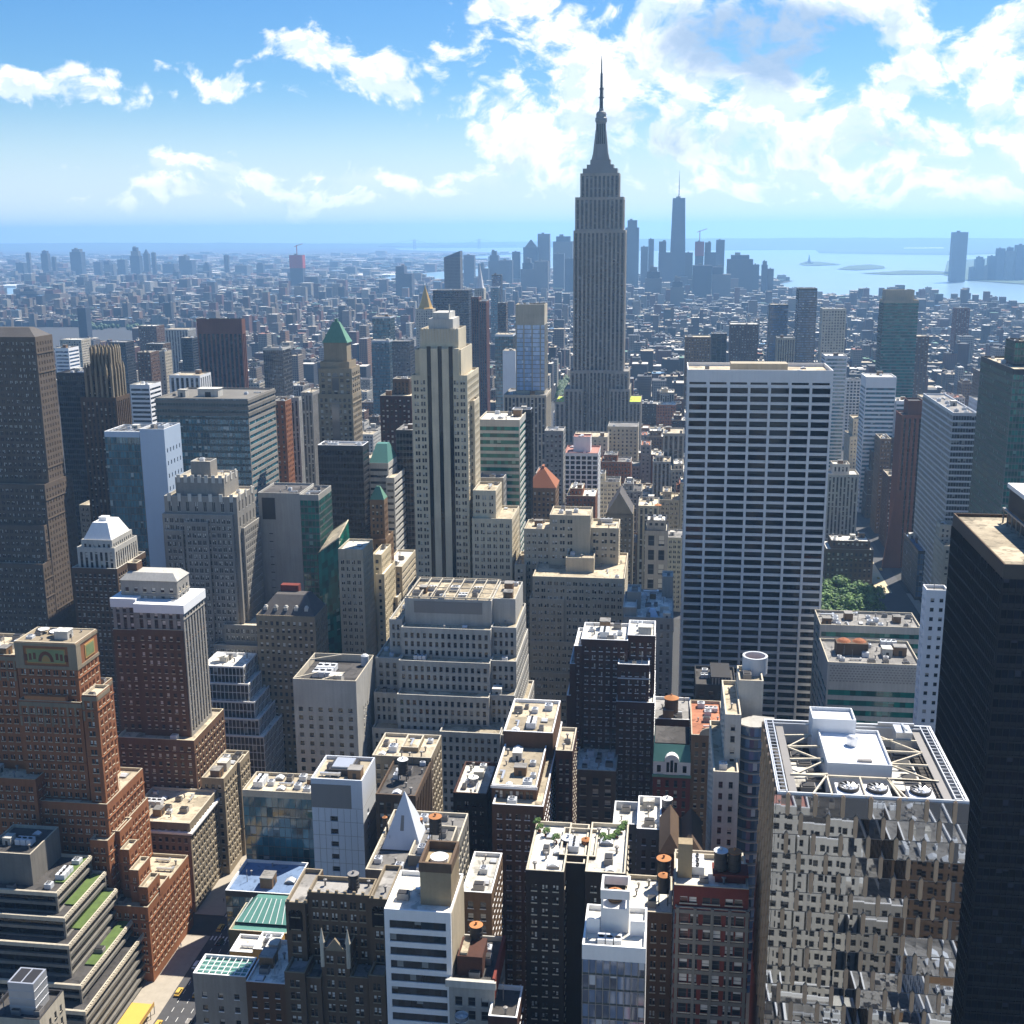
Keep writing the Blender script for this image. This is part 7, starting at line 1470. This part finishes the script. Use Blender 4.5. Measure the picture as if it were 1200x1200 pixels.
# ------------------------------------------------------------------ trees of the park
def crown_mesh(seed, r=5.2, h=10, n=520):
    rt = random.Random(seed); mb = MB(); lumps = [(rt.uniform(-.55, .55)*r, rt.uniform(-.55, .55)*r, h*rt.uniform(.35, 1.0), r*rt.uniform(.35, .6)) for _ in range(11)]
    for _ in range(n):
        lx, ly, lz, lr = rt.choice(lumps); th, ph_ = rt.uniform(0, 2*pi), math.acos(rt.uniform(-.6, 1)); q_ = lr*rt.uniform(.75, 1.08)
        c0 = Vector((lx+q_*sin(ph_)*cos(th), ly+q_*sin(ph_)*sin(th), 5+lz*.75+q_*cos(ph_)*.8)); nrm = Vector((sin(ph_)*cos(th), sin(ph_)*sin(th), cos(ph_)+.35))+Vector((rt.uniform(-.6, .6), rt.uniform(-.6, .6), rt.uniform(-.3, .6))); nrm.normalize()
        a = nrm.cross(Vector((0, 0, 1)) if abs(nrm.z) < .9 else Vector((1, 0, 0))).normalized(); b_ = nrm.cross(a); s = rt.uniform(.35, .8); ang = rt.uniform(0, pi); a, b_ = a*cos(ang)+b_*sin(ang), b_*cos(ang)-a*sin(ang)
        mb.quad(c0-a*s-b_*s*.6, c0+a*s-b_*s*.5, c0+a*s*.8+b_*s*.7, c0-a*s*.7+b_*s*.6, rt.choice((0, 0, 1, 2)))
    t = mb.build('crown', ['leaf', 'leaf_light', 'leaf_dark']); me = t.data; bpy.data.objects.remove(t); return me
CROWNS = [crown_mesh(s) for s in (1, 2, 3, 4)]
mb = MB(); mb.lathe(0, 0, [(.45, 0), (.32, 3), (.24, 7), (.1, 11)], 8)
for k in range(5): a = k*1.26; mb.bar((0, 0, 5+k*.5), (2.6*cos(a), 2.6*sin(a), 9+k*.4), .2)
t_ = mb.build('trunk', 'bark'); TRUNK = t_.data; bpy.data.objects.remove(t_)
rt = random.Random(5)
def tree(x, y, s, label, group, z=0):
    e = thing('park_tree', label, 'tree', Vector((x, y, z)), group); obj('trunk', TRUNK, e); obj('crown', rt.choice(CROWNS), e); e.scale = (s, s, s*rt.uniform(.9, 1.1)); e.rotation_euler.z = rt.uniform(0, 6.28)
for iy in range(13):
    for ix in range(12):
        x, y = 42+ix*9.4+rt.uniform(-2, 2), 672+iy*14.2+rt.uniform(-2.2, 2.2)
        if x > 146: continue
        
        tree(x, y, rt.uniform(1.05, 1.45), 'full leafed green tree in the packed grove of the park', 'trees of the city park')
sheet('path', [(146.2, 866), (153, 866), (153, 1100), (146.2, 1100)], 'gravel_path', .02); sheet('lawn_ground', [(30, 640), (145, 640), (145, 866), (30, 866)], 'lawn', .014)
sheet('plaza', [(154, 868), (166, 868), (166, 1040), (154, 1040)], 'gravel_path', .024)
def shrub(x, y, z, s, lab):
    e = thing('potted_shrub', lab, 'shrub', Vector((x, y, z)), 'shrubs of the planted roof'); mb = MB(); mb.lathe(0, 0, [(.4, 0), (.5, .6), (.01, .6)], 8); mb.build('planter', 'terracotta', e)
    o = obj('foliage', CROWNS[int(s*7) % 4], e); o.scale = (s*.28,)*3; o.location.z = -.8*s
for k, (u, v) in enumerate(((632, 975), (640, 980), (651, 988), (629, 968), (722, 983), (727, 978), (716, 987), (731, 972), (711, 990), (706, 985))):
    p = at_z(u, v, Zr('garden', 1)); shrub(p.x, p.y, p.z, .75+.05*(k % 3), 'bushy potted shrub on the planted roof of the twin winged brick block')

# ------------------------------------------------------------------ the blocks on this side of the mirror tower, which its facets reflect
rm_ = random.Random(17); x = -62.0; i = 0
REF = [('grey_pale', 'roof_dark', 'ash grey'), ('white_stone', 'roof_grey', 'chalk white'), ('brick_dark', 'roof_dark', 'dark red'), ('concrete', 'roof_grey', 'flat grey'), ('grey_pale', 'pink', 'light grey'), ('brick_black', 'roof_grey', 'sooty'), ('grey_pale', 'roof_dark', 'pale grey'), ('limestone_pale', 'roof_red', 'ivory'), ('grey_stone', 'roof_grey', 'stone grey'), ('white_stone', 'kelly', 'dusty white'), ('brown_stone', 'roof_grey', 'brown')]
POSN = ['behind the camera side street', 'across the narrow street from the mirror facets']
for row, (ya, yb, lo, hi) in enumerate(((148, 200, 56, 78), (62, 132, 60, 108))):
    x = -40.0 if row == 0 else -60.0; i = 0
    while x < (118 if row == 0 else 70):
        w = rm_.uniform(11, 21); wl, rf, nm_ = REF[(i*2+row*5) % len(REF)]; z = rm_.uniform(lo, hi)
        build_tiers('street_block', f"{nm_} block mirrored in the faceted tower, {ORD[min(i, 9)] or 'first '}of the {'front' if row == 0 else 'rear'} row", 'mirrored block', [[x, x+w-.6, ya+rm_.uniform(0, 8), yb-rm_.uniform(0, 9), z]], wl, punch(rm_.uniform(2.3, 3.2), .55, 3.5, .62, m=1.6), roof=rf, coping='white_paint', ni=0, cl=14, front_s=True, glass='pane_dark', seed=i)
        x += w; i += 1
for k in range(9):
    tree(4+k*9+rt.uniform(-2, 2), 140+rt.uniform(-3, 3), .8, 'street tree mirrored in the faceted tower', 'street trees mirrored in the faceted tower')

# ------------------------------------------------------------------ avenue life
def car_meshes():
    body = MB(); L, Wd = 4.6, 1.85
    prof = [(-L/2, .35), (-L/2, .8), (-L/2+.9, .92), (L/2-1.1, .95), (L/2, .8), (L/2, .35)]
    for (x0, z0), (x1, z1) in zip(prof, prof[1:]): body.quad((-Wd/2, x0, z0), (-Wd/2, x1, z1), (Wd/2, x1, z1), (Wd/2, x0, z0))
    for s in (-1, 1): body.poly([(s*Wd/2, a, b_) for a, b_ in (prof if s > 0 else prof[::-1])])
    body.frustum((-Wd/2+.12, Wd/2-.12, -L/2+.35, L/2-1.0, .9), (-Wd/2+.32, Wd/2-.32, -L/2+.9, L/2-1.9, 1.5))
    gl = MB(); gl.frustum((-Wd/2+.1, Wd/2-.1, -L/2+.4, L/2-1.05, .98), (-Wd/2+.27, Wd/2-.27, -L/2+.85, L/2-1.8, 1.42), cap=False)
    return body, gl
cb, cg = car_meshes()
WH = MB(); WH.lathe(0, 0, [(.01, -.11), (.33, -.11), (.33, .11), (.2, .11), (.18, .08), (.01, .08)], 14); t_ = WH.build('wheel', 'rubber'); WHM = t_.data; bpy.data.objects.remove(t_)
HL = MB(); HL.box(-.17, .17, -.05, .05, -.08, .08, bottom=True); t_ = HL.build('headlight', 'lamp_white'); HLM = t_.data; bpy.data.objects.remove(t_); HL.v = list(HL.v); t_ = HL.build('tail_light', 'lamp_red'); TLM = t_.data; bpy.data.objects.remove(t_)
def car(x, y, paint, label, cat='car'):
    e = thing('parked_car' if cat == 'car' else 'taxi', label, cat, Vector((x, y, .012)), 'traffic on the avenue'); t1 = cb.build('body', paint, e); t2 = cg.build('windows', 'pane_black', e)
    for sx_ in (-1, 1):
        for sy_ in (-1.4, 1.4): o = obj('wheel', WHM, e, loc=(sx_*.84, sy_, .33)); o.rotation_euler = (0, pi/2, 0)
        obj('headlight', HLM, e, loc=(sx_*.65, 2.3, .68)); obj('tail_light', TLM, e, loc=(sx_*.65, -2.3, .72))
for x, y, pt, lb, ct in [(-162.8, 322, 'black_gloss', 'black sedan alone in the middle of the avenue', 'car'), (-156, 336, 'metal_grey', 'grey car by the kerb near the skylit house', 'car'), (-159.3, 352, 'yellow_paint', 'yellow taxi passing the stepped brick tower', 'taxi'), (-166, 368, 'white_paint', 'white car beside the stepped brick kerb', 'car'), (-162.8, 383, 'black_gloss', 'black car waiting at the shaded crossing', 'car'), (-159.3, 395, 'yellow_paint', 'yellow taxi in the junction by the rounded cornice', 'taxi'), (-156, 372, 'blue_paint', 'blue car along the sunny pavement', 'car'), (-166, 310, 'metal_pale', 'silver car under the yellow roofed shed', 'car'), (-159.3, 412, 'red_paint', 'red car under the rounded cornice block', 'car'), (-162.8, 432, 'yellow_paint', 'yellow taxi deep in the shaded avenue', 'taxi'), (-156, 305, 'metal_dark', 'charcoal car at the bottom of the avenue', 'car')]: car(x, y, pt, lb, ct)
for x, y in ((-162.8, 296), (-166, 334), (-156, 318), (-159.3, 369), (-166, 352), (-156, 356), (-162.8, 404), (-166, 392), (162, 905), (168, 930), (160, 960), (166, 985)): car(x, y, 'yellow_paint', 'yellow taxi in the avenue traffic between the tall blocks', 'taxi')
def person_mesh():
    me = bpy.data.meshes.new('body'); V = [(0, 0, .95), (0, 0, 1.2), (0, 0, 1.42), (0, 0, 1.53), (0, .02, 1.68), (.1, 0, .9), (.11, .1, .5), (.11, .05, .08), (.11, .17, .04), (-.1, 0, .9), (-.11, -.1, .5), (-.11, -.2, .1), (-.11, -.08, .04), (.2, 0, 1.4), (.25, -.06, 1.12), (.24, .06, .86), (-.2, 0, 1.4), (-.25, .06, 1.12), (-.24, .14, .88)]
    R_ = [.14, .13, .15, .06, .105, .1, .075, .05, .04, .1, .075, .05, .04, .07, .05, .04, .07, .05, .04]
    E_ = [(0, 1), (1, 2), (2, 3), (3, 4), (0, 5), (5, 6), (6, 7), (7, 8), (0, 9), (9, 10), (10, 11), (11, 12), (2, 13), (13, 14), (14, 15), (2, 16), (16, 17), (17, 18)]
    me.from_pydata(V, E_, []); o = bpy.data.objects.new('tmp', me); COL.objects.link(o); md = o.modifiers.new('s', 'SKIN')
    for i_, r__ in enumerate(R_): o.data.skin_vertices[0].data[i_].radius = (r__, r__*.8) if len(o.data.skin_vertices) else (.1, .1)
    if len(o.data.skin_vertices): o.data.skin_vertices[0].data[0].use_root = True
    o.modifiers.new('b', 'SUBSURF').levels = 1
    dg = bpy.context.evaluated_depsgraph_get(); m2 = bpy.data.meshes.new_from_object(o.evaluated_get(dg)); bpy.data.objects.remove(o); return m2
try: PM = person_mesh()
except Exception as ex:
    print('person', ex); PM = None
if PM is None:
    mb = MB(); mb.lathe(0, 0, [(.1, 0), (.14, .5), (.2, .9), (.22, 1.35), (.08, 1.45), (.11, 1.6), (.02, 1.75)], 8); t_ = mb.build('body', 'metal_dark'); PM = t_.data; bpy.data.objects.remove(t_)
rp = random.Random(9); PMS = []
for cl_ in ('metal_dark', 'white_paint', 'blue_paint', 'red_paint', 'ochre'):
    m2 = PM.copy(); m2.materials.clear(); m2.materials.append(MATS[cl_]); PMS.append(m2)
mb = MB(); mb.lathe(0, .02, [(.108, 1.66), (.112, 1.72), (.08, 1.79), (.01, 1.81)], 10); t_ = mb.build('hair', 'brick_black'); HAIR = t_.data; bpy.data.objects.remove(t_)
for k in range(34):
    x = rp.choice((rp.uniform(-153.4, -148.2), rp.uniform(-153.4, -148.2), rp.uniform(-179, -169))); y = rp.choice((rp.uniform(325, 386), rp.uniform(402, 440), rp.uniform(308, 318)))
    e = thing('person', 'tiny person walking along the crowded avenue pavement', 'person', Vector((x, y, .15)), 'people walking on the avenue pavements'); obj('body', rp.choice(PMS), e); obj('hair', HAIR, e); e.rotation_euler.z = rp.choice((0, pi))+rp.uniform(-.4, .4)
e = thing('sidewalk_shed', 'long yellow roofed shed over the pavement at the foot of the stepped brick tower', 'scaffold shed', Vector((-173.5, 326, 0))); o_ = Vector(e.location)
mb = MB(); mb.box(-177.5, -169.5, 312, 340, 3.4, 3.9, bottom=True); mb.build('shed_deck', 'yellow_paint', e, o_)
mb = MB()
for y in range(313, 341, 3): mb.box(-169.8, -169.6, y-.1, y+.1, .15, 3.4); mb.box(-177.4, -177.2, y-.1, y+.1, .15, 3.4)
mb.build('shed_posts', 'metal_grey', e, o_)
mb = MB(); mb.box(-169.62, -169.5, 312, 340, 3.9, 4.9, bottom=True); mb.build('shed_fence', 'ochre', e, o_)

# ------------------------------------------------------------------ the air
HAZE_DENSITY, HAZE_COLOR, HAZE_G = 0.74e-4, (.35, .63, 1.0), .32
mt, n = newmat('haze_air')
pv = n.n('ShaderNodeVolumePrincipled', {'Color': (*HAZE_COLOR, 1), 'Density': HAZE_DENSITY, 'Anisotropy': HAZE_G})
n.n('ShaderNodeOutputMaterial', {1: pv.outputs[0]})
mb = MB(); mb.box(-FAR-500, FAR+500, -600, FAR+500, -3.2, 470, bottom=True); o = mb.build('haze', 'haze_air'); o['kind'] = 'stuff'
